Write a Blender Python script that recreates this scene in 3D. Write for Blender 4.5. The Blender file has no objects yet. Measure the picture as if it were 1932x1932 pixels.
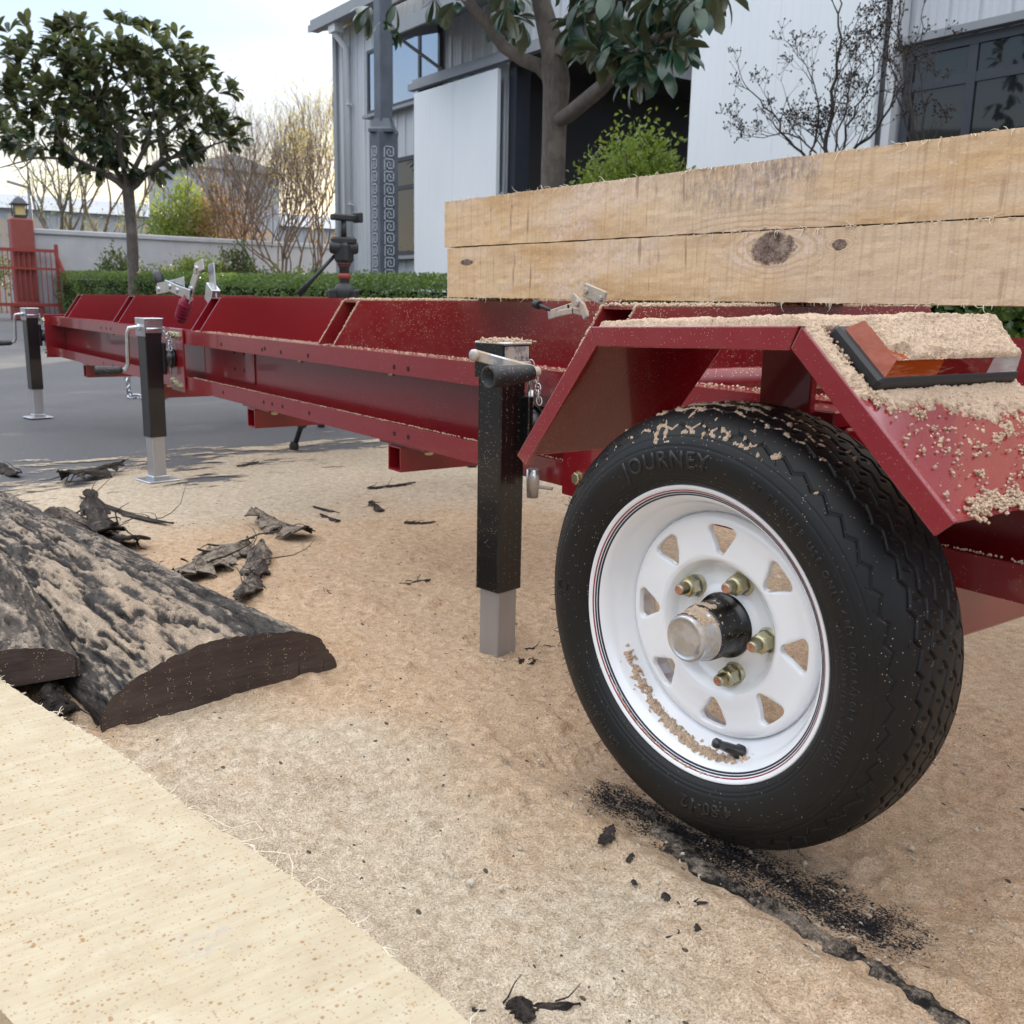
import bpy, math, random
import numpy as np
from mathutils import Vector, Matrix, noise as mnoise

R = math.radians
sc = bpy.context.scene
col = sc.collection
rng = np.random.default_rng(7)
random.seed(7)
CH = .62                                   # height of the camera above the asphalt

# ------------------------------------------------------------------ camera
FPX, PITCH, ROLL, YAW = 1850.0, R(12.07), R(1.152), R(54.107)     # focal length in pixels of a 1932 px wide frame
fwd = Vector((-math.sin(YAW), math.cos(YAW), 0)); rgt = Vector((math.cos(YAW), math.sin(YAW), 0)); upv = Vector((0, 0, 1))
f2 = fwd*math.cos(PITCH) - upv*math.sin(PITCH); u2 = upv*math.cos(PITCH) + fwd*math.sin(PITCH)
r3 = rgt*math.cos(ROLL) + u2*math.sin(ROLL); u3 = u2*math.cos(ROLL) - rgt*math.sin(ROLL)
cd = bpy.data.cameras.new('camera'); cam = bpy.data.objects.new('camera', cd); col.objects.link(cam)
cd.sensor_width = 36; cd.lens = 36*FPX/1932; cd.clip_start = .02; cd.clip_end = 2000
m = Matrix((r3, u3, -f2)).transposed().to_4x4(); m.translation = (0, 0, CH); cam.matrix_world = m
cd.dof.use_dof = True; cd.dof.focus_distance = 1.35; cd.dof.aperture_fstop = 15
sc.camera = cam

# ------------------------------------------------------------------ light
SUN_AZ = Vector((-1.25, 1.0, 0)).normalized(); SUN_EL = R(12)
sd = bpy.data.lights.new('sun', 'SUN'); so = bpy.data.objects.new('sun', sd); col.objects.link(so)
sd.energy = 4.6; sd.angle = R(.6); sd.color = (1, .86, .66)
sdir = Vector((SUN_AZ.x*math.cos(SUN_EL), SUN_AZ.y*math.cos(SUN_EL), math.sin(SUN_EL)))
so.rotation_euler = sdir.to_track_quat('Z', 'Y').to_euler()
w = bpy.data.worlds.new('World'); sc.world = w; w.use_nodes = True
nt = w.node_tree; nt.nodes.clear()
def wn(t, **k):
    n = nt.nodes.new(t)
    for a, b in k.items(): setattr(n, a, b)
    return n
sky = wn('ShaderNodeTexSky', sky_type='NISHITA'); sky.sun_disc = False
sky.sun_elevation = SUN_EL; sky.sun_rotation = math.atan2(SUN_AZ.x, SUN_AZ.y)
sky.air_density = 1.0; sky.dust_density = 2.5; sky.ozone_density = 1.2
tc = wn('ShaderNodeTexCoord'); mp = wn('ShaderNodeMapping'); mp.inputs['Scale'].default_value = (1.6, 1.6, 6)
nz = wn('ShaderNodeTexNoise'); nz.inputs['Scale'].default_value = 1.4; nz.inputs['Detail'].default_value = 5; nz.inputs['Roughness'].default_value = .55
rp = wn('ShaderNodeValToRGB'); rp.color_ramp.elements[0].position = .40; rp.color_ramp.elements[1].position = .72
rp.color_ramp.elements[0].color = (.85, .85, .85, 1); rp.color_ramp.elements[1].color = (.96, .96, .96, 1)
# thin cloud veil over a hazy sky: like any overcast, brighter overhead than at the horizon
sx = wn('ShaderNodeSeparateXYZ'); gr = wn('ShaderNodeValToRGB'); e = gr.color_ramp.elements
e[0].position = 0; e[0].color = (.66, .55, .38, 1); e[1].position = 1; e[1].color = (1.12, 1.12, 1.14, 1)
for p_, c_ in ((.07, (.53, .48, .38)), (.15, (.385, .425, .455)), (.23, (.27, .36, .475)), (.31, (.26, .35, .49)), (.46, (.68, .76, .88)), (.66, (1.0, 1.03, 1.08))): q = e.new(p_); q.color = (*c_, 1)
vm = wn('ShaderNodeVectorMath', operation='SCALE'); vm.inputs['Scale'].default_value = 15.0
mx = wn('ShaderNodeMix', data_type='RGBA')
bg = wn('ShaderNodeBackground'); bg.inputs['Strength'].default_value = .1; out = wn('ShaderNodeOutputWorld')
L = nt.links.new
L(tc.outputs['Generated'], mp.inputs[0]); L(mp.outputs[0], nz.inputs[0]); L(nz.outputs['Fac'], rp.inputs[0])
L(tc.outputs['Generated'], sx.inputs[0]); L(sx.outputs[2], gr.inputs[0]); L(gr.outputs[0], vm.inputs[0]); L(vm.outputs[0], mx.inputs[7]); L(rp.outputs[0], mx.inputs[0]); L(sky.outputs[0], mx.inputs[6]); L(mx.outputs[2], bg.inputs[0]); L(bg.outputs[0], out.inputs[0])
sc.view_settings.view_transform = 'Standard'; sc.view_settings.look = 'None'; sc.view_settings.gamma = 1
sc.view_settings.exposure = .80

# ------------------------------------------------------------------ helpers
def ray(px, py):
    d = r3*(px-966) - u3*(py-966) + f2*FPX
    return Vector(d)
O = Vector((0, 0, CH))
def atY(px, py, Y): d = ray(px, py); return O + d*(Y/d.y)
def atX(px, py, X): d = ray(px, py); return O + d*(X/d.x)
def atZ(px, py, Z): d = ray(px, py); return O + d*((Z-CH)/d.z)

class MB:
    def __init__(s): s.v = []; s.f = []; s.m = []; s.sm = []; s.n = 0
    def add(s, v, f, mat=0, smooth=False):
        o = s.n; v = [tuple(p) for p in v]; s.v += v; s.n += len(v)
        for q in f: s.f.append([i+o for i in q]); s.m.append(mat); s.sm.append(smooth)
        return s
    def box(s, c, d, rz=0, mat=0, M=None, bev=0.0):
        x, y, z = [k/2 for k in d]
        if bev > 0:
            b = min(bev, x*.9, y*.9, z*.9); vs = []; 
            import itertools
            idx = {}
            for sx in (-1, 1):
                for sy in (-1, 1):
                    for sz in (-1, 1):
                        for ax in range(3):
                            p = [sx*x, sy*y, sz*z]
                            for k in range(3):
                                if k != ax: p[k] -= math.copysign(b, p[k])
                            idx[(sx, sy, sz, ax)] = len(vs); vs.append(p)
            fs = []
            for ax in range(3):
                a, b_ = [k for k in range(3) if k != ax]
                for sgn in (-1, 1):
                    loop = []
                    for (p, q) in ((-1, -1), (1, -1), (1, 1), (-1, 1)):
                        k = [0, 0, 0]; k[ax] = sgn; k[a] = p; k[b_] = q; loop.append(idx[(*k, ax)])
                    if (sgn == 1) == (ax == 1): loop.reverse()
                    fs.append(loop)
            for ax in range(3):
                a, b_ = [k for k in range(3) if k != ax]
                for p in (-1, 1):
                    for q in (-1, 1):
                        k0 = [0]*3; k1 = [0]*3; k0[ax] = -1; k1[ax] = 1; k0[a] = k1[a] = p; k0[b_] = k1[b_] = q
                        loop = [idx[(*k0, a)], idx[(*k1, a)], idx[(*k1, b_)], idx[(*k0, b_)]]
                        fs.append(loop)
            for sx in (-1, 1):
                for sy in (-1, 1):
                    for sz in (-1, 1): fs.append([idx[(sx, sy, sz, k)] for k in range(3)])
        else:
            vs = [(-x,-y,-z),(x,-y,-z),(x,y,-z),(-x,y,-z),(-x,-y,z),(x,-y,z),(x,y,z),(-x,y,z)]
            fs = [(0,3,2,1),(4,5,6,7),(0,1,5,4),(1,2,6,5),(2,3,7,6),(3,0,4,7)]
        T = (M or Matrix.Rotation(rz, 4, 'Z'))
        vs = [T @ Vector(p) + Vector(c) for p in vs]
        return s.add(vs, fs, mat)
    def bar(s, a, b, wd, th, up=(0, 0, 1), mat=0, bev=0):
        a, b = Vector(a), Vector(b); d = b-a; L_ = d.length; d.normalize(); u = Vector(up); sd_ = d.cross(u)
        if sd_.length < 1e-5: sd_ = d.cross(Vector((1, 0, 0)))
        sd_.normalize(); u = sd_.cross(d)
        M = Matrix((d, sd_, u)).transposed().to_4x4()
        return s.box((a+b)/2, (L_, wd, th), M=M, mat=mat, bev=bev)
    def tube(s, pts, r, n=10, mat=0, cap=True, smooth=True):
        pts = [Vector(p) for p in pts]
        rs = r if hasattr(r, '__len__') else [r]*len(pts)
        t0 = (pts[1]-pts[0]).normalized(); a = t0.orthogonal().normalized(); vs = []
        for i, p in enumerate(pts):
            if i == 0: t = t0
            elif i == len(pts)-1: t = (pts[i]-pts[i-1]).normalized()
            else: t = ((pts[i+1]-pts[i]).normalized() + (pts[i]-pts[i-1]).normalized()).normalized()
            a = (a - t*a.dot(t)).normalized(); b = t.cross(a)
            for k in range(n):
                q = 2*math.pi*k/n; vs.append(p + (a*math.cos(q)+b*math.sin(q))*rs[i])
        fs = [(i*n+k, i*n+(k+1) % n, (i+1)*n+(k+1) % n, (i+1)*n+k) for i in range(len(pts)-1) for k in range(n)]
        s.add(vs, fs, mat, smooth)
        if cap:
            o = s.n - len(vs)
            s.f.append([o+k for k in range(n)][::-1]); s.m.append(mat); s.sm.append(False)
            s.f.append([o+(len(pts)-1)*n+k for k in range(n)]); s.m.append(mat); s.sm.append(False)
        return s
    def lathe(s, prof, n=48, org=(0, 0, 0), axis=(0, 0, 1), mat=0, smooth=True, closed=False):
        # prof: (distance along axis, radius)
        ax = Vector(axis).normalized(); a = ax.orthogonal().normalized(); b = ax.cross(a); o_ = Vector(org); vs = []
        for (d, r) in prof:
            for k in range(n):
                q = 2*math.pi*k/n; vs.append(o_ + ax*d + (a*math.cos(q)+b*math.sin(q))*r)
        m_ = len(prof); fs = []
        for i in range(m_ if closed else m_-1):
            j = (i+1) % m_
            for k in range(n): fs.append((i*n+k, i*n+(k+1) % n, j*n+(k+1) % n, j*n+k))
        return s.add(vs, fs, mat, smooth)
    def prism(s, poly, a, b, mat=0):
        # poly: list of points; extruded by vector
        n = len(poly); off = Vector(b)-Vector(a)
        vs = [Vector(p) for p in poly] + [Vector(p)+off for p in poly]
        fs = [tuple(range(n))[::-1], tuple(range(n, 2*n))] + [(k, (k+1) % n, n+(k+1) % n, n+k) for k in range(n)]
        return s.add(vs, fs, mat)
    def np(s, V, F, mat=0, smooth=False):
        return s.add(V.tolist(), F.tolist(), mat, smooth)
    def build(s, name, mats, parent=None, label=None, fix=True):
        me = bpy.data.meshes.new(name); me.from_pydata(s.v, [], s.f)
        if not isinstance(mats, (list, tuple)): mats = [mats]
        for q in mats: me.materials.append(q)
        me.polygons.foreach_set('material_index', s.m); me.polygons.foreach_set('use_smooth', s.sm)
        me.update()
        if fix and len(s.f) < 60000:
            import bmesh
            bm = bmesh.new(); bm.from_mesh(me); bmesh.ops.recalc_face_normals(bm, faces=bm.faces); bm.to_mesh(me); bm.free()
        o = bpy.data.objects.new(name, me); col.objects.link(o)
        if parent: o.parent = parent
        if label: o['label'] = label
        return o

def npmesh(name, V, F, mat, parent=None, smooth=True, attrs=None):
    me = bpy.data.meshes.new(name)
    nv, nf = len(V), len(F); k = F.shape[1]
    me.vertices.add(nv); me.vertices.foreach_set('co', V.astype(np.float32).ravel())
    me.loops.add(nf*k); me.loops.foreach_set('vertex_index', F.astype(np.int32).ravel())
    me.polygons.add(nf); me.polygons.foreach_set('loop_start', (np.arange(nf)*k).astype(np.int32))
    me.polygons.foreach_set('use_smooth', np.full(nf, smooth))
    me.update(calc_edges=True); me.validate()
    me.materials.append(mat)
    if attrs:
        for a, vals in attrs.items():
            at = me.attributes.new(a, 'FLOAT', 'POINT'); at.data.foreach_set('value', vals.astype(np.float32).ravel())
    o = bpy.data.objects.new(name, me); col.objects.link(o)
    if parent: o.parent = parent
    return o
def tag(o, label, cat=None, group=None, kind=None):
    o['label'] = label
    if cat: o['category'] = cat
    if group: o['group'] = group
    if kind: o['kind'] = kind
    return o
def empty(name, loc, label, cat, group=None, rz=0):
    o = bpy.data.objects.new(name, None); col.objects.link(o); o.location = loc; o.rotation_euler = (0, 0, rz)
    bpy.context.view_layer.update()
    return tag(o, label, cat, group)
def struct(o): o['kind'] = 'structure'; return o
def adopt(o, root):
    # the child's mesh is modelled in world coordinates: keep it there under its root
    o.parent = root; o.matrix_parent_inverse = Matrix.Translation(-root.location) if root.rotation_euler.z == 0 else root.matrix_world.inverted()
    return o

# value noise in numpy
def _h(ix, iy, s): 
    n = (ix*374761393 + iy*668265263 + s*1442695041) & 0xffffffff
    n = ((n ^ (n >> 13))*1274126177) & 0xffffffff
    return ((n ^ (n >> 16)) & 0xffff)/65535.0
def vn(x, y, s=0):
    x = np.asarray(x, float); y = np.asarray(y, float)
    ix = np.floor(x).astype(np.int64); iy = np.floor(y).astype(np.int64); fx = x-ix; fy = y-iy
    fx = fx*fx*(3-2*fx); fy = fy*fy*(3-2*fy)
    return (_h(ix, iy, s)*(1-fx)+_h(ix+1, iy, s)*fx)*(1-fy) + (_h(ix, iy+1, s)*(1-fx)+_h(ix+1, iy+1, s)*fx)*fy
def fbm(x, y, o=4, s=0, g=.5):
    t = 0; a = 1; n = 0
    for k in range(o): t = t + a*vn(x*2**k, y*2**k, s+k); n += a; a *= g
    return t/n

# ------------------------------------------------------------------ materials
class NT:
    def __init__(s, name):
        s.mat = bpy.data.materials.new(name); s.mat.use_nodes = True; s.t = s.mat.node_tree
        s.b = s.t.nodes['Principled BSDF']; s.co = None
    def n(s, t, **k):
        q = s.t.nodes.new(t)
        for a, b in k.items():
            if a.startswith('i_'): q.inputs[a[2:]].default_value = b
            else: setattr(q, a, b)
        return q
    def l(s, a, b): s.t.links.new(a, b)
    def coord(s, scale=(1, 1, 1), rot=(0, 0, 0), obj=True):
        if s.co is None: s.co = s.n('ShaderNodeTexCoord')
        m_ = s.n('ShaderNodeMapping'); m_.inputs['Scale'].default_value = scale; m_.inputs['Rotation'].default_value = rot
        s.l(s.co.outputs['Object'], m_.inputs[0]); return m_.outputs[0]
    def noise(s, sc_, det=4, rough=.5, scale=(1, 1, 1), rot=(0, 0, 0), dist=0):
        q = s.n('ShaderNodeTexNoise'); q.inputs['Scale'].default_value = sc_; q.inputs['Detail'].default_value = det
        q.inputs['Roughness'].default_value = rough; q.inputs['Distortion'].default_value = dist
        s.l(s.coord(scale, rot), q.inputs[0]); return q.outputs['Fac']
    def aniso(s, sc_, along, across, ang, det=4, rough=.6, dist=0):
        if s.co is None: s.co = s.n('ShaderNodeTexCoord')
        a = s.n('ShaderNodeMapping'); a.inputs['Rotation'].default_value = (0, 0, -ang); s.l(s.co.outputs['Object'], a.inputs[0])
        b = s.n('ShaderNodeMapping'); b.inputs['Scale'].default_value = (along, across, 1); s.l(a.outputs[0], b.inputs[0])
        q = s.n('ShaderNodeTexNoise'); q.inputs['Scale'].default_value = sc_; q.inputs['Detail'].default_value = det; q.inputs['Roughness'].default_value = rough; q.inputs['Distortion'].default_value = dist
        s.l(b.outputs[0], q.inputs[0]); return q.outputs['Fac']
    def vor(s, sc_, scale=(1, 1, 1), feat='F1', rnd=1):
        q = s.n('ShaderNodeTexVoronoi', feature=feat); q.inputs['Scale'].default_value = sc_; q.inputs['Randomness'].default_value = rnd
        s.l(s.coord(scale), q.inputs[0]); return q
    def ramp(s, x, a, b, ca=(0, 0, 0, 1), cb=(1, 1, 1, 1), mode='LINEAR'):
        q = s.n('ShaderNodeValToRGB'); e = q.color_ramp.elements; q.color_ramp.interpolation = mode
        e[0].position = a; e[1].position = b; e[0].color = ca; e[1].color = cb; s.l(x, q.inputs[0]); return q.outputs[0]
    def mix(s, f, a, b, mode='MIX'):
        q = s.n('ShaderNodeMix', data_type='RGBA', blend_type=mode)
        for v, i in ((f, 0), (a, 6), (b, 7)):
            if hasattr(v, 'links'): s.l(v, q.inputs[i])
            elif isinstance(v, (int, float)): q.inputs[i].default_value = v
            else: q.inputs[i].default_value = (*v, 1)
        return q.outputs[2]
    def math(s, op, a, b=0, c=None):
        q = s.n('ShaderNodeMath', operation=op)
        for v, i in ((a, 0), (b, 1), (c, 2)):
            if v is None: continue
            if hasattr(v, 'links'): s.l(v, q.inputs[i])
            else: q.inputs[i].default_value = v
        return q.outputs[0]
    def attr(s, name): q = s.n('ShaderNodeAttribute', attribute_name=name); return q.outputs['Fac']
    def sep(s):
        q = s.n('ShaderNodeSeparateXYZ'); s.l(s.coord(), q.inputs[0]); return q.outputs
    def bump(s, h, strength=.5, dist=.01):
        q = s.n('ShaderNodeBump'); q.inputs['Strength'].default_value = strength; q.inputs['Distance'].default_value = dist
        if s.b.inputs['Normal'].links: s.l(s.b.inputs['Normal'].links[0].from_socket, q.inputs['Normal'])
        s.l(h, q.inputs['Height']); s.l(q.outputs[0], s.b.inputs['Normal']); return s
    def set(s, color=None, rough=None, metal=None, **k):
        for key, v in (('Base Color', color), ('Roughness', rough), ('Metallic', metal)):
            if v is None: continue
            if hasattr(v, 'links'): s.l(v, s.b.inputs[key])
            elif key == 'Base Color': s.b.inputs[key].default_value = (*v, 1)
            else: s.b.inputs[key].default_value = v
        for a, v in k.items(): s.b.inputs[a].default_value = v
        return s

DUST = (.60, .45, .31)
def speck(t, base, amount=.5, size=420, cover=.60, streak=None):
    # grains of sawdust clinging to a painted or rubber surface
    v = t.vor(size, scale=streak or (1, 1, 1))
    big = t.math('ADD', .45, t.math('MULTIPLY', t.ramp(t.noise(7, 6, .75), cover-.2, cover+.2), .75))
    g = t.math('LESS_THAN', v.outputs['Distance'], t.math('MULTIPLY', big, amount))
    pick = t.n('ShaderNodeSeparateColor'); t.l(v.outputs['Color'], pick.inputs[0])
    g = t.math('MULTIPLY', g, t.math('GREATER_THAN', pick.outputs[0], .80))
    return g, t.mix(g, base, DUST)
def paint(name, c, rough=.28, dusty=0, amount=.34, film=0, coat=.5, peel=.25, size=420):
    t = NT(name)
    var = t.mix(t.ramp(t.noise(3, 3), .35, .7), c, tuple(k*.86 for k in c))
    base = var
    if film: 
        fm = t.math('MULTIPLY', t.ramp(t.noise(22, 6, .7), .42, .8), film)
        base = t.mix(fm, base, (.42, .30, .22))
    ro = rough
    if dusty:
        g, base = speck(t, base, amount, size, 1-dusty)
        ro = t.mix(g, (rough,)*3, (.9,)*3)
    t.set(color=base, rough=ro, **{'Coat Weight': coat, 'Coat Roughness': .06})
    t.bump(t.noise(160, 2), peel*.12, .002)
    return t.mat
RED = (.215, .004, .010)
M = {}
M['red'] = paint('red_paint', RED, .30, .22, .18, 0, .8, size=360)
M['red_dusty'] = paint('red_paint_dusty', RED, .36, .55, .34, .10, size=300)
M['red_line'] = paint('red_paint_light_dust', RED, .30, .40, .24, .02, size=330)
M['black_paint'] = paint('black_enamel', (.004, .004, .0045), .30, .50, .24, 0, .3)
M['black_clean'] = paint('black_enamel_clean', (.007, .007, .008), .34, 0)
t = NT('zinc_plate'); t.set(color=t.mix(t.ramp(t.noise(30, 4), .3, .7), (.62, .63, .66), (.48, .50, .53)), rough=.28, metal=.95); t.bump(t.noise(90, 3), .08, .002); M['zinc'] = t.mat
t = NT('zinc_dusty'); g, c_ = speck(t, t.mix(t.ramp(t.noise(30, 4), .3, .7), (.60, .60, .62), (.42, .43, .45)), .5, 500, .45)
dz = t.ramp(t.noise(26, 5, .65), .44, .56); c2 = t.mix(dz, c_, (.42, .34, .26)); t.set(color=c2, rough=t.mix(dz, (.3,)*3, (.9,)*3), metal=t.math('SUBTRACT', .9, t.math('MULTIPLY', dz, .9))); M['zinc_dusty'] = t.mat
t = NT('zinc_caked'); dz = t.ramp(t.noise(60, 5, .7), .36, .50); t.set(color=t.mix(dz, t.mix(t.noise(30, 3), (.42, .42, .43), (.32, .32, .33)), t.mix(t.noise(400, 2), (.40, .32, .24), (.56, .46, .35))), rough=t.mix(dz, (.4,)*3, (.95,)*3), metal=t.math('SUBTRACT', .9, t.math('MULTIPLY', dz, .9))); t.bump(t.noise(300, 3, .7), .8, .003); M['zinc_caked'] = t.mat
t = NT('galvanised_tube'); t.set(color=t.mix(t.ramp(t.noise(9, 5, scale=(1, 1, .2)), .3, .7), (.50, .49, .50), (.36, .35, .36)), rough=.42, metal=.7); t.bump(t.noise(60, 3, scale=(1, 1, .05)), .12, .002); M['galv'] = t.mat
t = NT('yellow_zinc'); t.set(color=t.mix(t.ramp(t.noise(120, 3), .35, .7), (.55, .46, .24), (.42, .44, .36)), rough=.32, metal=.9); M['bolt'] = t.mat
t = NT('copper_end'); t.set(color=t.mix(t.ramp(t.noise(200, 3), .35, .7), (.55, .27, .18), (.32, .17, .11)), rough=.5, metal=.6); M['copper'] = t.mat
t = NT('black_rubber_grip'); g, c_ = speck(t, t.mix(t.ramp(t.noise(20, 3), .4, .7), (.012, .012, .014), (.022, .022, .024)), .30, 380, .5); t.set(color=c_, rough=.55); M['grip'] = t.mat
t = NT('red_grip'); t.set(color=(.20, .006, .03), rough=.4); t.bump(t.noise(60, 2, scale=(1, 1, 1)), .3, .004); M['red_grip'] = t.mat
t = NT('tyre_rubber')
zz = t.sep()[2]
topm = t.ramp(t.noise(24, 4, .65), .50, .62)
g, c_ = speck(t, t.mix(t.ramp(t.noise(6, 4), .35, .75), (.0055, .0055, .006), (.010, .0098, .0096)), .20, 380, .60)
t.set(color=c_, rough=t.mix(g, (.50,)*3, (.9,)*3), **{'Specular IOR Level': .32}); t.bump(t.noise(110, 3), .06, .003); M['tyre'] = t.mat
t = NT('moulded_letter_rubber'); t.set(color=t.mix(t.noise(50, 2), (.008, .008, .009), (.012, .012, .012)), rough=.42); M['letter'] = t.mat
t = NT('groove_rubber'); t.set(color=t.mix(t.noise(50, 2), (.004, .004, .004), (.007, .007, .007)), rough=.85); M['groove'] = t.mat
t = NT('white_enamel'); t.set(color=t.mix(t.ramp(t.noise(5, 3), .4, .7), (.82, .83, .85), (.76, .77, .80)), rough=.18, **{'Coat Weight': .6, 'Coat Roughness': .06}); t.bump(t.noise(20, 2), .03, .004); M['white'] = t.mat
t = NT('pinstripe_dark'); t.set(color=t.mix(t.noise(30, 2), (.012, .012, .03), (.02, .02, .04)), rough=.3); M['stripe_dark'] = t.mat
t = NT('pinstripe_red'); t.set(color=t.mix(t.noise(30, 2), (.35, .02, .03), (.28, .02, .02)), rough=.3); M['stripe_red'] = t.mat
t = NT('painted_hole_shade'); t.set(color=t.mix(t.noise(40, 2), (.010, .002, .002), (.02, .004, .004)), rough=.8); M['hole'] = t.mat  # near-black colour standing for the shade inside drilled holes
# sawdust heaps
def dustmat(name, a, b, sc_=420, bs=.9):
    t = NT(name)
    n1 = t.noise(sc_, 3, .7); n2 = t.noise(14, 4, .6); v = t.vor(sc_*1.3)
    c_ = t.mix(t.ramp(n2, .35, .68), a, b); c_ = t.mix(t.ramp(n1, .3, .75), tuple(k*.72 for k in a), c_)
    t.set(color=c_, rough=.95, **{'Specular IOR Level': .1}); t.bump(n1, bs, .003); t.bump(v.outputs['Distance'], .5, .002); return t.mat
M['dust'] = dustmat('sawdust', (.74, .56, .41), (.68, .48, .33))
M['dust_pale'] = dustmat('pale_sawdust', (.74, .65, .53), (.66, .53, .38))

# asphalt
t = NT('asphalt'); n1 = t.noise(1.1, 5, .6); n2 = t.noise(160, 3, .7)
c_ = t.mix(t.ramp(n1, .3, .7), (.115, .112, .115), (.155, .152, .155)); c_ = t.mix(t.ramp(n2, .35, .75), (.06, .06, .068), c_)
cr = t.vor(.55, feat='DISTANCE_TO_EDGE'); 
st = t.ramp(t.noise(2.2, 8, .75, scale=(1, .5, 1)), .58, .74); c_ = t.mix(t.math('MULTIPLY', st, .30), c_, (.34, .31, .27)); sk = t.vor(55); c_ = t.mix(t.math('MULTIPLY', t.math('LESS_THAN', sk.outputs['Distance'], .10), .5), c_, (.40, .37, .32)); dkp = t.ramp(t.noise(.7, 6, .65), .54, .62); c_ = t.mix(t.math('MULTIPLY', dkp, .35), c_, (.055, .055, .06))
t.set(color=c_, rough=.85); t.bump(n2, .5, .006); M['asphalt'] = t.mat
# sawdust on the ground
t = NT('ground_sawdust')
fine = t.noise(330, 3, .75); mid = t.noise(60, 5, .65); lowf = t.noise(3.1, 6, .6, dist=.4); vv = t.vor(480)
warm = t.attr('warm'); thick = t.attr('thick'); patch = t.attr('patch')
tan = t.mix(t.ramp(mid, .32, .66), (.56, .375, .225), (.84, .605, .41))
pale = t.mix(t.ramp(mid, .30, .64), (.55, .43, .30), (.86, .73, .56))
wf = t.math('ADD', warm, t.math('MULTIPLY', t.math('SUBTRACT', lowf, .5), 1.3))
c_ = t.mix(t.ramp(wf, .30, .72), pale, tan)
c_ = t.mix(t.ramp(fine, .32, .56), t.mix(.50, c_, (.17, .10, .055)), c_); gl = t.ramp(t.noise(520, 2, .6), .60, .70); c_ = t.mix(t.math('MULTIPLY', gl, .55), c_, (.90, .78, .60))
orange = t.ramp(t.noise(9, 5, .7), .56, .72); c_ = t.mix(t.math('MULTIPLY', orange, .35), c_, (.56, .31, .155))
chip = t.math('LESS_THAN', t.vor(150).outputs['Distance'], .16); c_ = t.mix(t.math('MULTIPLY', chip, .7), c_, (.84, .77, .66))
# dark fragments of bark mixed in
dk = t.vor(42, scale=(1, 1.7, 1)); dsep = t.n('ShaderNodeSeparateColor'); t.l(dk.outputs['Color'], dsep.inputs[0])
dkm = t.math('MULTIPLY', t.math('LESS_THAN', dk.outputs['Distance'], t.math('MULTIPLY', dsep.outputs[1], .20)), t.math('GREATER_THAN', dsep.outputs[0], .80))
c_ = t.mix(t.math('MULTIPLY', dkm, .85), c_, (.035, .025, .02))
pm = t.ramp(t.math('ADD', patch, t.math('ADD', t.math('MULTIPLY', t.math('SUBTRACT', t.noise(38, 6, .75, scale=(.8, 1.3, 1)), .5), 1.2), t.math('MULTIPLY', t.math('SUBTRACT', t.noise(330, 4, .75), .5), 2.0))), .46, .70); wf0 = 0
asp = t.mix(t.ramp(t.noise(220, 3, .7), .4, .72), (.010, .010, .012), (.045, .045, .052)); c_ = t.mix(pm, c_, asp)
t.set(color=c_, rough=.95, **{'Specular IOR Level': .15})
t.bump(mid, .8, .014); t.bump(fine, 1.0, .005); t.bump(vv.outputs['Distance'], .6, .0025)
tr = t.n('ShaderNodeBsdfTransparent'); ms = t.n('ShaderNodeMixShader')
al = t.math('ADD', thick, t.math('MULTIPLY', t.math('SUBTRACT', t.noise(6.5, 9, .74, scale=(1.0, .38, 1)), .5), 2.6))
al = t.ramp(t.math('ADD', al, .10), .44, .58); t.l(al, ms.inputs[0]); t.l(tr.outputs[0], ms.inputs[1]); t.l(t.b.outputs[0], ms.inputs[2])
t.l(ms.outputs[0], t.t.nodes['Material Output'].inputs[0]); M['ground_dust'] = t.mat

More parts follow.
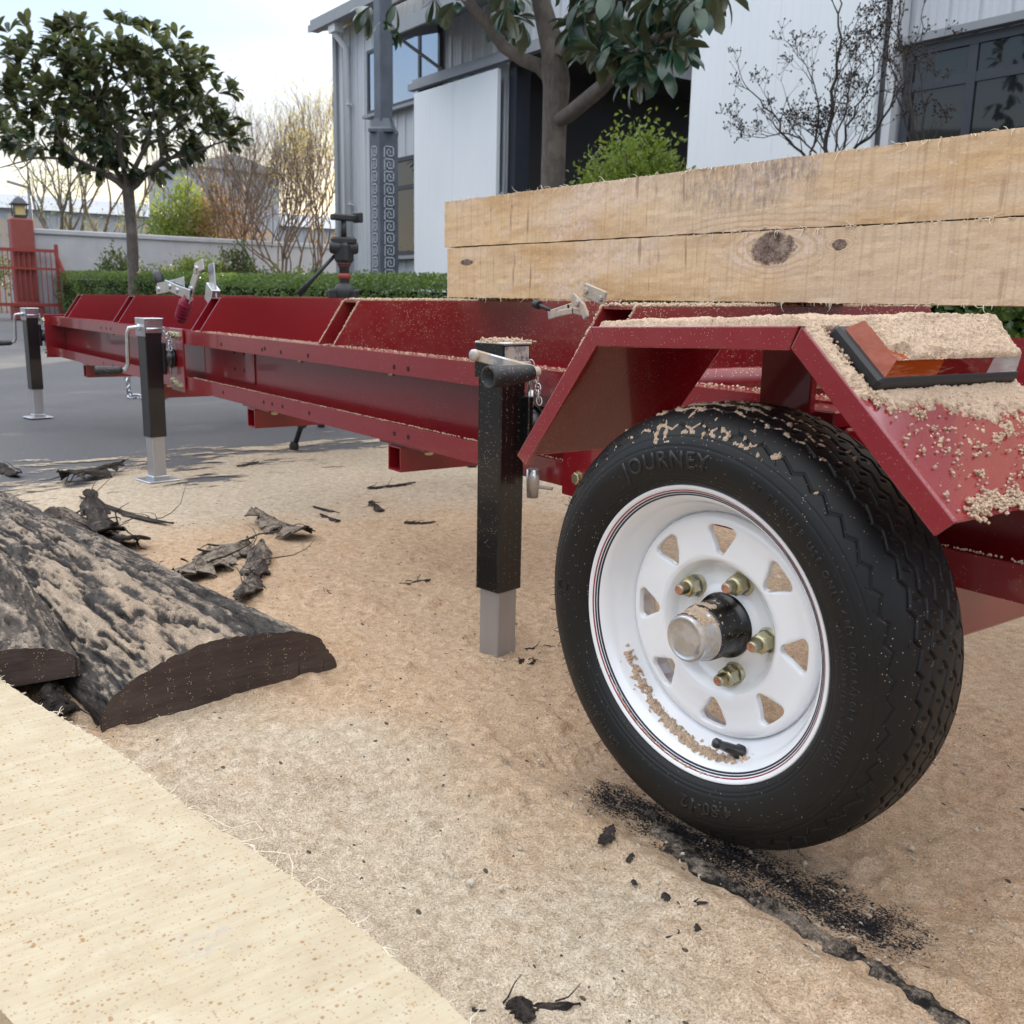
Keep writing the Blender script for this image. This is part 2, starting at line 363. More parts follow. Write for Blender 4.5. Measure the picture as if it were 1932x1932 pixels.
# sawn wood (length along local X, height along Z)
def wood(name, knot=None, stain=None, tone=1.0, seed=0):
    t = NT(name); o_ = t.sep()
    saw = t.noise(140, 2, .6, scale=(1, .02, .02)); grain = t.noise(26, 6, .62, scale=(.10, 1, 1), dist=.9); broad = t.noise(2.0+seed*.3, 5, .6, scale=(.6, 1, 2.4), dist=.8)
    a = tuple(k*tone for k in (.72, .50, .27)); b = tuple(k*tone for k in (.54, .335, .165)); pale_ = tuple(k*tone for k in (.72, .575, .42))
    c_ = t.mix(t.ramp(grain, .38, .66), a, b); c_ = t.mix(t.ramp(broad, .40, .62), c_, t.mix(.6, c_, pale_))
    br = t.ramp(t.noise(1.3, 6, .62, scale=(.5, 1, 3.2), dist=1.0), .56, .66); c_ = t.mix(t.math('MULTIPLY', br, .62), c_, (.44, .235, .10))
    c_ = t.mix(t.math('MULTIPLY', t.ramp(saw, .50, .68), .33), c_, (.36, .23, .14))
    fuzz = t.ramp(t.noise(75, 5, .75, scale=(.7, 1, 1.3)), .56, .68); c_ = t.mix(t.math('MULTIPLY', fuzz, .5), c_, (.80, .69, .58)); pk_ = t.math('MULTIPLY', t.ramp(t.noise(4.2, 5, .6, scale=(.7, 1, 1.4)), .52, .62), t.ramp(t.noise(90, 4, .75), .40, .60)); c_ = t.mix(t.math('MULTIPLY', pk_, .6), c_, (.74, .62, .56))
    drip = t.math('MULTIPLY', t.ramp(t.noise(60, 2, .5, scale=(1, .01, .12)), .62, .69), t.ramp(t.noise(3.8, 3), .50, .57)); c_ = t.mix(t.math('MULTIPLY', drip, .55), c_, (.22, .115, .06))
    def spot(cx, cz, rx, rz, lo, hi, edge=.8):
        dx = t.math('DIVIDE', t.math('SUBTRACT', o_[0], cx), rx); dz_ = t.math('DIVIDE', t.math('SUBTRACT', o_[2], cz), rz)
        d = t.math('SQRT', t.math('ADD', t.math('MULTIPLY', dx, dx), t.math('MULTIPLY', dz_, dz_)))
        d = t.math('ADD', d, t.math('MULTIPLY', t.math('SUBTRACT', t.noise(16, 6, .7), .5), edge)); return d
    if stain:
        for (cx, cz, rx, rz) in stain:
            d = spot(cx, cz, rx, rz, 0, 1, 1.8); sm_ = t.math('MULTIPLY', t.ramp(d, .45, 1.0, (1, 1, 1, 1), (0, 0, 0, 1)), t.ramp(t.noise(60, 5, .75, scale=(1.4, 1, .6)), .38, .66))
            c_ = t.mix(t.math('MULTIPLY', sm_, .72), c_, (.20, .16, .145))
    if knot:
        for (cx, cz, rx, rz) in knot:
            d = spot(cx, cz, rx, rz, 0, 1, .9)
            w1 = t.math('SINE', t.math('MULTIPLY', spot(cx, cz, rx*1.5, rz, 0, 1, .7), 17)); halo = t.ramp(t.math('MULTIPLY', d, .28), .25, .95, (1, 1, 1, 1), (0, 0, 0, 1))
            c_ = t.mix(t.math('MULTIPLY', halo, t.math('MULTIPLY', t.ramp(w1, .1, .9), .42)), c_, (.36, .20, .095))
            km = t.ramp(t.math('MULTIPLY', spot(cx, cz, rx, rz, 0, 1, 1.7), .5), .44, .54, (1, 1, 1, 1), (0, 0, 0, 1)); kc = t.mix(t.ramp(t.noise(48, 5, .75), .36, .62), (.075, .042, .034), (.34, .26, .20))
            c_ = t.mix(km, c_, kc); t.bump(t.math('MULTIPLY', km, t.noise(70, 4, .7)), .8, .006)
    t.set(color=c_, rough=.82, **{'Specular IOR Level': .25}); t.bump(saw, .35, .003); t.bump(t.noise(120, 4, .7), .45, .003); return t.mat
t = NT('pale_plank'); d_ = atZ(640, 1640, .075)-atZ(380, 1735, .075); sa = math.atan2(d_.y, d_.x); d_ = atZ(470, 1600, .075)-atZ(140, 1368, .075); ga = math.atan2(d_.y, d_.x)
saw = t.aniso(190, .035, 1, sa, 3, .7); saw2 = t.aniso(60, .05, 1, sa, 3, .6); gr = t.aniso(60, .05, 1, ga, 5, .65, .6); mot = t.noise(16, 6, .65)
c_ = t.mix(t.ramp(mot, .34, .68), (.495, .432, .315), (.420, .350, .242)); c_ = t.mix(t.math('MULTIPLY', t.ramp(gr, .40, .68), .30), c_, (.49, .375, .225))
c_ = t.mix(t.math('MULTIPLY', t.ramp(saw, .46, .66), .42), c_, (.40, .315, .21)); c_ = t.mix(t.math('MULTIPLY', t.ramp(saw2, .48, .70), .16), c_, (.72, .66, .53))
def flecks(size, dens, lim, colr, amt):
    global c_
    v = t.vor(size); s_ = t.n('ShaderNodeSeparateColor'); t.l(v.outputs['Color'], s_.inputs[0])
    edge = t.math('ADD', v.outputs['Distance'], t.math('MULTIPLY', t.math('SUBTRACT', t.noise(size*4.5, 3), .3), .55))
    dm = t.math('MULTIPLY', t.math('LESS_THAN', edge, t.math('MULTIPLY', s_.outputs[1], lim)), t.math('GREATER_THAN', t.math('ADD', s_.outputs[0], t.math('MULTIPLY', t.noise(6, 4, .7), .9)), dens))
    c_ = t.mix(t.math('MULTIPLY', dm, amt), c_, colr)
flecks(200, 1.05, .52, (.30, .16, .06), .78); flecks(380, .98, .54, (.32, .185, .08), .72); flecks(120, 1.27, .38, (.25, .13, .055), .75)
gs = t.math('MULTIPLY', t.ramp(t.aniso(9, .35, 1, sa, 3), .62, .68), t.ramp(t.noise(90, 4), .40, .62)); c_ = t.mix(t.math('MULTIPLY', gs, .5), c_, (.30, .30, .31))
wh = t.ramp(t.noise(11, 6, .7), .56, .70); c_ = t.mix(t.math('MULTIPLY', wh, .35), c_, (.58, .53, .42))
t.set(color=c_, rough=.8, **{'Specular IOR Level': .2}); t.bump(saw, .5, .0018); t.bump(t.noise(300, 3, .7), .4, .0012); M['plank'] = t.mat
# bark, dusted with sawdust from above
def barkmat(name, dust=.5, a=(.016, .013, .012), b=(.085, .070, .060), sx=.25, crev=False):
    t = NT(name); n1 = t.noise(46, 7, .75, scale=(sx, 1, 1), dist=.8); n2 = t.noise(7, 6, .7, scale=(sx*1.6, 1, 1), dist=.5)
    c_ = t.mix(t.ramp(n1, .36, .64), a, b)
    gm = t.n('ShaderNodeNewGeometry'); sp = t.n('ShaderNodeSeparateXYZ'); t.l(gm.outputs['Normal'], sp.inputs[0])
    dm_ = t.math('ADD', t.math('MULTIPLY', sp.outputs[2], .30), t.math('ADD', t.math('MULTIPLY', t.noise(64, 7, .8, scale=(sx*1.8, 1, 1)), 1.15), t.math('ADD', t.math('MULTIPLY', t.math('SUBTRACT', n2, .5), 1.0), dust-.66)))
    if crev: dm_ = t.math('ADD', dm_, t.math('MULTIPLY', t.attr('crev'), -.55)); dm_ = t.math('ADD', dm_, t.math('MULTIPLY', t.attr('drift'), .42))
    dm_ = t.ramp(dm_, .50, .76); dc = t.mix(t.ramp(t.noise(420, 2), .36, .66), (.26, .20, .15), (.62, .52, .41))
    if crev: dc = t.mix(t.math('MULTIPLY', t.attr('drift'), .8), dc, t.mix(t.ramp(t.noise(380, 2), .35, .62), (.36, .24, .15), (.72, .54, .37)))
    c_ = t.mix(t.math('MULTIPLY', dm_, .80), c_, dc)
    t.set(color=c_, rough=.92, **{'Specular IOR Level': .2}); t.bump(n1, 1.0, .012); t.bump(t.noise(300, 3, .7), .7, .003); return t.mat
M['bark_dusty'] = barkmat('bark_with_sawdust', .50); M['slab_bark'] = barkmat('slab_bark', .430, (.024, .020, .019), (.115, .102, .094), .3, True); M['slab_bark_grey'] = barkmat('grey_slab_bark', .44, (.035, .030, .027), (.15, .125, .105), .3, True); M['bark'] = barkmat('dark_bark', .26); M['bark_half'] = barkmat('half_buried_bark', .37, (.008, .007, .007), (.035, .030, .027), .5); M['bark_grey'] = barkmat('grey_dusted_bark', .38, (.030, .024, .021), (.11, .088, .075))
t = NT('cut_log_end'); n1 = t.noise(60, 4, .6, scale=(1, .15, 1)); g, c_ = speck(t, t.mix(t.ramp(n1, .3, .7), (.026, .015, .012), (.055, .033, .026)), .26, 360, .55)
n3 = t.noise(7, 5, .7, scale=(1, 1, 2.5)); c_ = t.mix(t.math('MULTIPLY', t.ramp(n3, .45, .62), .5), c_, (.085, .058, .045)); ck = t.ramp(t.noise(40, 2, .5, scale=(1, 1.4, .05)), .66, .70); c_ = t.mix(ck, c_, (.012, .008, .007))
t.set(color=c_, rough=.75); t.bump(n1, .5, .004); M['log_end'] = t.mat
# vegetation
def leafmat(name, a, b, rough=.4, trans=.12, spec=.5, back=None):
    t = NT(name); geo = t.n('ShaderNodeNewGeometry'); rnd = t.attr('rnd'); c_ = t.mix(rnd, a, b)
    if back: c_ = t.mix(geo.outputs['Backfacing'], c_, back)
    t.set(color=c_, rough=rough, **{'Specular IOR Level': spec})
    tl = t.n('ShaderNodeBsdfTranslucent'); t.l(t.mix(.5, c_, tuple(min(1, k*2.6) for k in b)), tl.inputs[0])
    ms_ = t.n('ShaderNodeMixShader'); ms_.inputs[0].default_value = trans; t.l(t.b.outputs[0], ms_.inputs[1]); t.l(tl.outputs[0], ms_.inputs[2])
    t.l(ms_.outputs[0], t.t.nodes['Material Output'].inputs[0]); return t.mat
M['mag_leaf'] = leafmat('magnolia_leaf', (.010, .027, .014), (.040, .062, .020), .32, .32, .5, (.085, .075, .035))
M['mag_near'] = leafmat('magnolia_leaf_near', (.012, .040, .026), (.042, .092, .050), .28, .10, .6, (.10, .105, .05))
M['hedge_leaf'] = leafmat('hedge_leaf', (.028, .062, .014), (.12, .185, .035), .38, .35)
M['box_leaf'] = leafmat('boxwood_leaf', (.09, .15, .02), (.22, .28, .04), .45, .30)
M['shrub_leaf'] = leafmat('shrub_leaf', (.035, .065, .018), (.12, .15, .045), .42, .30)
M['gold_leaf'] = leafmat('golden_leaf', (.34, .20, .035), (.60, .40, .08), .6, .6, .2)
M['green_far'] = leafmat('bush_leaf', (.06, .11, .025), (.20, .24, .05), .5, .45, .3)
M['dry_leaf'] = leafmat('dry_leaf', (.16, .09, .045), (.30, .17, .07), .7, .35, .2)
M['berry'] = leafmat('seed_pod', (.035, .022, .016), (.07, .045, .03), .7, .0, .3)
def trunkmat(name, a, b, sc_=30, sz=.35):
    t = NT(name); n1 = t.noise(sc_, 6, .7, scale=(1, 1, sz)); n2 = t.noise(5, 4)
    c_ = t.mix(t.ramp(n1, .35, .68), a, b); c_ = t.mix(t.math('MULTIPLY', t.ramp(n2, .5, .62), .4), c_, tuple(k*1.7 for k in b)); t.set(color=c_, rough=.85); t.bump(n1, .6, .015); return t.mat
M['trunk'] = trunkmat('smooth_grey_trunk', (.085, .070, .058), (.15, .125, .105))
M['twig'] = trunkmat('brown_twig', (.09, .062, .045), (.17, .12, .085)); M['twig_dark'] = trunkmat('dark_twig', (.030, .024, .022), (.06, .048, .042))
M['straw'] = trunkmat('pale_twig', (.30, .19, .10), (.42, .28, .15))
# building
t = NT('corrugated_cladding'); c_ = t.mix(t.ramp(t.noise(1.4, 5, .6, scale=(1, 1, .3)), .35, .7), (.52, .54, .57), (.60, .62, .65)); gr_ = t.ramp(t.noise(6, 5, .7, scale=(1.4, 1, .12)), .60, .78); c_ = t.mix(t.math('MULTIPLY', gr_, .25), c_, (.22, .21, .20)); t.set(color=c_, rough=.45, metal=.15); M['clad'] = t.mat
t = NT('white_door_panel'); c_ = t.mix(t.ramp(t.noise(1.1, 5, .6, scale=(1, 1, .4)), .35, .7), (.78, .81, .84), (.84, .86, .88)); gr_ = t.ramp(t.noise(4.5, 5, .7, scale=(2.2, 1, .10)), .58, .80); c_ = t.mix(t.math('MULTIPLY', gr_, .12), c_, (.42, .42, .40)); t.set(color=c_, rough=.4); M['panel'] = t.mat
t = NT('dark_frame'); t.set(color=t.mix(t.noise(8, 2), (.028, .033, .045), (.042, .048, .062)), rough=.45); M['frame'] = t.mat
t = NT('grey_trim'); t.set(color=t.mix(t.noise(4, 3), (.24, .25, .27), (.30, .31, .33)), rough=.5); M['trim'] = t.mat
t = NT('white_pipe'); t.set(color=t.mix(t.noise(3, 3), (.60, .60, .62), (.70, .70, .72)), rough=.45); M['pipe'] = t.mat
t = NT('window_glass'); t.set(color=t.mix(t.noise(2, 2), (.010, .012, .014), (.02, .022, .024)), rough=.03, **{'Specular IOR Level': .6, 'IOR': 1.5}); t.bump(t.noise(1.2, 2), .035, .05); M['glass'] = t.mat
t = NT('interior_dark'); c_ = t.mix(t.noise(1, 3), (.085, .08, .08), (.12, .115, .115)); t.set(color=c_, rough=.9); M['inside'] = t.mat
t = NT('mirror_glass'); t.set(color=t.mix(t.noise(1.5, 2), (.36, .41, .48), (.40, .45, .52)), rough=.05, metal=.85); t.bump(t.noise(1.0, 2), .03, .05); M['glass_tint'] = t.mat
t = NT('interior_rail'); t.set(color=t.mix(t.noise(3, 3), (.5, .5, .52), (.6, .6, .6)), rough=.8); M['inside_rail'] = t.mat
t = NT('interior_panel'); t.set(color=t.mix(t.noise(1, 3), (.45, .48, .55), (.5, .53, .6)), rough=.8); M['inside_panel'] = t.mat
t = NT('lamp_post_paint'); t.set(color=t.mix(t.ramp(t.noise(4, 4), .35, .7), (.065, .078, .10), (.10, .115, .145)), rough=.45); M['post'] = t.mat
t = NT('key_pattern_paint'); t.set(color=t.mix(t.noise(6, 3), (.36, .40, .45), (.48, .51, .55)), rough=.5); M['key'] = t.mat
t = NT('rendered_wall'); n1 = t.noise(1.2, 6, .65); c_ = t.mix(t.ramp(n1, .3, .7), (.36, .37, .40), (.46, .47, .50)); dr = t.ramp(t.noise(3, 5, .7, scale=(1, 2, .3)), .55, .8); c_ = t.mix(t.math('MULTIPLY', dr, .3), c_, (.24, .24, .25)); t.set(color=c_, rough=.9); t.bump(t.noise(40, 4), .3, .01); M['wall'] = t.mat
t = NT('pillar_red'); t.set(color=t.mix(t.noise(6, 4), (.20, .045, .038), (.27, .065, .055)), rough=.7); M['pillar'] = t.mat
t = NT('gate_red'); t.set(color=t.mix(t.noise(6, 4), (.24, .035, .03), (.30, .05, .04)), rough=.55); M['gate'] = t.mat
t = NT('lantern_glass'); t.set(color=t.mix(t.noise(6, 2), (.55, .42, .18), (.62, .50, .24)), rough=.3); M['lantern'] = t.mat
t = NT('far_cladding'); t.set(color=t.mix(t.noise(.6, 4), (.30, .32, .35), (.38, .40, .43)), rough=.7); M['far'] = t.mat
t = NT('fence_timber'); t.set(color=t.mix(t.noise(5, 4), (.34, .27, .20), (.46, .38, .30)), rough=.8); M['pale_fence'] = t.mat
t = NT('hill_scrub'); t.set(color=t.mix(t.ramp(t.noise(.05, 8, .7), .35, .7), (.045, .05, .035), (.10, .085, .055)), rough=.95); M['hill'] = t.mat
def lens(name, c, tr_=.35):
    t = NT(name); t.set(color=t.mix(t.noise(60, 2), c, tuple(k*.8 for k in c)), rough=.08, **{'Transmission Weight': tr_, 'IOR': 1.45, 'Coat Weight': .5}); t.bump(t.noise(90, 2, scale=(1, .2, 1)), .3, .003); return t.mat
M['amber'] = lens('amber_lens', (.50, .085, .005)); M['redlens'] = lens('red_lens', (.20, .006, .008)); M['clear'] = lens('clear_lens', (.62, .62, .66), .45)
t = NT('black_plastic'); t.set(color=t.mix(t.noise(40, 3), (.012, .013, .015), (.020, .021, .023)), rough=.5); M['plastic'] = t.mat
t = NT('wood_fibre'); t.set(color=t.mix(t.noise(50, 2), (.80, .72, .58), (.70, .60, .44)), rough=.9); M['fibre'] = t.mat
# ================================================================== SETTING
def gh(x, y):
    x = np.asarray(x, float); y = np.asarray(y, float)
    edge = x + 3.25 + (fbm(x*1.3+5, y*1.3, 3, 3)-.5)*.9
    th = np.clip(edge/1.3, 0, 1)
    th = th*th*(3-2*th)
    h = .004 + th*(.007 + .020*(fbm(x*1.9, y*1.9, 3, 11)-.25) + .008*(fbm(x*7, y*7, 3, 21)-.5))
    # scraped hollow in front of the wheel and heaps around the near jack foot
    h = h - .012*np.exp(-(((x+.60)/.30)**2+((y-.86)/.10)**2))
    h = h + .006*np.exp(-(((x+1.40)/.075)**2+((y-.99)/.06)**2)) + .020*np.exp(-(((x+1.05)/.20)**2+((y-.62)/.06)**2))*.6
    h = h + .014*np.exp(-(((x+.62)/.32)**2+((y-.70)/.035)**2))
    return np.maximum(h, .0035), th
V = np.array([[-400, -150, 0], [150, -150, 0], [150, 400, 0], [-400, 400, 0]], float)
struct(npmesh('ground', V, np.array([[0, 1, 2, 3]]), M['asphalt'], smooth=False))
def axis(segs):
    a = []
    for (p, q, d) in segs: a.append(np.arange(p, q, d))
    return np.concatenate(a + [[segs[-1][1]]])
xs = axis([(-5.6, -3.2, .018), (-3.2, -2.0, .011), (-2.0, -.25, .0048), (-.25, 2.4, .03)])
ys = axis([(-.9, 0.05, .02), (.05, 1.25, .0048), (1.25, 2.2, .011), (2.2, 5.0, .03)])
X, Y = np.meshgrid(xs, ys, indexing='ij')
H, th = gh(X, Y)
lump = fbm(X*26, Y*26, 3, 31); l2 = fbm(X*75, Y*75, 2, 41)
H2 = H + th*(.0085*(lump-.5) + .0048*(l2-.5) + .010*np.clip(lump-.62, 0, 1)*3)
H2 = H2 + th*.012*(fbm(X*4.5+3, Y*4.5, 3, 61)-.5)
for (px_, py_, ang_, w_, l_) in ((955, 1610, 1.9, .045, .13), (640, 1490, .4, .04, .12), (1130, 1420, 1.2, .04, .12)):
    c_ = atZ(px_, py_, .015); ca_, sb_ = math.cos(ang_), math.sin(ang_); U_ = (X-c_.x)*ca_+(Y-c_.y)*sb_; V_ = -(X-c_.x)*sb_+(Y-c_.y)*ca_
    e_ = np.clip((1-(U_/l_)**2*1.0-(V_/w_)**2)*3, 0, 1); H2 = H2 + e_*(.0030*np.sin(U_*2*np.pi/.015+8*V_)*np.clip(fbm(X*30, Y*30, 2, 5)*2-.4, 0, 1)-.003)
H2 = np.maximum(H2, .0035)
pl = [atZ(1215, 1505, .01), atZ(1300, 1600, .01), atZ(1450, 1650, .01), atZ(1600, 1712, .01)]
pa, pb = Vector((-.84, .785, 0)), Vector((-.50, .825, 0))
tt = np.clip(((X-pa.x)*(pb.x-pa.x)+(Y-pa.y)*(pb.y-pa.y))/((pb-pa).length**2), 0, 1)
dd = np.hypot(X-(pa.x+tt*(pb.x-pa.x)), (Y-(pa.y+tt*(pb.y-pa.y)))*1.15)
patch = np.clip(1.0-dd/.135, 0, 1)*.80
patch = np.maximum(patch, .56*np.exp(-((Y-.763-.012*np.sin(X*9))/.015)**2)*np.clip((X+.86)/.1, 0, 1)*(X < -.15))
H2 = H2 - .010*np.clip(patch, 0, 1)
H2 = np.maximum(H2, .0035)
warm = np.clip(.72 + .5*(X*-.0) - .55*np.exp(-(((X+.95)/.55)**2+((Y-.42)/.22)**2)) + .32*np.exp(-(((X+1.9)/.8)**2+((Y-.95)/.5)**2)) - .65*np.clip((-2.35-X)/.5, 0, 1)*1.0 - .22*np.exp(-(((X+.62)/.3)**2+((Y-.48)/.16)**2)) - .35*np.clip((Y-1.3)/1.2, 0, .6), 0, 1.2)
nx, ny = X.shape; I = np.arange(nx*ny).reshape(nx, ny)
F = np.stack([I[:-1, :-1], I[1:, :-1], I[1:, 1:], I[:-1, 1:]], -1).reshape(-1, 4)
thick = np.clip((X+4.45)/1.75, -.3, 1.0)*.80 + .02 + (fbm(X*1.1, Y*1.1, 3, 77)-.5)*.5
thick = thick - .6*np.clip((-4.6-X)/.8, 0, 1)
thick = thick+np.clip((X+3.15)/.9, 0, 1)*1.6
ed = np.minimum(np.clip((2.4-X)/.6, 0, 1), np.clip((5.0-Y)/.8, 0, 1)); thick = np.where(ed < 1, np.minimum(thick, ed), thick)
g = npmesh('sawdust', np.stack([X, Y, H2], -1).reshape(-1, 3), F, M['ground_dust'], attrs={'warm': warm, 'thick': thick, 'patch': patch})
tag(g, 'tan sawdust spread over the grey asphalt in the yard', kind='stuff')
def zg(x, y): return float(gh(x, y)[0])
# hills across the valley, behind the camera (they show in the glass)
mb = MB(); n = 90; P = []
for i in range(n):
    a = math.pi*(1.05 + .95*i/(n-1)); r0 = 190; k_ = min(1, max(0, (math.degrees(a)-222)/12)); h = 12+(22+22*float(fbm(i*.11, 3.3, 4, 5)))*k_
    P.append((math.cos(a)*r0, math.sin(a)*r0, -1, h))
for (x, y, z, h) in P: mb.v += [(x, y, z), (x*1.10, y*1.10, h*.62), (x*1.3, y*1.3, h)]; mb.n += 3
for i in range(n-1):
    for k in range(2): mb.f.append([i*3+k, i*3+3+k, i*3+4+k, i*3+1+k]); mb.m.append(0); mb.sm.append(True)
struct(mb.build('hills', M['hill']))

# ---------------------------------------------------------------- factory building, facade in the plane Y = 9
BY = 9.0
def bz(r): return r*BY + CH
bd = empty('factory_building', (-12, BY, 0), 'grey corrugated metal factory with a tall open doorway and white sliding doors', 'building')
def B(mb, name, mat, parent=bd, label=None):
    o = mb.build(name, mat, None, label)
    o.parent = parent
    o.matrix_parent_inverse = Matrix.Translation(-bd.location) if parent == bd else Matrix.Identity(4)
    return o
def corrug(mb, x0, x1, z0, z1, y, pitch=.30, d=.028):
    x = x0
    while x < x1-1e-6:
        xe = min(x+pitch, x1); w_ = xe-x
        pts = [(x, y), (x+w_*.80, y), (x+w_*.84, y-d), (x+w_*.96, y-d), (xe, y)]
        for a, b in zip(pts, pts[1:]): mb.add([(a[0], a[1], z0), (b[0], b[1], z0), (b[0], b[1], z1), (a[0], a[1], z1)], [(0, 1, 2, 3)])
        for k in (.27, .53):
            mb.add([(x+w_*k-.012, y-.001, z0), (x+w_*k, y-.008, z0), (x+w_*k, y-.008, z1), (x+w_*k-.012, y-.001, z1)], [(0, 1, 2, 3)])
            mb.add([(x+w_*k, y-.008, z0), (x+w_*k+.012, y-.001, z0), (x+w_*k+.012, y-.001, z1), (x+w_*k, y-.008, z1)], [(0, 1, 2, 3)])
        x = xe
XC = -18.5; D0, D1 = -12.67, -8.71; DT = 4.15; EZ = 5.62
mb = MB()
corrug(mb, XC, D0-.05, 0, EZ, BY); corrug(mb, D0-.05, D1+.05, DT, EZ, BY); corrug(mb, D1+.05, 6, 0, EZ, BY)
B(mb, 'wall', M['clad'])
# gable end, back wall and side: solid shell
mb = MB(); BD = 16
for i in range(53):
    y0 = BY+BD*i/53; y1 = BY+BD*(i+1)/53; zt = lambda y: EZ+1.9*(1-abs((y-BY)/(BD/2)-1))
    mb.add([(XC, y0, 0), (XC-(.03 if i % 4 == 0 else 0), y0, 0), (XC, y1, 0), (XC, y1, zt(y1)), (XC, y0, zt(y0))], [(0, 2, 3, 4)])
mb.add([(XC, BY+BD, 0), (6, BY+BD, 0), (6, BY+BD, EZ), (XC, BY+BD, EZ), (6, BY, 0), (6, BY, EZ)], [(0, 1, 2, 3), (1, 4, 5, 2)])
B(mb, 'side_wall', M['clad'])
mb = MB()
mb.prism([(XC-.35, BY-.42, EZ-.02), (XC-.35, BY+BD/2, EZ+2.0), (XC-.35, BY+BD+.4, EZ-.02), (XC-.35, BY+BD+.4, EZ+.10), (XC-.35, BY+BD/2, EZ+2.12), (XC-.35, BY-.42, EZ+.10)], (0, 0, 0), (25, 0, 0))
mb.v = [(min(x, -13.2) if False else x, y, z) for x, y, z in mb.v]
mb2 = MB()
for (xa, xb) in ((XC-.35, -16.6), (-15.0, -13.0), (-11.2, -9.2), (-7.4, 6.65)):  # open strips between roof parts, added to let sky light into the hall
    mb2.prism([(xa, BY-.42, EZ-.02), (xa, BY+BD/2, EZ+2.0), (xa, BY+BD+.4, EZ-.02), (xa, BY+BD+.4, EZ+.10), (xa, BY+BD/2, EZ+2.12), (xa, BY-.42, EZ+.10)], (0, 0, 0), (xb-xa, 0, 0))
mb = mb2
B(mb, 'roof', M['trim'])
mb = MB(); mb.box((-6.2, BY-.36, EZ+.06), (25.0, .16, .20)); B(mb, 'gutter', M['trim'])
mb = MB(); px = atY(652, 300, BY-.14).x
mb.tube([(px, BY-.30, EZ-.05), (px, BY-.30, EZ-.22), (px+.04, BY-.12, EZ-.42), (px+.05, BY-.12, .6)], .062, 12); mb.box((px, BY-.30, EZ-.10), (.26, .18, .18))
for z in (4.2, 2.4, 1.0): mb.box((px+.05, BY-.10, z), (.17, .10, .03))
B(mb, 'downspout', M['pipe'])
mb = MB(); mb.box((XC+.02, BY-.03, EZ/2), (.14, .06, EZ)); B(mb, 'corner_trim', M['trim'])
def window(x0, x1, z0, z1, y, vs=(), hs=(), fw=.055, frame='frame', glass='glass'):
    mb = MB()
    mb.box(((x0+x1)/2, y, z0+fw/2), (x1-x0, .06, fw)); mb.box(((x0+x1)/2, y, z1-fw/2), (x1-x0, .06, fw))
    for x in (x0+fw/2, x1-fw/2): mb.box((x, y, (z0+z1)/2), (fw, .06, z1-z0-2*fw))
    for x in vs: mb.box((x, y, (z0+z1)/2), (fw, .052, z1-z0-2*fw))
    for z in hs: mb.box(((x0+x1)/2, y, z), (x1-x0-2*fw, .046, fw))
    f_ = B(mb, 'window', M[frame])
    xx = [x0+fw]+list(vs)+[x1-fw]; zz_ = [z0+fw]+list(hs)+[z1-fw]
    for a, b in zip(xx, xx[1:]):
        for c_, d_ in zip(zz_, zz_[1:]):
            tl = random.uniform(-.004, .004)
            g_ = MB(); g_.add([(a, y-.006+tl, c_), (b, y-.006-tl, c_), (b, y-.006-tl, d_), (a, y-.006+tl, d_), (a, y+.012, c_), (b, y+.012, c_), (b, y+.012, d_), (a, y+.012, d_)], [(0, 1, 2, 3), (4, 7, 6, 5), (0, 4, 5, 1), (1, 5, 6, 2), (2, 6, 7, 3), (3, 7, 4, 0)])
            o = g_.build('pane', M[glass]); o.parent = f_
    return f_
window(atY(701, 206, BY).x, -14.55, bz(.366), bz(.487)-.0, BY-.065, vs=(atY(745, 150, BY).x, atY(799, 150, BY).x), fw=.06, glass='glass_tint')
mb = MB(); mb.box(((atY(701, 206, BY).x-14.55)/2, BY-.10, bz(.366)-.04), (-14.55-atY(701, 206, BY).x+.1, .14, .05)); B(mb, 'window_sill', M['trim'])
window(-16.62, -15.2, 1.40, 3.06, BY-.065, hs=(2.55,), fw=.07)
mb = MB(); mb.box((-15.9, BY-.10, 1.36), (1.55, .14, .06)); B(mb, 'window_sill', M['trim'])
# low coloured things on the sill behind the glass are left to the reflection
# white sliding door leaves hung on a rail
def leaf(x0, x1, z0, z1, y, seams):
    mb = MB(); mb.box(((x0+x1)/2, y, (z0+z1)/2), (x1-x0, .07, z1-z0), bev=.006)
    for i in range(1, seams): mb.box((x0+(x1-x0)*i/seams, y-.036, (z0+z1)/2), (.022, .008, z1-z0-.02))
    nr = int((x1-x0)/.11)
    for i in range(nr): mb.box((x0+(i+.5)*(x1-x0)/nr, y-.0352, (z0+z1)/2), (.012, .002, z1-z0-.06))
    return B(mb, 'sliding_door', M['panel'])
leaf(-15.10, D0, .08, 3.97, BY-.22, 2); leaf(D1, -6.22, .08, 4.0, BY-.22, 2)
mb = MB(); mb.box((-10.8, BY-.20, 4.09), (9.0, .12, .10)); mb.box((-10.8, BY-.12, 4.2), (9.0, .10, .05)); B(mb, 'door_rail', M['trim'])
mb = MB(); mb.box((D0+.09, BY+.10, DT/2), (.16, .26, DT)); mb.box((D1-.06, BY+.10, DT/2), (.10, .26, DT)); mb.box(((D0+D1)/2, BY+.1, DT-.02), (D1-D0-.3, .24, .14)); B(mb, 'door_frame', M['frame'])
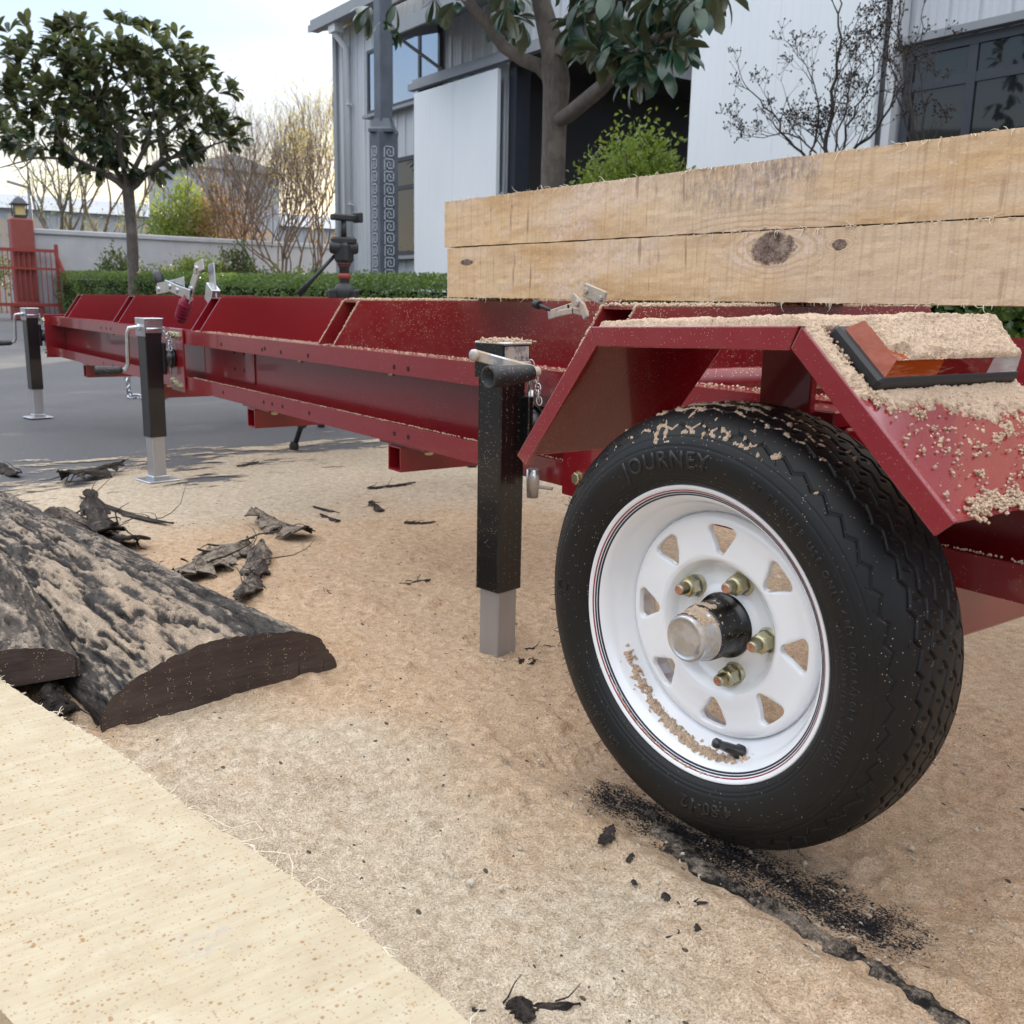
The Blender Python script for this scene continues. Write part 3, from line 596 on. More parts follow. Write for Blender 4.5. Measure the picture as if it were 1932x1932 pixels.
# canopy over the left leaf
mb = MB(); c0, c1 = -14.6, -12.3
for i in range(14):
    x = c0+(c1-c0)*i/14; mb.prism([(x, BY-.02, 5.02), (x+.10, BY-.02, 5.05), (x+.165, BY-.02, 5.02), (x+.165, BY-1.0, 4.72), (x+.1, BY-1.0, 4.75), (x, BY-1.0, 4.72)][:3] + [(x+.165, BY-.02, 5.0), (x, BY-.02, 5.0)], (0, 0, 0), (0, -1.0, -.30))
mb.box(((c0+c1)/2, BY-1.03, 4.70), (c1-c0+.08, .04, .20)); mb.box((c0-.02, BY-.52, 4.80), (.03, 1.0, .16), M=Matrix.Rotation(math.atan(.3), 4, 'X'))
mb.bar((c0+.1, BY-.95, 4.66), (c0+.1, BY-.03, 4.25), .04, .04); mb.bar((c1-.1, BY-.95, 4.66), (c1-.1, BY-.03, 4.25), .04, .04); mb.bar((c0+.1, BY-.9, 4.75), (c0+.1, BY-.04, 5.45), .03, .03)
B(mb, 'canopy', M['trim'])
# dark hall behind the doorway
mb = MB(); a, b, y0, y1, zt = -18.2, -4.0, BY+.25, BY+15.0, 5.5
mb.add([(a, y0, .02), (b, y0, .02), (b, y1, .02), (a, y1, .02), (a, y0, zt), (b, y0, zt), (b, y1, zt), (a, y1, zt)], [(0, 1, 2, 3), (1, 5, 6, 2), (0, 3, 7, 4)])
for (xa, xb) in ((a, -16.6), (-15.0, -13.0), (-11.2, -9.2), (-7.4, b)): mb.add([(xa, y0, zt), (xb, y0, zt), (xb, y1, zt), (xa, y1, zt)], [(0, 3, 2, 1)])  # ceiling left open under the roof gaps, to brighten the hall
corrug(mb, a, b, 0, zt, y1, .4, .04)
mb.add([(D1, y0-.02, 0), (b, y0-.02, 0), (b, y0-.02, zt), (D1, y0-.02, zt), (a, y0-.02, 0), (D0, y0-.02, 0), (D0, y0-.02, zt), (a, y0-.02, zt)], [(0, 1, 2, 3), (4, 5, 6, 7)])
B(mb, 'hall_lining', M['inside'])
def girt(c, d): mb = MB(); mb.box(c, d); B(mb, 'wall_girt', M['inside_rail'])
for z in (1.3, 2.5, 3.6, 4.6): girt(((a+b)/2, y1-.10, z), (b-a, .10, .07))
for x in (-16, -12, -8): girt((x, y1-.3, 2.7), (.22, .16, 5.4))
girt((-13.5, BY+6, 2.62), (7.5, .10, .12))
mb = MB(); mb.box((-14.6, BY+6.1, 1.25), (4.2, .08, 2.5)); B(mb, 'inner_partition', M['inside_panel'])
# right window band
window(-6.02, -2.3, .9, bz(.272), BY-.065, vs=(atY(1845, 120, BY).x, -3.1), hs=(atY(1690, 175, BY).z,), fw=.085)
mb = MB(); mb.box((-4.2, BY-.11, bz(.272)+.05), (3.9, .12, .07)); B(mb, 'window_head', M['trim'])
mb = MB(); mb.box((-6.12, BY-.10, 2.4), (.09, .16, 4.8)); B(mb, 'door_stop', M['pipe'])

# ---------------------------------------------------------------- boundary wall, gate, far things
WX = -25.0
mb = MB(); mb.box((WX-.12, 13.4, .96), (.24, 17.6, 1.92)); mb.box((WX-.12, 13.4, 1.98), (.34, 17.7, .12), bev=.02)
o = mb.build('boundary_wall', M['wall']); tag(o, 'grey rendered boundary wall with a low coping behind the shrubs', 'wall')
pr = empty('gate_pillar', (WX-.1, 4.35, 0), 'red square gate pillar with a yellow lantern on top', 'pillar')
mb = MB(); mb.box((0, 0, 1.12), (.46, .46, 2.24), bev=.03); mb.box((0, 0, .2), (.62, .62, .4), bev=.03)
for i in range(4): mb.box((.235, -.16+.107*i, .98), (.02, .05, 1.0))
mb.build('pillar_body', M['pillar'], pr)
mb = MB(); mb.box((0, 0, 2.28), (.26, .26, .05)); mb.box((0, 0, 2.55), (.36, .36, .03)); mb.lathe([(0, .22), (.10, .12), (.16, .02)], 4, (0, 0, 2.565), smooth=False)
for sx in (-1, 1):
    for sy in (-1, 1): mb.box((sx*.13, sy*.13, 2.42), (.025, .025, .24))
lan = mb.build('lantern', M['frame'], pr); mb = MB(); mb.box((0, 0, 2.42), (.22, .22, .22), bev=.01); mb.build('lantern_glass', M['lantern'], lan)
gt = empty('entrance_gate', (WX+.2, 3.0, 0), 'red steel bar gate left of the red pillar', 'gate')
mb = MB(); mb.box((0, .4, 1.55), (.06, 3.2, .07)); mb.box((0, .4, .35), (.06, 3.2, .07)); mb.box((0, .4, 1.15), (.05, 3.2, .05))
for y in (-1.2, .4, 2.0): mb.box((0, y, .9), (.07, .07, 1.6))
mb.bar((.0, 1.98, 1.5), (.35, 2.35, .2), .06, .06)
mb.build('gate_frame', M['gate'], gt)
mb = MB()
for i in range(28): mb.box((0, -1.1+.11*i, .85), (.018, .018, 1.4))
mb.build('gate_bars', M['gate'], gt)
mb = MB()
for i in range(95):
    y = 2.2+i*.235; h = 2.75+.25*math.sin(i*1.7)+.15*random.random(); mb.box((-36, y, h/2), (.03, .13+.04*random.random(), h))
mb.box((-36.05, 13, 1.2), (.05, 23, .08)); mb.box((-36.05, 13, 2.4), (.05, 23, .08))
o = mb.build('paling_fence', M['pale_fence']); tag(o, 'tall pale timber paling fence beyond the boundary wall', 'fence')
mb = MB(); mb.box((-62, 17, 2.4), (8, 40, 4.9)); mb.prism([(-66.3, -3.2, 4.85), (-57.7, -3.2, 4.85), (-62, -3.2, 5.9)], (0, 0, 0), (0, 40.4, 0))
for i in range(80): mb.box((-57.97, -2.6+i*.5, 2.4), (.05, .08, 4.8))
o = mb.build('warehouse', M['far']); tag(o, 'long low grey warehouse far behind the paling fence', 'building')
mb = MB(); c_ = atX(405, 330, -48); hz = atX(405, 305, -48).z; mb.box((-51, c_.y+.9, hz/2), (6, 4.6, hz)); mb.prism([(-47.8, c_.y-1.6, hz-.3), (-47.8, c_.y+3.4, hz-.3), (-47.8, c_.y+.9, hz+.45)], (0, 0, 0), (-6.4, 0, 0))
for i in range(9): mb.box((-47.98, c_.y-1.3+i*.5, hz/2), (.05, .07, hz-.1))
o = mb.build('gable_shed', M['far']); tag(o, 'grey gabled shed rising behind the bare willow', 'building')
def stake(px, py, X, h): 
    p = atX(px, py, X); return p
p = atX(843*.902/2.61+0, 445, -30)
mb = MB(); p = atX(327, 440, -30); mb.box((p.x, p.y, 1.6), (.16, .16, 3.2)); o = mb.build('fence_post', M['wall']); tag(o, 'grey concrete post standing beside the leafy bush', 'post')
mb = MB(); p = atX(60, 430, -29); mb.tube([(p.x, p.y, 0), (p.x, p.y, 2.9), (p.x, p.y, 3.3)], [.05, .04, .04], 8); mb.bar((p.x, p.y, 3.28), (p.x, p.y-.5, 3.4), .14, .05); o = mb.build('street_light', M['trim']); tag(o, 'thin grey pole with a short arm behind the lantern pillar', 'street lamp')

# ---------------------------------------------------------------- lamp post with key pattern
LX, LY = -11.05, 5.98
lp = empty('lamp_post', (LX, LY, 0), 'square slate grey lamp post with a pale meander pattern on its base', 'lamp post')
mb = MB(); zb = (atY(725, 250, LY)).z; s_ = .255
mb.box((0, 0, zb/2), (s_, s_, zb), bev=.006); mb.box((0, 0, .12), (.36, .36, .24), bev=.01); mb.build('base_column', M['post'], lp)
mb = MB(); mb.lathe([(0, .205), (.035, .205), (.06, .175), (.16, .135)], 4, (0, 0, zb-.01), smooth=False); 
mb.v = [tuple(Matrix.Rotation(R(45), 3, 'Z') @ Vector(v)) for v in mb.v]; mb.build('collar', M['post'], lp)
mb = MB(); mb.box((0, 0, zb+.12+1.9), (.165, .165, 3.8), bev=.008); mb.build('upper_shaft', M['post'], lp)
def keyunit(mb, face, z0, h, w_):
    # squared spiral drawn as raised bars on a face ('x' = +X side, 'y' = -Y side)
    t_ = w_*.085
    segs = [((-.42, 0), (-.42, 1)), ((-.42, 1), (.42, 1)), ((.42, 1), (.42, .16)), ((.42, .16), (-.16, .16)), ((-.16, .16), (-.16, .72)), ((-.16, .72), (.14, .72)), ((.14, .72), (.14, .44))]
    for (a, b) in segs:
        u0, u1 = sorted((a[0], b[0])); v0, v1 = sorted((a[1], b[1]))
        du = (u1-u0)*w_+t_; dv = (v1-v0)*h*.86+t_; cu = (u0+u1)/2*w_; cv = z0+(v0+v1)/2*h*.86+h*.07
        if face == 'x': mb.box((s_/2+.0025, cu, cv), (.005, du, dv))
        else: mb.box((cu, -s_/2-.0025, cv), (du, .005, dv))
kw = .145
for face in 'xy':
    mb = MB(); z1_ = zb-.16; z0_ = zb-2.02; n = 13
    for i in range(n): keyunit(mb, face, z0_+(z1_-z0_)*i/n, (z1_-z0_)/n, kw)
    for i in range(3): keyunit(mb, face, .12+i*.14, .14, kw)
    mb.build('key_pattern', M['key'], lp)

# ================================================================== VEGETATION
_w = [.015, .085, .15, .195, .20, .15, .012]; _y = [0, .18, .36, .54, .72, .88, 1.0]; _z = [0, .03, .045, .04, .015, -.03, -.085]
OBO = np.array([q for w_, y_, z_ in zip(_w, _y, _z) for q in ((-w_, y_, z_+w_*.22), (0, y_+.02, z_), (w_, y_, z_+w_*.22))])
OBF = np.array([q for i in range(6) for q in ((3*i, 3*i+1, 3*i+4, 3*i+3), (3*i+1, 3*i+2, 3*i+5, 3*i+4))])
DIA = np.array([(0, 0, 0), (-.27, .5, .07), (0, 1, -.03), (.27, .5, .07)]); DIF = np.array([(0, 3, 2, 1)])
def leaves(name, P, D, U, S, mat, parent=None, shape='dia', wid=1.0):
    T, TF = (OBO, OBF) if shape == 'obo' else (DIA, DIF)
    P, D, U, S = map(np.asarray, (P, D, U, S)); N = len(P)
    D = D/np.linalg.norm(D, axis=1, keepdims=True); sd_ = np.cross(D, U); sd_ /= np.maximum(np.linalg.norm(sd_, axis=1, keepdims=True), 1e-6); U = np.cross(sd_, D)
    V = P[:, None]+S[:, None, None]*(T[None, :, 0:1]*sd_[:, None]*wid+T[None, :, 1:2]*D[:, None]+T[None, :, 2:3]*U[:, None])
    k = len(T); F = (TF[None]+(np.arange(N)*k)[:, None, None]).reshape(-1, 4)
    rnd = np.repeat(np.clip(rng.normal(.45, .25, N), 0, 1), k)
    return npmesh(name, V.reshape(-1, 3), F, mat, parent, smooth=(shape == 'obo'), attrs={'rnd': rnd})
def unit(N):
    v = rng.normal(size=(N, 3)); return v/np.linalg.norm(v, axis=1, keepdims=True)
def grow(mb, p, d, length, r, depth, tips, nodes, spread=.6, ratio=.72, kids=(2, 3), lift=.15, bend=.12, rr=.62, seg=4, nside=6):
    pts = [Vector(p)]; q = Vector(p); d = Vector(d).normalized()
    for i in range(seg):
        d = (d + Vector((random.gauss(0, bend), random.gauss(0, bend), random.gauss(0, bend)+lift*.25))).normalized(); q = q + d*(length/seg); pts.append(q.copy())
    r1 = r*(rr if depth > 0 else .35); mb.tube(pts, [r+(r1-r)*i/seg for i in range(seg+1)], nside if r > .01 else 4, cap=False)
    nodes += [(pp.copy(), d.copy()) for pp in pts[1:]]
    if depth == 0: tips.append((q.copy(), d.copy())); return
    nk = random.randint(*kids); a0 = random.uniform(0, 6.28)
    for k in range(nk):
        a = a0+6.283*k/nk+random.uniform(-.5, .5); o1 = d.orthogonal().normalized(); o2 = d.cross(o1)
        nd = (d + (o1*math.cos(a)+o2*math.sin(a))*random.uniform(spread*.6, spread*1.3) + Vector((0, 0, lift))).normalized()
        grow(mb, q if k < 2 or random.random() < .5 else pts[-2], nd, length*ratio*random.uniform(.8, 1.2), r1*random.uniform(.75, .95), depth-1, tips, nodes, spread, ratio, kids, lift, bend, rr, seg, nside)
def A3(v): return np.array([tuple(k) for k in v])

# magnolia on the left
root = empty('magnolia_tree', (-18.6, 5.0, 0), 'round crowned broadleaf magnolia with dark leaves standing free in the hedge on the left', 'tree')
mb = MB(); tips = []; nodes = []
mb.tube([(0, 0, 0), (.02, 0, .8), (0, .02, 1.75), (-.02, 0, 2.45)], [.13, .105, .095, .10], 12, cap=False)
random.seed(11)
for (dx, dy, dz, L_) in ((-.55, -.35, 1, .75), (.35, .35, 1.1, .8), (.1, .75, .9, .7), (-.2, -.9, .8, .8), (.5, -.2, .9, .75)):
    grow(mb, (-.02, 0, 2.4), (dx, dy, dz), L_*1.15, .062, 3, tips, nodes, .7, .74, (2, 3), .10)
mb.build('trunk', M['trunk'], root)
ctr = np.array((-.12, -.20, 3.88)); axes_ = np.array((2.1, 2.32, 1.42))
K = 600; u = unit(K); rad = rng.random(K)**.40
C_ = ctr+u*axes_*rad[:, None]*(.62+.62*fbm(u[:, 0]*1.6+9, u[:, 1]*1.6+u[:, 2]*2.3, 2, 2)[:, None])
low = (C_[:, 2] < 2.7+.35*np.abs(C_[:, 1])*0) & (rng.random(K) < .55); C_ = C_[~low]
hole = fbm(C_[:, 1]*1.1+3, C_[:, 2]*1.1+C_[:, 0], 3, 77); C_ = C_[hole > .46]
C_ = np.concatenate([C_, A3([p for p, d in tips if p.z > 2.9])])
P = []; D = []
for c in C_:
    out_ = (c-ctr)/axes_; out_ = out_/max(np.linalg.norm(out_), .2)+np.array((0, 0, .55)); out_ /= np.linalg.norm(out_); nl = rng.integers(7, 13)
    for k in range(nl): v = unit(1)[0]; v = v-out_*(v@out_); P.append(c+v*.02); D.append(out_*rng.uniform(.15, 1.1)+v)
P = np.array(P); D = np.array(D); S = rng.uniform(.19, .31, len(P))
leaves('crown', P, D, np.array((0, 0, 1.0))+unit(len(P))*.5, S, M['mag_leaf'], root, 'obo')

# magnolia in front of the doorway
random.seed(5)
root = empty('magnolia_tree', (-5.95, 4.63, 0), 'near magnolia with a thick grey forked trunk in front of the open doorway', 'tree')
mb = MB(); tips = []; nodes = []
def T2(px, py, Y=4.63): return atY(px, py, Y)-Vector((-5.95, 4.63, 0))
tr_ = [Vector((0, 0, 0)), T2(1043, 340), T2(1046, 240), T2(1050, 160), T2(1046, 130)]
mb.tube(tr_, [.105, .088, .088, .098, .10], 16, cap=False)
mb.tube([T2(1047, 150), T2(1043, 90), T2(1030, 40), T2(1015, -20), T2(1000, -90)], [.092, .088, .075, .062, .05], 12, cap=False)
mb.tube([T2(1040, 150), T2(1018, 125, 4.6), T2(985, 112, 4.5), T2(950, 88, 4.4), T2(915, 40, 4.3), T2(880, 0, 4.2), T2(840, -50, 4.1)], [.05, .055, .05, .045, .042, .036, .028], 10, cap=False)
mb.tube([T2(1048, 230), T2(1075, 215, 4.6), T2(1105, 190, 4.5), T2(1135, 165, 4.4), T2(1180, 120, 4.25)], [.05, .055, .052, .05, .035], 10, cap=False)
mb.tube([T2(1052, 110), T2(1070, 70, 4.7), T2(1100, 20, 4.8), T2(1130, -40, 4.9)], [.06, .05, .045, .035], 10, cap=False)
for (a, b, Yl) in (((1180, 120), (1280, 60), 4.1), ((1180, 120), (1240, 20), 4.3), ((1130, -30), (1300, -10), 4.3), ((860, -20), (740, 10), 4.0), ((1110, 20), (1220, 0), 4.4)): mb.tube([T2(*a, 4.25), T2((a[0]+b[0])/2, (a[1]+b[1])/2-15, (4.25+Yl)/2), T2(*b, Yl)], [.03, .022, .012], 8, cap=False)
mb.build('trunk', M['trunk'], root)
P = []; D = []
def clus(px, py, Y, n_, droop=.2, spr=1.0):
    c = np.array(T2(px, py, Y)); ax = unit(1)[0]*.5+np.array((0, -.3, .3-droop)); ax /= np.linalg.norm(ax)
    for k in range(n_): v = unit(1)[0]; v = v-ax*(v@ax); P.append(c+v*.015); D.append(ax*rng.uniform(.0, .9)+v*spr+np.array((0, 0, -droop)))
reg = [(1190, 60, 95, 75, 24), (1280, 30, 60, 45, 11), (1110, 90, 45, 60, 8), (1225, 130, 50, 35, 9), (1130, 0, 60, 50, 10), (1160, 115, 45, 40, 7), (970, -5, 45, 25, 5), (960, 60, 16, 50, 5), (905, -20, 30, 10, 2), (1020, -35, 90, 30, 8), (1310, 0, 50, 25, 8), (1270, 70, 45, 40, 8), (1180, 150, 60, 25, 7), (980, 40, 30, 40, 4)]
for (cx, cy, rx, ry, n_) in reg:
    for k in range(n_):
        a = rng.random()*6.28; q = rng.random()**.5; clus(cx+rx*q*math.cos(a), cy-30+ry*q*math.sin(a), 4.55+rng.uniform(-.6, .6), int(rng.integers(6, 10)), rng.uniform(.3, 1.1))
for (x, y) in ((700, 15), (745, 10), (690, 20), (820, 0), (860, 5), (725, 40)): clus(x, y, 4.0, 6, .8)
# the crown goes on above the frame
for k in range(230):
    u_ = unit(1)[0]*np.array((1.7, 1.9, 1.2))*rng.random()**.4; c = np.array((.1, -.1, 4.1))+u_
    if c[2] < .47*(4.63+c[1])+.95: continue
    ax = u_/2+np.array((0, 0, .4)); ax /= np.linalg.norm(ax)
    for j in range(8): v = unit(1)[0]; v = v-ax*(v@ax); P.append(c); D.append(ax*rng.uniform(0, .9)+v)
P = np.array(P); D = np.array(D); S = rng.uniform(.13, .235, len(P))
leaves('crown', P, D, np.array((0, 0, 1.0))+unit(len(P))*.45, S, M['mag_near'], root, 'obo', .88)

# trimmed hedge
HX0, HX1, HY0, HY1 = -27.6, .6, 5.0, 5.95
def ht(x): return np.interp(x, [-28, -20, -13, -8, -3, 1], [1.10, .99, .86, .82, .84, .84])
hd = empty('hedge', (-14, 5.4, 0), 'long clipped green hedge running along the yard behind the trailer', 'hedge')
mb = MB(); xx = np.linspace(HX0+.15, HX1-.1, 40)
for x0, x1 in zip(xx, xx[1:]): 
    h0, h1 = ht(x0)-.12, ht(x1)-.12; mb.add([(x0+14, HY0+.14-5.4, 0), (x1+14, HY0+.14-5.4, 0), (x1+14, HY1-.14-5.4, 0), (x0+14, HY1-.14-5.4, 0), (x0+14, HY0+.14-5.4, h0), (x1+14, HY0+.14-5.4, h1), (x1+14, HY1-.14-5.4, h1), (x0+14, HY1-.14-5.4, h0)], [(0, 3, 2, 1), (4, 5, 6, 7), (0, 1, 5, 4), (2, 3, 7, 6), (1, 2, 6, 5), (3, 0, 4, 7)])
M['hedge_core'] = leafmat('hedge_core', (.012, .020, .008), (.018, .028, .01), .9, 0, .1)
mb.build('dark_core_box', M['hedge_core'], hd)  # solid dark box added inside the leaves so the hedge is not see-through
Ps = []; Ns = []
def side(n_, f_): 
    for _ in range(1):
        Ps.append(f_(n_))
N1 = 52000; x = rng.uniform(HX0, HX1, N1); dens = np.clip(9/np.abs(x-2), .35, 1.2); x = x[rng.random(N1) < dens/1.2*1.0]; n1 = len(x)
zf = rng.random(n1)*ht(x); P1 = np.stack([x, HY0+rng.uniform(-.06, .12, n1)+.05*np.sin(x*3+zf*5), zf], 1); N_1 = np.tile((0, -1, .2), (n1, 1))
N2 = 42000; x = rng.uniform(HX0, HX1, N2); P2 = np.stack([x, rng.uniform(HY0, HY1, N2), ht(x)+rng.uniform(-.10, .05, N2)+.04*(fbm(x*2, x*0, 3, 9)-.5)], 1); N_2 = np.tile((0, 0, 1), (N2, 1))
N3 = 2600; P3 = np.stack([HX0+rng.uniform(-.06, .1, N3), rng.uniform(HY0, HY1, N3), rng.random(N3)*1.08], 1); N_3 = np.tile((-1, 0, .2), (N3, 1))
P = np.concatenate([P1, P2, P3]); Nn = np.concatenate([N_1, N_2, N_3]).astype(float); D = Nn*.6+unit(len(P))
near_ = P[:, 0] > -6
S = np.where(near_, rng.uniform(.045, .075, len(P)), rng.uniform(.03, .055, len(P)))
leaves('foliage', P-np.array((-14, 5.4, 0)), D, Nn+unit(len(P))*.7, S, M['hedge_leaf'], hd, 'dia', 1.25)

def bush(name, label, cat, c, rx, ry, h, n_, mat, size, grp=None, stem=True, seed=1, z0=.05, colm=1.0, parent=None):
    random.seed(seed); r_ = empty(name, (c[0], c[1], 0), label, cat, grp); mb = MB()
    for k in range(9):
        a = random.random()*6.28; e = random.random(); mb.tube([(0, 0, 0), (rx*.3*math.cos(a), ry*.3*math.sin(a), h*.35), (rx*.7*e*math.cos(a), ry*.7*e*math.sin(a), h*.85)], [.02, .014, .005], 5, cap=False)
    mb.build('stems', M['twig'], r_)
    K = max(12, n_//26); u = unit(K); u[:, 2] = np.abs(u[:, 2])*1.0-.15; cc = np.array((0, 0, h*.45))+u*np.array((rx, ry, h*.52))*(rng.random(K)**.35)[:, None]*rng.uniform(.75, 1.12, K)[:, None]
    cc[:, 2] = np.maximum(cc[:, 2], z0); idx = rng.integers(0, K, n_); P = cc[idx]+rng.normal(size=(n_, 3))*np.array((rx, ry, h*.5))*.11; P[:, 2] = np.maximum(P[:, 2], z0)
    D = unit(n_)+np.array((0, 0, .6))+(P-np.array((0, 0, h*.4)))*.3
    leaves('foliage', P, D, unit(n_)+np.array((0, 0, .6)), rng.uniform(size*.7, size*1.3, n_), mat, r_, 'dia', 1.1)
    return r_
def gb(px, py, X): p = atX(px, py, X); return (p.x, p.y)
c = gb(228, 500, -22); bush('shrub', 'loose dark shrub right against the wall, just left of the free magnolia trunk', 'shrub', c, .55, .55, 1.75, 1500, M['shrub_leaf'], .075, seed=2)
c = gb(290, 500, -20.5); bush('shrub', 'low dark shrub just right of the free magnolia trunk', 'shrub', c, .55, .6, 1.35, 1500, M['shrub_leaf'], .07, seed=3)
c = gb(372, 500, -19.5); bush('shrub', 'rounded yellow green shrub in front of the grey wall, beside the toggle clamp', 'shrub', c, .75, .80, 1.55, 3600, M['green_far'], .07, seed=4)
c = gb(450, 500, -19.0); bush('shrub', 'upright dark shrub between the yellow green shrub and the bare willow', 'shrub', c, .45, .5, 1.75, 1900, M['shrub_leaf'], .07, seed=5)
c = gb(520, 505, -18.5); bush('shrub', 'dark low shrub under the bare willow stems', 'shrub', c, .6, .7, 1.30, 2000, M['shrub_leaf'], .065, seed=6)
c = gb(590, 505, -17.0); bush('shrub', 'dark shrub left of the tripod head in front of the wall end', 'shrub', c, .55, .55, 1.35, 1800, M['shrub_leaf'], .06, seed=7)
c = (-15.2, 8.1); bush('shrub', 'dark leafy shrub at the foot of the building corner beside the lamp post', 'shrub', c, .8, .45, 1.25, 2200, M['shrub_leaf'], .06, seed=8)
c = gb(345, 440, -28.5); bush('bush', 'tall bright green bush beyond the wall, right of the concrete post', 'bush', c, 1.0, 1.05, 4.1, 5200, M['green_far'], .11, seed=9)
c = gb(420, 440, -28); bush('bush', 'brownish half bare bush beyond the wall in front of the gabled shed', 'bush', c, .9, 1.2, 4.2, 3600, M['dry_leaf'], .09, seed=10)
c = gb(20, 445, -27); bush('bush', 'green bush behind the bars of the red gate', 'bush', (c[0], c[1]-.9), .8, 1.1, 1.9, 1800, M['shrub_leaf'], .09, seed=12)
p = atY(1195, 330, 6.3); bush('boxwood_bush', 'bright green round boxwood ball with one tall shoot before the doorway', 'bush', (p.x, p.y), .60, .58, 2.28, 20000, M['box_leaf'], .048, seed=13, z0=1.3)
# pale-leaved tall shoot
p2_ = atY(1225, 255, 6.3)-Vector((p.x, p.y, 0)); mb = MB(); mb.tube([(p2_.x, 0, 1.8), (p2_.x, 0, p2_.z)], [.008, .004], 5); 
sh = mb.build('shoot', M['twig'], bpy.data.objects['boxwood_bush'])
N = 60; zz_ = rng.uniform(1.85, p2_.z, N); leaves('foliage', np.stack([np.full(N, p2_.x), np.zeros(N), zz_], 1), unit(N)+np.array((0, 0, .5)), unit(N)+np.array((0, 0, .7)), rng.uniform(.05, .09, N), M['box_leaf'], bpy.data.objects['boxwood_bush'], 'dia', 1.2)

# bare multi-stem trees beyond the wall
def bare(name, label, c, stems, h, seed, mat, leafm=None, nleaf=0, lsize=.06, depth=4, r0=.09, spread=.45, berries=0, kids=(2, 3), ratio=.74, lift=.25, twigs=True, bend=.12):
    random.seed(seed); r_ = empty(name, (c[0], c[1], 0), label, 'tree'); mb = MB(); tips = []; nodes = []
    for k in range(stems):
        a = 6.283*k/stems+random.uniform(-.4, .4); grow(mb, (.05*math.cos(a), .05*math.sin(a), 0), (math.cos(a)*.42, math.sin(a)*.42, 1), h*.30*random.uniform(.85, 1.15), r0, depth, tips, nodes, spread, ratio, kids, lift, bend, .66, 4, 7)
    mb.build('trunk', mat, r_)
    if nleaf:
        tp = A3([p for p, d in tips+nodes[len(nodes)//4:]]); idx = rng.integers(0, len(tp), nleaf); P = tp[idx]+rng.normal(size=(nleaf, 3))*h*.022
        leaves('crown', P, unit(nleaf)-np.array((0, 0, .3)), unit(nleaf), rng.uniform(lsize*.6, lsize*1.3, nleaf), leafm, r_, 'dia', 1.0)
    if berries:
        tp = [p for p, d in tips]; mb = MB(); V0 = [(1, 0, 0), (-1, 0, 0), (0, 1, 0), (0, -1, 0), (0, 0, 1), (0, 0, -1)]; F0 = [(0, 2, 4), (2, 1, 4), (1, 3, 4), (3, 0, 4), (2, 0, 5), (1, 2, 5), (3, 1, 5), (0, 3, 5)]
        for p in tp:
            for j in range(berries):
                if random.random() < .35: continue
                s = random.uniform(.006, .0095); q = p+Vector((random.gauss(0, .025), random.gauss(0, .025), random.gauss(0, .03))); mb.add([tuple(Vector(v)*s+q) for v in V0], F0)
                mb.tube([q, p-Vector((0, 0, .02))], .0014, 3, cap=False)
        o = mb.build('seed_heads', M['berry'], r_, fix=False)
    return r_
c = gb(118, 440, -28); bare('bare_tree', 'thin leaved tree with three spreading stems rising behind the wall on the left', c, 3, 4.6, 21, M['trunk'], M['green_far'], 1500, .06, 4, .10, .55, bend=.16)
c = gb(548, 480, -22.5); bare('willow_tree', 'bare curly willow with many upright stems and a few golden leaves near the building', c, 8, 5.4, 33, M['twig'], M['gold_leaf'], 1500, .05, 5, .038, .34, kids=(2, 4), lift=.55, ratio=.74, bend=.24)
c = gb(480, 470, -26); bare('willow_tree', 'brown leafless willow in the middle of the gap beyond the wall', c, 8, 5.3, 37, M['twig'], M['dry_leaf'], 1500, .045, 5, .042, .38, kids=(2, 4), lift=.45, bend=.22)
c = gb(612, 440, -27); bare('golden_tree', 'golden leaved tree glowing against the light right beside the building corner', c, 6, 5.6, 39, M['straw'], M['gold_leaf'], 4800, .07, 5, .05, .42, lift=.4, bend=.18)
c = gb(30, 440, -33); bare('bare_tree', 'tall fine twigged tree behind the crown of the free magnolia', (c[0], c[1]+2.0), 3, 7.2, 41, M['twig'], M['green_far'], 1800, .06, 5, .10, .45, kids=(2, 3))
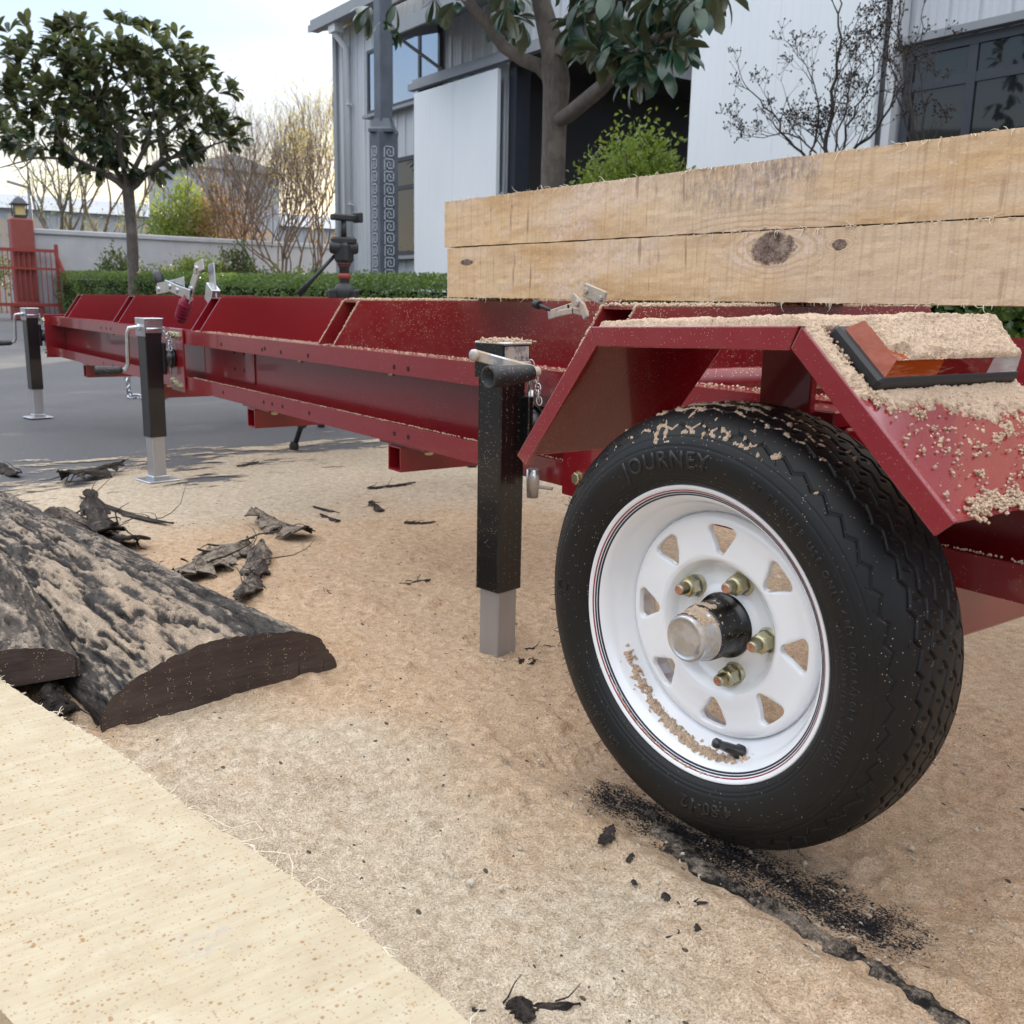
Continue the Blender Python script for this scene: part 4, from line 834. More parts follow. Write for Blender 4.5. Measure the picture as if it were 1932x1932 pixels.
# crape myrtles in front of the white door
def myrtle(name, label, Y0, base, stems, seed, dens=1.0):
    random.seed(seed); b0 = atY(base[0], base[1], Y0); r_ = empty(name, (b0.x, b0.y, 0), label, 'tree', 'bare crape myrtles by the doors'); o_ = Vector((b0.x, b0.y, 0)); mb = MB(); tips = []; nodes = []
    for pts, r0, dy in stems:
        q = [Vector((random.gauss(0, .03), random.gauss(0, .03), 0)), Vector((0, 0, .7))] + [atY(x, y, Y0+dy*k/len(pts))-o_ for k, (x, y) in enumerate(pts)]
        qq = []
        for a_, c_ in zip(q[1:], q[2:]):
            for k in range(3): qq.append(a_.lerp(c_, k/3)+Vector((random.gauss(0, .012), random.gauss(0, .012), 0)))
        qq = [q[0]]+qq+[q[-1]]; n_ = len(qq); mb.tube(qq, [r0*(1-.8*i/(n_-1)) for i in range(n_)], 6, cap=False); tips.append((qq[-1], Vector((0, 0, 1))))
        for i in range(4, n_):
            for k in range(random.choice([1, 1, 2])):
                if random.random() > dens: continue
                d = (qq[i]-qq[i-1]).normalized(); a_ = random.random()*6.28; d2 = (d+Vector((math.cos(a_), math.sin(a_)*.7, .25))*random.uniform(.40, .75)).normalized()
                grow(mb, qq[i], d2, random.uniform(.10, .20)*(1.2-.5*i/n_), r0*.30, 2, tips, nodes, .5, .72, (2, 3), .22, .14, .6, 3, 4)
    mb.build('trunk', M['twig_dark'], r_, fix=False)
    mb = MB(); V0 = [(1, 0, 0), (-1, 0, 0), (0, 1, 0), (0, -1, 0), (0, 0, 1), (0, 0, -1)]; F0 = [(0, 2, 4), (2, 1, 4), (1, 3, 4), (3, 0, 4), (2, 0, 5), (1, 2, 5), (3, 1, 5), (0, 3, 5)]
    for p_, d in tips:
        if random.random() < .25: continue
        for j in range(random.randint(2, 6)):
            sz = random.uniform(.007, .0115); q = p_+Vector((random.gauss(0, .028), random.gauss(0, .028), random.gauss(.01, .03))); mb.add([tuple(Vector(v)*sz+q) for v in V0], F0); mb.tube([q, p_-d*.02], .0018, 3, cap=False)
    mb.build('seed_heads', M['berry'], r_, fix=False)
myrtle('crape_myrtle', 'leafless crape myrtle with round seed pods in front of the right white door', 6.6, (1565, 330), [
    ([(1560, 300), (1562, 240), (1572, 170), (1582, 95), (1586, 25), (1580, -25)], .021, .1), ([(1520, 300), (1490, 265), (1455, 215), (1425, 175), (1392, 160)], .014, -.2),
    ([(1530, 300), (1535, 260), (1545, 200), (1530, 140), (1495, 90)], .012, .2), ([(1590, 300), (1640, 260), (1680, 205), (1697, 150), (1680, 115)], .016, .2),
    ([(1580, 300), (1600, 240), (1630, 180), (1655, 120), (1650, 95)], .012, -.2), ([(1550, 300), (1510, 260), (1480, 250), (1440, 260), (1405, 255)], .010, -.1), ([(1570, 300), (1588, 220), (1600, 160), (1620, 120), (1640, 110)], .010, .2)], 51, .52)
myrtle('crape_myrtle', 'second leafless crape myrtle reaching up between the white door and the dark windows', 7.4, (1735, 330), [
    ([(1730, 300), (1722, 220), (1710, 140), (1695, 70), (1700, 10), (1705, -40)], .016, .1), ([(1725, 300), (1705, 210), (1685, 130), (1672, 60), (1665, 10)], .012, .2), ([(1740, 300), (1745, 210), (1735, 120), (1740, 50), (1745, 5)], .010, -.1)], 53, .45)
p = atY(1880, 330, 7.4); bare('small_bare_shrub', 'low reddish bare shrub in front of the right hand dark windows', (p.x, p.y), 6, 1.95, 57, M['twig'], M['dry_leaf'], 260, .04, 3, .012, .5)
# ================================================================== TRAILER
TR = empty('sawmill_trailer', (-2.2, 1.5, 0), 'long dark red steel sawmill trailer frame on jacks with one white wheel in view', 'trailer')
TI = Matrix.Translation(-TR.location)
def T(mb, name, mat, label=None, parent=None):
    o = mb.build(name, mat, None, label)
    if parent is None: o.parent = TR; o.matrix_parent_inverse = TI
    else: o.parent = parent
    return o
YR, YW_ = 1.03, 1.095; ZT, ZB = CH-.112, CH-.303
def rail(x0, x1, ys=1, y0=YR, mat='red_line', holes=()):
    th_ = .004; mb = MB(); s = ys; dy = YW_-YR
    yw = y0+s*dy; L_ = x1-x0; xc = (x0+x1)/2
    mb.box((xc, yw, (ZT+ZB)/2), (L_, th_, ZT-ZB))
    mb.box((xc, (y0+yw)/2, ZT-th_/2), (L_, dy-th_-.0005, th_)); mb.box((xc, (y0+yw)/2, ZB+th_/2), (L_, dy-th_-.0005, th_))
    mb.box((xc, y0, ZT-.0215), (L_, th_, .043)); mb.box((xc, y0, ZB+.0205), (L_, th_, .041))
    for (hx, hz) in holes: mb.lathe([(0, .0055), (-.0006, .0055), (-.0006, .0001)], 10, (hx, y0-s*(th_/2)-.0002, hz), (0, s, 0), 1, False)  # thin dark discs on the lip; the shade of holes is only colour
    return T(mb, 'rail', [M[mat], M['hole']])
zl, zu = ZB+.020, ZT-.024
def hs(x0): return [(x0, zu), (x0+.055, zu), (x0, zl), (x0+.055, zl)]
h2 = []
for X_ in (-2.92, -2.60, -2.47, -2.30, -1.86, -1.80): h2 += [(X_, zu-.004), (X_, zl)]
rails = []
rails.append(rail(-5.34, -3.27, holes=[(-4.35, zu), (-4.27, zu), (-4.2, zu), (-4.35, zl), (-4.2, zl)]))
r2_ = rail(-3.262, -1.27, mat='red_line', holes=h2+[(-2.58, zu), (-2.57+.03, zl)]); rails.append(r2_)
r3_ = rail(-1.262, 1.2, mat='red_line'); rails.append(r3_)
rail(-5.34, 1.2, -1, 2.02, mat='red')
# thin lines of sawdust on the ledges
def crumbs(name, pa, pb, wy, hz, n_, seed, parent, r0=.0022, r1=.0042):
    g_ = np.random.default_rng(seed); mb = MB()
    V0 = [(1, 0, 0), (-1, 0, 0), (0, 1, 0), (0, -1, 0), (0, 0, 1), (0, 0, -1)]; F0 = [(0, 2, 4), (2, 1, 4), (1, 3, 4), (3, 0, 4), (2, 0, 5), (1, 2, 5), (3, 1, 5), (0, 3, 5)]
    pa, pb = Vector(pa), Vector(pb)
    for k in range(n_):
        q = pa.lerp(pb, g_.random())+Vector((0, g_.uniform(0, wy), g_.random()*hz)); s = g_.uniform(r0, r1)
        M_ = Matrix.Rotation(g_.random()*3, 3, 'Z') @ Matrix.Rotation(g_.random()*3, 3, 'X'); mb.add([tuple(M_ @ Vector(v)*s+q) for v in V0], F0)
    return mb
mb = crumbs('', (-3.2, YR-.001, ZT+.001), (.5, YR-.001, ZT+.001), .05, .0015, 1500, 3, None, .0010, .0024)
for m2 in (crumbs('', (-3.2, YR-.001, ZB+.043), (.5, YR-.001, ZB+.043), .002, .002, 1300, 4, None, .0009, .0022), crumbs('', (-2.2, YR+.004, ZB+.006), (1.0, YR+.004, ZB+.006), .05, .003, 1500, 5, None, .001, .0026)): mb.add(m2.v, m2.f)
o = mb.build('rail_sawdust', M['dust'], fix=False); tag(o, 'thin line of sawdust grains lying along the ledges of the red rail', kind='stuff')
# end plates and joint plates with bolts
def bolt(parent, p, ax=(0, -1, 0), r=.0105, name='bolt', off=None):
    mb = MB(); a = Vector(ax); 
    mb.lathe([(0, .0001), (0, r*1.25), (.0018, r*1.25), (.0018, r), (.008, r), (.0095, r*.80), (.0095, .0001)], 6, p, a, 0, False)
    o = mb.build(name, M['bolt']); o.parent = parent; return o
def plate(x, zlo, zhi, w_=.10, y=YR-.006, bolts=(), mat='red_line'):
    mb = MB(); mb.box((x, y, (zlo+zhi)/2), (w_, .006, zhi-zlo), bev=.0015); o = T(mb, 'joint_plate', M[mat])
    for (bx, bz_) in bolts: bolt(o, (bx, y-.003, bz_))
    return o
mb = MB(); mb.box((-5.345, (YR+YW_)/2-.01, (ZT+ZB)/2), (.008, .11, .21), bev=.001); o = T(mb, 'end_plate', M['red'])
bolt(o, (-5.352, YR-.03, ZT-.02), (0, -1, 0)); bolt(o, (-5.352, YR-.03, ZB+.02), (0, -1, 0))
plate(-3.335, ZB-.01, ZT+.006, .14, bolts=[(-3.385, ZT-.016), (-3.345, ZT-.016), (-3.305, ZT-.016), (-3.385, ZB+.02), (-3.345, ZB+.014), (-3.305, ZB+.010)], mat='red')
plate(-1.175, ZB-.012, ZT+.004, .19, bolts=[(-1.225, ZB+.022), (-1.185, ZB+.018), (-1.105, ZB+.012), (-1.225, ZT-.020), (-1.185, ZT-.026)])
mb = MB(); mb.box((-2.95, YW_-.004, (ZT+ZB)/2+.01), (.26, .004, .115)); o = T(mb, 'web_plate', M['red'])
for (x, z) in ((-2.98, .04), (-2.98, -.01), (-2.90, .04), (-2.90, -.01)): 
    mb = MB(); mb.lathe([(0, .005), (-.0006, .005), (-.0006, .0001)], 8, (x, YW_-.0065, (ZT+ZB)/2+z), (0, 1, 0), 0, False); q = mb.build('hole', M['hole']); q.parent = o  # dark discs on the plate, painted as shaded holes, nothing is drilled
for X_ in (-4.3, -2.42, -1.93): bolt(rails[1], (X_, YR+.03, ZT-.043), (0, 0, -1), .008)
# bunks: inverted channels with mitred ends
def bunk(xc, mat, mbb=None):
    w_ = .088; th_ = .004; x0, x1 = xc-w_/2, xc+w_/2; z1b, z0b = CH-.004, ZT+.002; ya, yb = 1.040, 1.112; yc, yd = 1.945, 2.015; zr = CH+.008
    P_ = [(ya, z0b), (yb, z1b), (yc, zr), (yd, z0b), (1.945, z0b), (1.945, z0b-.05), (1.105, z0b-.05), (1.105, z0b)]; mb = MB()
    for x in (x0, x1-th_): mb.prism([(x, y, z) for y, z in P_], (0, 0, 0), (th_, 0, 0))
    mb.prism([(x0+th_, yb, z1b), (x0+th_, yc, zr), (x0+th_, yc, zr-th_), (x0+th_, yb, z1b-th_)], (0, 0, 0), (w_-2*th_, 0, 0))
    return T(mb, 'bunk', M[mat])
BX = [-5.06, -4.17, -3.19, -2.222, -1.245]
for i, x in enumerate(BX): bunk(x, 'red' if i < 3 else 'red_dusty')
mb = MB()
for x, n_ in ((BX[3], 700), (BX[4], 800)):
    for dx in (-.044, .040):
        m2 = crumbs('', (x+dx, 1.112, CH-.003), (x+dx, 1.95, CH+.009), .004, .002, n_//2, int(abs(x)*100)+int(dx*100), None, .0018, .0038); mb.add(m2.v, m2.f)
        m2 = crumbs('', (x+dx, 1.042, ZT+.004), (x+dx, 1.110, CH-.004), .003, .002, 120, int(abs(x)*77), None, .0018, .0034); mb.add(m2.v, m2.f)
    m2 = crumbs('', (x-.04, 1.118, CH-.002), (x-.04, 1.95, CH+.010), .004, .002, 30, 8, None); mb.add(m2.v, m2.f)
    g_ = np.random.default_rng(5)
    for k in range(1400):
        m_ = 0
    m2 = MB()
    for k in range(40):
        m3 = crumbs('', (x-.042+.084*k/39, 1.115, CH-.003), (x-.042+.084*k/39, 1.94, CH+.009), .004, .004, 34, 900+k, None, .002, .0045); mb.add(m3.v, m3.f)
o = mb.build('bunk_sawdust', M['dust'], fix=False); tag(o, 'film of sawdust grains on top of the two nearest red bunks', kind='stuff')
# square cross tubes under the rails
def sq(mb, xc, y0, y1, zc, s=.055, t_=.004):
    for (dx, dz, wx, wz) in ((-(s-t_)/2, 0, t_, s), ((s-t_)/2, 0, t_, s), (0, (s-t_)/2, s-2*t_, t_), (0, -(s-t_)/2, s-2*t_, t_)): mb.box((xc+dx, (y0+y1)/2, zc+dz), (wx, y1-y0, wz))
for i, (x, zt) in enumerate(((-1.872, 0), (-2.715, 0), (-3.68, 0), (-4.72, 0))):
    mb = MB(); sq(mb, x, YR+.004, 2.015, ZB-.036); mb.box((x+.02, 1.10, ZB-.0055), (.20, .12, .006), bev=.001); mb.box((x+.03, 1.9, ZB-.0055), (.20, .12, .006))
    o = T(mb, 'cross_tube', M['red_line' if i < 1 else 'red']); bolt(o, (x+.085, 1.07, ZB-.010), (0, 0, -1), .010)
# round tie bar and inner members behind the fender
mb = MB(); mb.tube([(-1.16, 1.16, ZT-.012), (-1.16, 1.99, ZT-.012)], .022, 16); T(mb, 'tie_bar', M['red_dusty'])
mb = MB(); mb.box((-.60, 1.50, ZB-.03), (.07, .96, .07), bev=.004); T(mb, 'axle_beam', M['red'])
mb = MB(); mb.box((-.86, YW_+.2, ZT-.075), (.06, .30, .06)); mb.box((-.30, YW_+.42, ZT-.075), (.06, .80, .06)); mb.box((-.5, 1.48, ZT+.03), (1.5, .012, .09)); T(mb, 'inner_member', M['red_line'])

# ---------------------------------------------------------------- fender (bent sheet with a turned lip)
FY0, FY1 = .730, .965
FA, FB, FC, FD = Vector((-.997, 0, CH-.190)), Vector((-.861, 0, CH-.025)), Vector((-.572, 0, CH-.0155)), Vector((-.408, 0, CH-.163))
def offs(p, q, d): t_ = (q-p).normalized(); n_ = Vector((-t_.z, 0, t_.x)); return n_*d
mb = MB(); th_ = .003
segs = [(FA, FB), (FB, FC), (FC, FD)]
for (p, q) in segs:
    n_ = offs(p, q, -th_); P_ = [p, q, q+n_, p+n_]
    mb.prism([(k.x, FY0, k.z) for k in P_], (0, 0, 0), (0, FY1-FY0, 0))
LIP = .022
def lip(p, q, mp, mq, y=FY0-.0015, w_=LIP):
    # strip hanging under the fold, mitred at its ends
    n_ = offs(p, q, -w_); t_ = (q-p).normalized()
    P_ = [p, q, q+n_-t_*mq, p+n_+t_*mp]; mb.prism([(k.x, y-th_/2, k.z) for k in P_], (0, 0, 0), (0, th_, 0))
lip(FA, FB, .004, .010); lip(FB+Vector((.001, 0, 0)), FC-Vector((.002, 0, 0)), .008, .010); lip(FC+Vector((.001, 0, 0)), FD, .006, .002)
# rounded toe of the right lip
M['fender'] = paint('fender_paint', RED, .24, .42, .24, .05, .8, size=600)
fender = T(mb, 'fender', M['fender'])
bv = fender.modifiers.new('edge', 'BEVEL'); bv.width = .0012; bv.segments = 2; bv.limit_method = 'ANGLE'
mb = MB(); mb.box((-.755, .945, CH-.073), (.075, .012, .095), bev=.002); mb.box((-.73, .99, CH-.125), (.075, .075, .020), bev=.002); mb.box((-.715, 1.0, CH-.20), (.055, .055, .13), bev=.003)
T(mb, 'fender_bracket', M['red'])

# ---------------------------------------------------------------- tail light on the rear slope
tD = (FD-FC).normalized(); nD = Vector((-tD.z, 0, tD.x))
def onsl(u, y, h): k = FC+tD*u+nD*h; return Vector((k.x, y, k.z))       # u metres down the slope, y across, h above it
MS = Matrix((tD, Vector((0, 1, 0)), nD)).transposed().to_4x4()
ly0, ly1, lu0, lu1 = .752, .985, .012, .082
mb = MB(); mb.box(onsl((lu0+lu1)/2, (ly0+ly1)/2, .007), (lu1-lu0, ly1-ly0, .014), M=MS, bev=.003)
TL = T(mb, 'tail_light', M['plastic'])
def lensbox(y0, y1, mat, name):
    mb = MB(); u0, u1 = lu0+.006, lu1-.004; h0, h1 = .014, .030; ins = .006
    e0 = ins if abs(y0-(ly0+.008)) < 1e-6 else 0; e1 = ins if abs(y1-(ly1-.006)) < 1e-6 else 0
    vs = [onsl(u0, y0, h0), onsl(u1, y0, h0), onsl(u1, y1, h0), onsl(u0, y1, h0), onsl(u0+ins, y0+e0, h1), onsl(u1-ins, y0+e0, h1), onsl(u1-ins, y1-e1, h1), onsl(u0+ins, y1-e1, h1)]
    mb.add(vs, [(0, 3, 2, 1), (4, 5, 6, 7), (0, 1, 5, 4), (1, 2, 6, 5), (2, 3, 7, 6), (3, 0, 4, 7)]); o = mb.build(name, M[mat]); o.parent = TL
lensbox(ly0+.008, ly0+.088, 'amber', 'amber_lens'); lensbox(ly0+.0885, ly0+.172, 'redlens', 'red_lens'); lensbox(ly0+.1725, ly1-.006, 'clear', 'clear_lens')

# ---------------------------------------------------------------- heaps of sawdust on fender and lamp
def heap(verts, name='', tri=None): pass
HV = []; HF = []; hn = 0
def patchheap(fn, U, Wd, step, dens, amp, thr, seed, mound=None, lumps=(300, 620)):
    global hn
    nu, nv = max(2, int(U/step)), max(2, int(Wd/step)); u, v = np.meshgrid(np.linspace(0, 1, nu+1), np.linspace(0, 1, nv+1), indexing='ij')
    uu, vv_ = u*U, v*Wd
    d = dens(u, v)+ (fbm(uu*lumps[0]*.22+seed, vv_*lumps[0]*.22, 3, seed)-.5)*1.1 + (fbm(uu*lumps[0], vv_*lumps[0], 2, seed+5)-.5)*.55
    k = np.clip((d-thr)*3.0, 0, 1)
    h = k*(amp*(.35+.9*fbm(uu*lumps[0]*.35, vv_*lumps[0]*.35, 3, seed+9)) +   .0022*(vn(uu*lumps[0]*1.3, vv_*lumps[0]*1.3, seed+3)) + .0016*vn(uu*lumps[1], vv_*lumps[1], seed+4))
    if mound is not None: h = h + k*mound(u, v)
    ed_ = np.clip(np.minimum(np.minimum(uu, U-uu), np.minimum(vv_, Wd-vv_))/.0035, 0, 1)**.5; h = h*ed_
    h = np.maximum(h-.0008*ed_-.0002, -.0006)
    P = np.zeros((nu+1, nv+1, 3)); base, e1, e2, nrm = fn
    jit = (vn(uu*700, vv_*700, seed+7)-.5)*step*.9
    P = base+(uu+jit)[..., None]*e1+(vv_-jit)[..., None]*e2+h[..., None]*nrm
    I = np.arange((nu+1)*(nv+1)).reshape(nu+1, nv+1); F = np.stack([I[:-1, :-1], I[1:, :-1], I[1:, 1:], I[:-1, 1:]], -1).reshape(-1, 4)
    keep = (h.ravel()[F] > -.0004).any(1); HV.append(P.reshape(-1, 3)); HF.append(F[keep]+hn); hn += (nu+1)*(nv+1)
a3 = lambda v: np.array(tuple(v), float)
tB = (FC-FB).normalized(); nB = Vector((-tB.z, 0, tB.x)); st = .0014
patchheap((a3(FB)+np.array((0, FY0-.002, 0)), a3(tB), np.array((0., 1, 0)), a3(nB)), (FC-FB).length+.0035, FY1-FY0+.004, st, lambda u, v: .72+.25*u-.80*np.exp(-(v/.030)**2)*np.clip((.97-u)/.1, .0, 1)-.5*np.exp(-(u/.06)**2), .0050, .30, 3, lambda u, v: .007*np.clip(fbm(u*9, v*4, 3, 5)-.35, 0, 1)*np.exp(-((v-.16)/.22)**2)+.004*v+.003*np.clip((u-.5)/.4, 0, 1)*np.clip((1-u)/.06, 0, 1))
Ls = (FD-FC).length
def dens_s(u, v):
    U_ = u*Ls; Y_ = FY0+v*(FY1+.03-FY0)
    d = 1.05-1.0*np.clip((U_-.085)/.035, 0, 1)*(1.0-.52*v) - .30*np.clip((U_-.12)/.05, 0, 1) - .55*np.exp(-((v-0.0)/.06)**2)*(U_ > .07)
    d = d - 1.6*(((U_ > lu0-.003) & (U_ < lu1+.005) & (Y_ > ly0-.004) & (Y_ < ly1)))
    d = d + .08*np.exp(-((U_-.205)/.02)**2)
    return d
patchheap((a3(FC)-a3(tD)*.004+np.array((0, FY0-.001, 0)), a3(tD), np.array((0., 1, 0)), a3(nD)), Ls, FY1+.03-FY0, st, dens_s, .0042, .32, 8)
b_ = onsl(lu0+.009, ly0+.014, .0300)
patchheap((a3(b_), a3(tD), np.array((0., 1, 0)), a3(nD)), lu1-lu0-.018, ly1-ly0-.028, st, lambda u, v: 1.08-.42*np.clip((u-.62)/.3, 0, 1)-.35*np.exp(-((v-.36)/.05)**2)*(u > .5)-.55*np.exp(-(v/.035)**2)+.1*v, .0045, .32, 12, lambda u, v: .006*(1-u)*np.minimum(1, v*4))
fh = npmesh('fender_sawdust', np.concatenate(HV), np.concatenate(HF), M['dust'])
tag(fh, 'heaped tan sawdust covering the red fender and the tail light', kind='stuff')
g_ = np.random.default_rng(77); mb = MB(); V0 = [(1, 0, 0), (-1, 0, 0), (0, 1, 0), (0, -1, 0), (0, 0, 1), (0, 0, -1)]; F0 = [(0, 2, 4), (2, 1, 4), (1, 3, 4), (3, 0, 4), (2, 0, 5), (1, 2, 5), (3, 1, 5), (0, 3, 5)]
def grain(q, s): 
    M_ = Matrix.Rotation(g_.random()*3, 3, 'Z') @ Matrix.Rotation(g_.random()*3, 3, 'X'); mb.add([tuple(M_ @ Vector(v)*s+q) for v in V0], F0)
for k in range(210):
    u_, y_ = g_.uniform(.085, .215), g_.uniform(FY0+.006, FY1+.02); n_ = g_.integers(1, 9) if g_.random() < .35 else 1
    for j in range(n_): grain(onsl(u_+g_.normal()*.0025, y_+g_.normal()*.003, .0012+abs(g_.normal())*.0015), g_.uniform(.0009, .0022))
for k in range(40):
    u_, y_ = .212+g_.normal()*.004, g_.uniform(FY0+.01, FY0+.12)
    for j in range(8): grain(onsl(u_+g_.normal()*.0025, y_+g_.normal()*.003, .0016+abs(g_.normal())*.0018), g_.uniform(.0012, .0025))
# crumbs tipped over the fold onto the lamp's flank and along the lip
for k in range(260): grain(onsl(g_.uniform(0, .10), FY0+.012+abs(g_.normal())*.006, .001+abs(g_.normal())*.0015), g_.uniform(.001, .0024))
o = mb.build('loose_grains', M['dust'], fix=False); tag(o, 'loose sawdust grains scattered on the sloping red fender end', kind='stuff')

# ---------------------------------------------------------------- wheel
WC = Vector((-.7013, .755, CH-.3487)); WA = Vector((-.0717, .9966, .0410)).normalized()   # axis points inwards, away from the camera
ex = Vector((1, 0, 0)); ex = (ex-WA*ex.dot(WA)).normalized(); ez = -(WA.cross(ex)).normalized()
if ez.z < 0: ez = -ez
def WP(r, a, d): return WC+WA*d+(ex*math.cos(a)+ez*math.sin(a))*r
def revolve(mb, prof, n, mat=0, smooth=True, a0=0, a1=2*math.pi):
    full = abs(a1-a0-2*math.pi) < 1e-6; m_ = n if full else n+1
    vs = [WP(r, a0+(a1-a0)*k/n, d) for (d, r) in prof for k in range(m_)]
    fs = []
    for i in range(len(prof)-1):
        for k in range(n): fs.append((i*m_+k, i*m_+(k+1) % m_, (i+1)*m_+(k+1) % m_, (i+1)*m_+k))
    mb.add(vs, fs, mat, smooth)
def smoothprof(pts, n):
    pts = np.array(pts, float); s = np.concatenate([[0], np.cumsum(np.hypot(*np.diff(pts, axis=0).T))]); q = np.linspace(0, s[-1], n)
    # Catmull-Rom through the points
    out_ = []
    for v in q:
        i = min(max(np.searchsorted(s, v)-1, 0), len(pts)-2); t_ = (v-s[i])/(s[i+1]-s[i]); p0 = pts[max(i-1, 0)]; p1 = pts[i]; p2 = pts[i+1]; p3 = pts[min(i+2, len(pts)-1)]
        m1 = (p2-p0)/max(s[min(i+1, len(s)-1)]-s[max(i-1, 0)], 1e-9)*(s[i+1]-s[i]); m2 = (p3-p1)/max(s[min(i+2, len(s)-1)]-s[i], 1e-9)*(s[i+1]-s[i])
        out_.append(((2*t_**3-3*t_**2+1)*p1+(t_**3-2*t_**2+t_)*m1+(-2*t_**3+3*t_**2)*p2+(t_**3-t_**2)*m2))
    return np.array(out_)
# rim: flange, stepped barrel, disc with eight rounded triangular windows
rimp = smoothprof([(.006, .1615), (.0015, .1650), (-.0005, .1640), (.0005, .1610), (.0035, .1570), (.0060, .1530), (.0100, .1490), (.0160, .1455), (.0230, .1425), (.0310, .1380), (.0390, .1335), (.0450, .1300), (.0480, .1285)], 60)
mb = MB(); revolve(mb, [tuple(k) for k in rimp], 160)
barrel = [(.048, .1285), (.070, .128), (.082, .136), (.094, .146), (.104, .152), (.108, .160), (.106, .164)]
revolve(mb, barrel, 120)
def zf(r):
    return float(np.interp(r, [.034, .040, .046, .054, .060, .066, .071, .076, .080, .085, .095, .108, .116, .121, .125, .1275, .129], [.0500, .0515, .0545, .0550, .0545, .0510, .0440, .0385, .0365, .0365, .0375, .0378, .0372, .0375, .0395, .0440, .0500]))
def win_outline(n_=40):
    # rounded triangle, wide side outwards; polar offsets (radius, angle)
    tri = [(.0772, 0.0), (.1178, -.190), (.1178, .190)]; P_ = [Vector((r*math.cos(a), r*math.sin(a), 0)) for r, a in tri]; rad_ = .0062; pts = []
    for i in range(3):
        p = P_[i]; a = (P_[i-1]-p).normalized(); b = (P_[(i+1) % 3]-p).normalized(); ang = a.angle(b); dist = rad_/math.sin(ang/2); c = p+(a+b).normalized()*dist
        t1 = p+a*(rad_/math.tan(ang/2)); t2 = p+b*(rad_/math.tan(ang/2)); v1 = t1-c; v2 = t2-c; tot = v1.angle(v2)
        for k in range(7): 
            f = k/6; v = v1.lerp(v2, f).normalized()*rad_; pts.append(c+v)
    return pts
WO = win_outline(); 
W0 = R(135-.8)
def sector(mbx, back=0.0):
    r_in, r_out = .0765, .1275; half = math.pi/8
    cen = Vector((.102, 0, 0)); n_ = 64
    def border(th): # intersection of a ray from the window centre with the sector border, in polar space
        dx, dy = math.cos(th), math.sin(th); best = 9
        # polar box in (r, a*rc) space
        rc = .102; 
        for (lim, comp, c0) in ((r_out-rc, dx, 0), (r_in-rc, dx, 0), (half*rc, dy, 1), (-half*rc, dy, 1)):
            if abs(comp) > 1e-9:
                t_ = lim/comp
                if t_ > 0: best = min(best, t_)
        return rc+dx*best, dy*best/rc
    def inner(th):
        dx, dy = math.cos(th), math.sin(th); rc = .102; best = None; N_ = len(WO)
        for i in range(N_):
            p, q = WO[i], WO[(i+1) % N_]; pa_ = (p.length-rc, math.atan2(p.y, p.x)*rc); qa_ = (q.length-rc, math.atan2(q.y, q.x)*rc)
            ex_, ey_ = qa_[0]-pa_[0], qa_[1]-pa_[1]; den = dx*ey_-dy*ex_
            if abs(den) < 1e-12: continue
            t_ = (pa_[0]*ey_-pa_[1]*ex_)/den; s_ = (pa_[0]*dy-pa_[1]*dx)/den
            if t_ > 0 and -1e-6 <= s_ <= 1+1e-6: best = t_ if best is None else max(best, t_)
        return rc+dx*best, dy*best/rc
    ths = set(np.linspace(0, 2*math.pi, n_, endpoint=False).tolist()); rc = .102
    for rr_ in (r_in, r_out):
        for sg in (-1, 1): ths.add(math.atan2(sg*half*rc, rr_-rc) % (2*math.pi))
    ths = sorted(ths); K_ = 7
    res = []
    for th in ths:
        bi, bo = inner(th), border(th); colm = [(bi[0], bi[1], .0075), (bi[0], bi[1], .0030), (bi[0]+ (bo[0]-bi[0])*.02, bi[1]+(bo[1]-bi[1])*.02, .0010)]
        for k in range(K_+1):
            f = .06+(1-.06)*k/K_; colm.append((bi[0]+(bo[0]-bi[0])*f, bi[1]+(bo[1]-bi[1])*f, 0.0))
        res.append(colm)
    return res
sec = sector(None)
for s_i in range(8):
    a0 = W0-R(45)*s_i; vs = []; fs = []; m_ = len(sec); k_ = len(sec[0])
    for colm in sec:
        for (r, a, extra) in colm: vs.append(WP(r, a0+a, zf(r)+extra))
    for i in range(m_):
        for j in range(k_-1): fs.append((i*k_+j, ((i+1) % m_)*k_+j, ((i+1) % m_)*k_+j+1, i*k_+j+1))
    mb.add(vs, fs, 0, True)
revolve(mb, [(zf(r), r) for r in np.linspace(.034, .0765, 26)], 120)
revolve(mb, [(zf(r), r) for r in np.linspace(.1275, .129, 3)]+[(.052, .1288)], 120)
revolve(mb, [(.050, .034), (.058, .034)], 60)
import bmesh
rim = T(mb, 'wheel', M['white'])
bm = bmesh.new(); bm.from_mesh(rim.data); bmesh.ops.remove_doubles(bm, verts=bm.verts, dist=.00012); bmesh.ops.recalc_face_normals(bm, faces=bm.faces); bm.to_mesh(rim.data); bm.free()
rp_r = rimp[:, 1]; rp_d = rimp[:, 0]
def rim_d(r): 
    i0 = int(np.argmin(rp_d[:20])); return float(np.interp(-r, -rp_r[i0:], rp_d[i0:]))
for (r, w_, mt, nm) in ((.1587, .0006, 'stripe_red', 'pinstripe'), (.1562, .0008, 'stripe_dark', 'pinstripe'), (.1536, .0009, 'stripe_dark', 'pinstripe')):
    mb = MB(); revolve(mb, [(rim_d(r+w_)-.0001, r+w_), (rim_d(r+w_)-.00035, r+w_), (rim_d(r-w_)-.00035, r-w_), (rim_d(r-w_)-.0001, r-w_)], 160); o = mb.build(nm, M[mt]); o.parent = rim
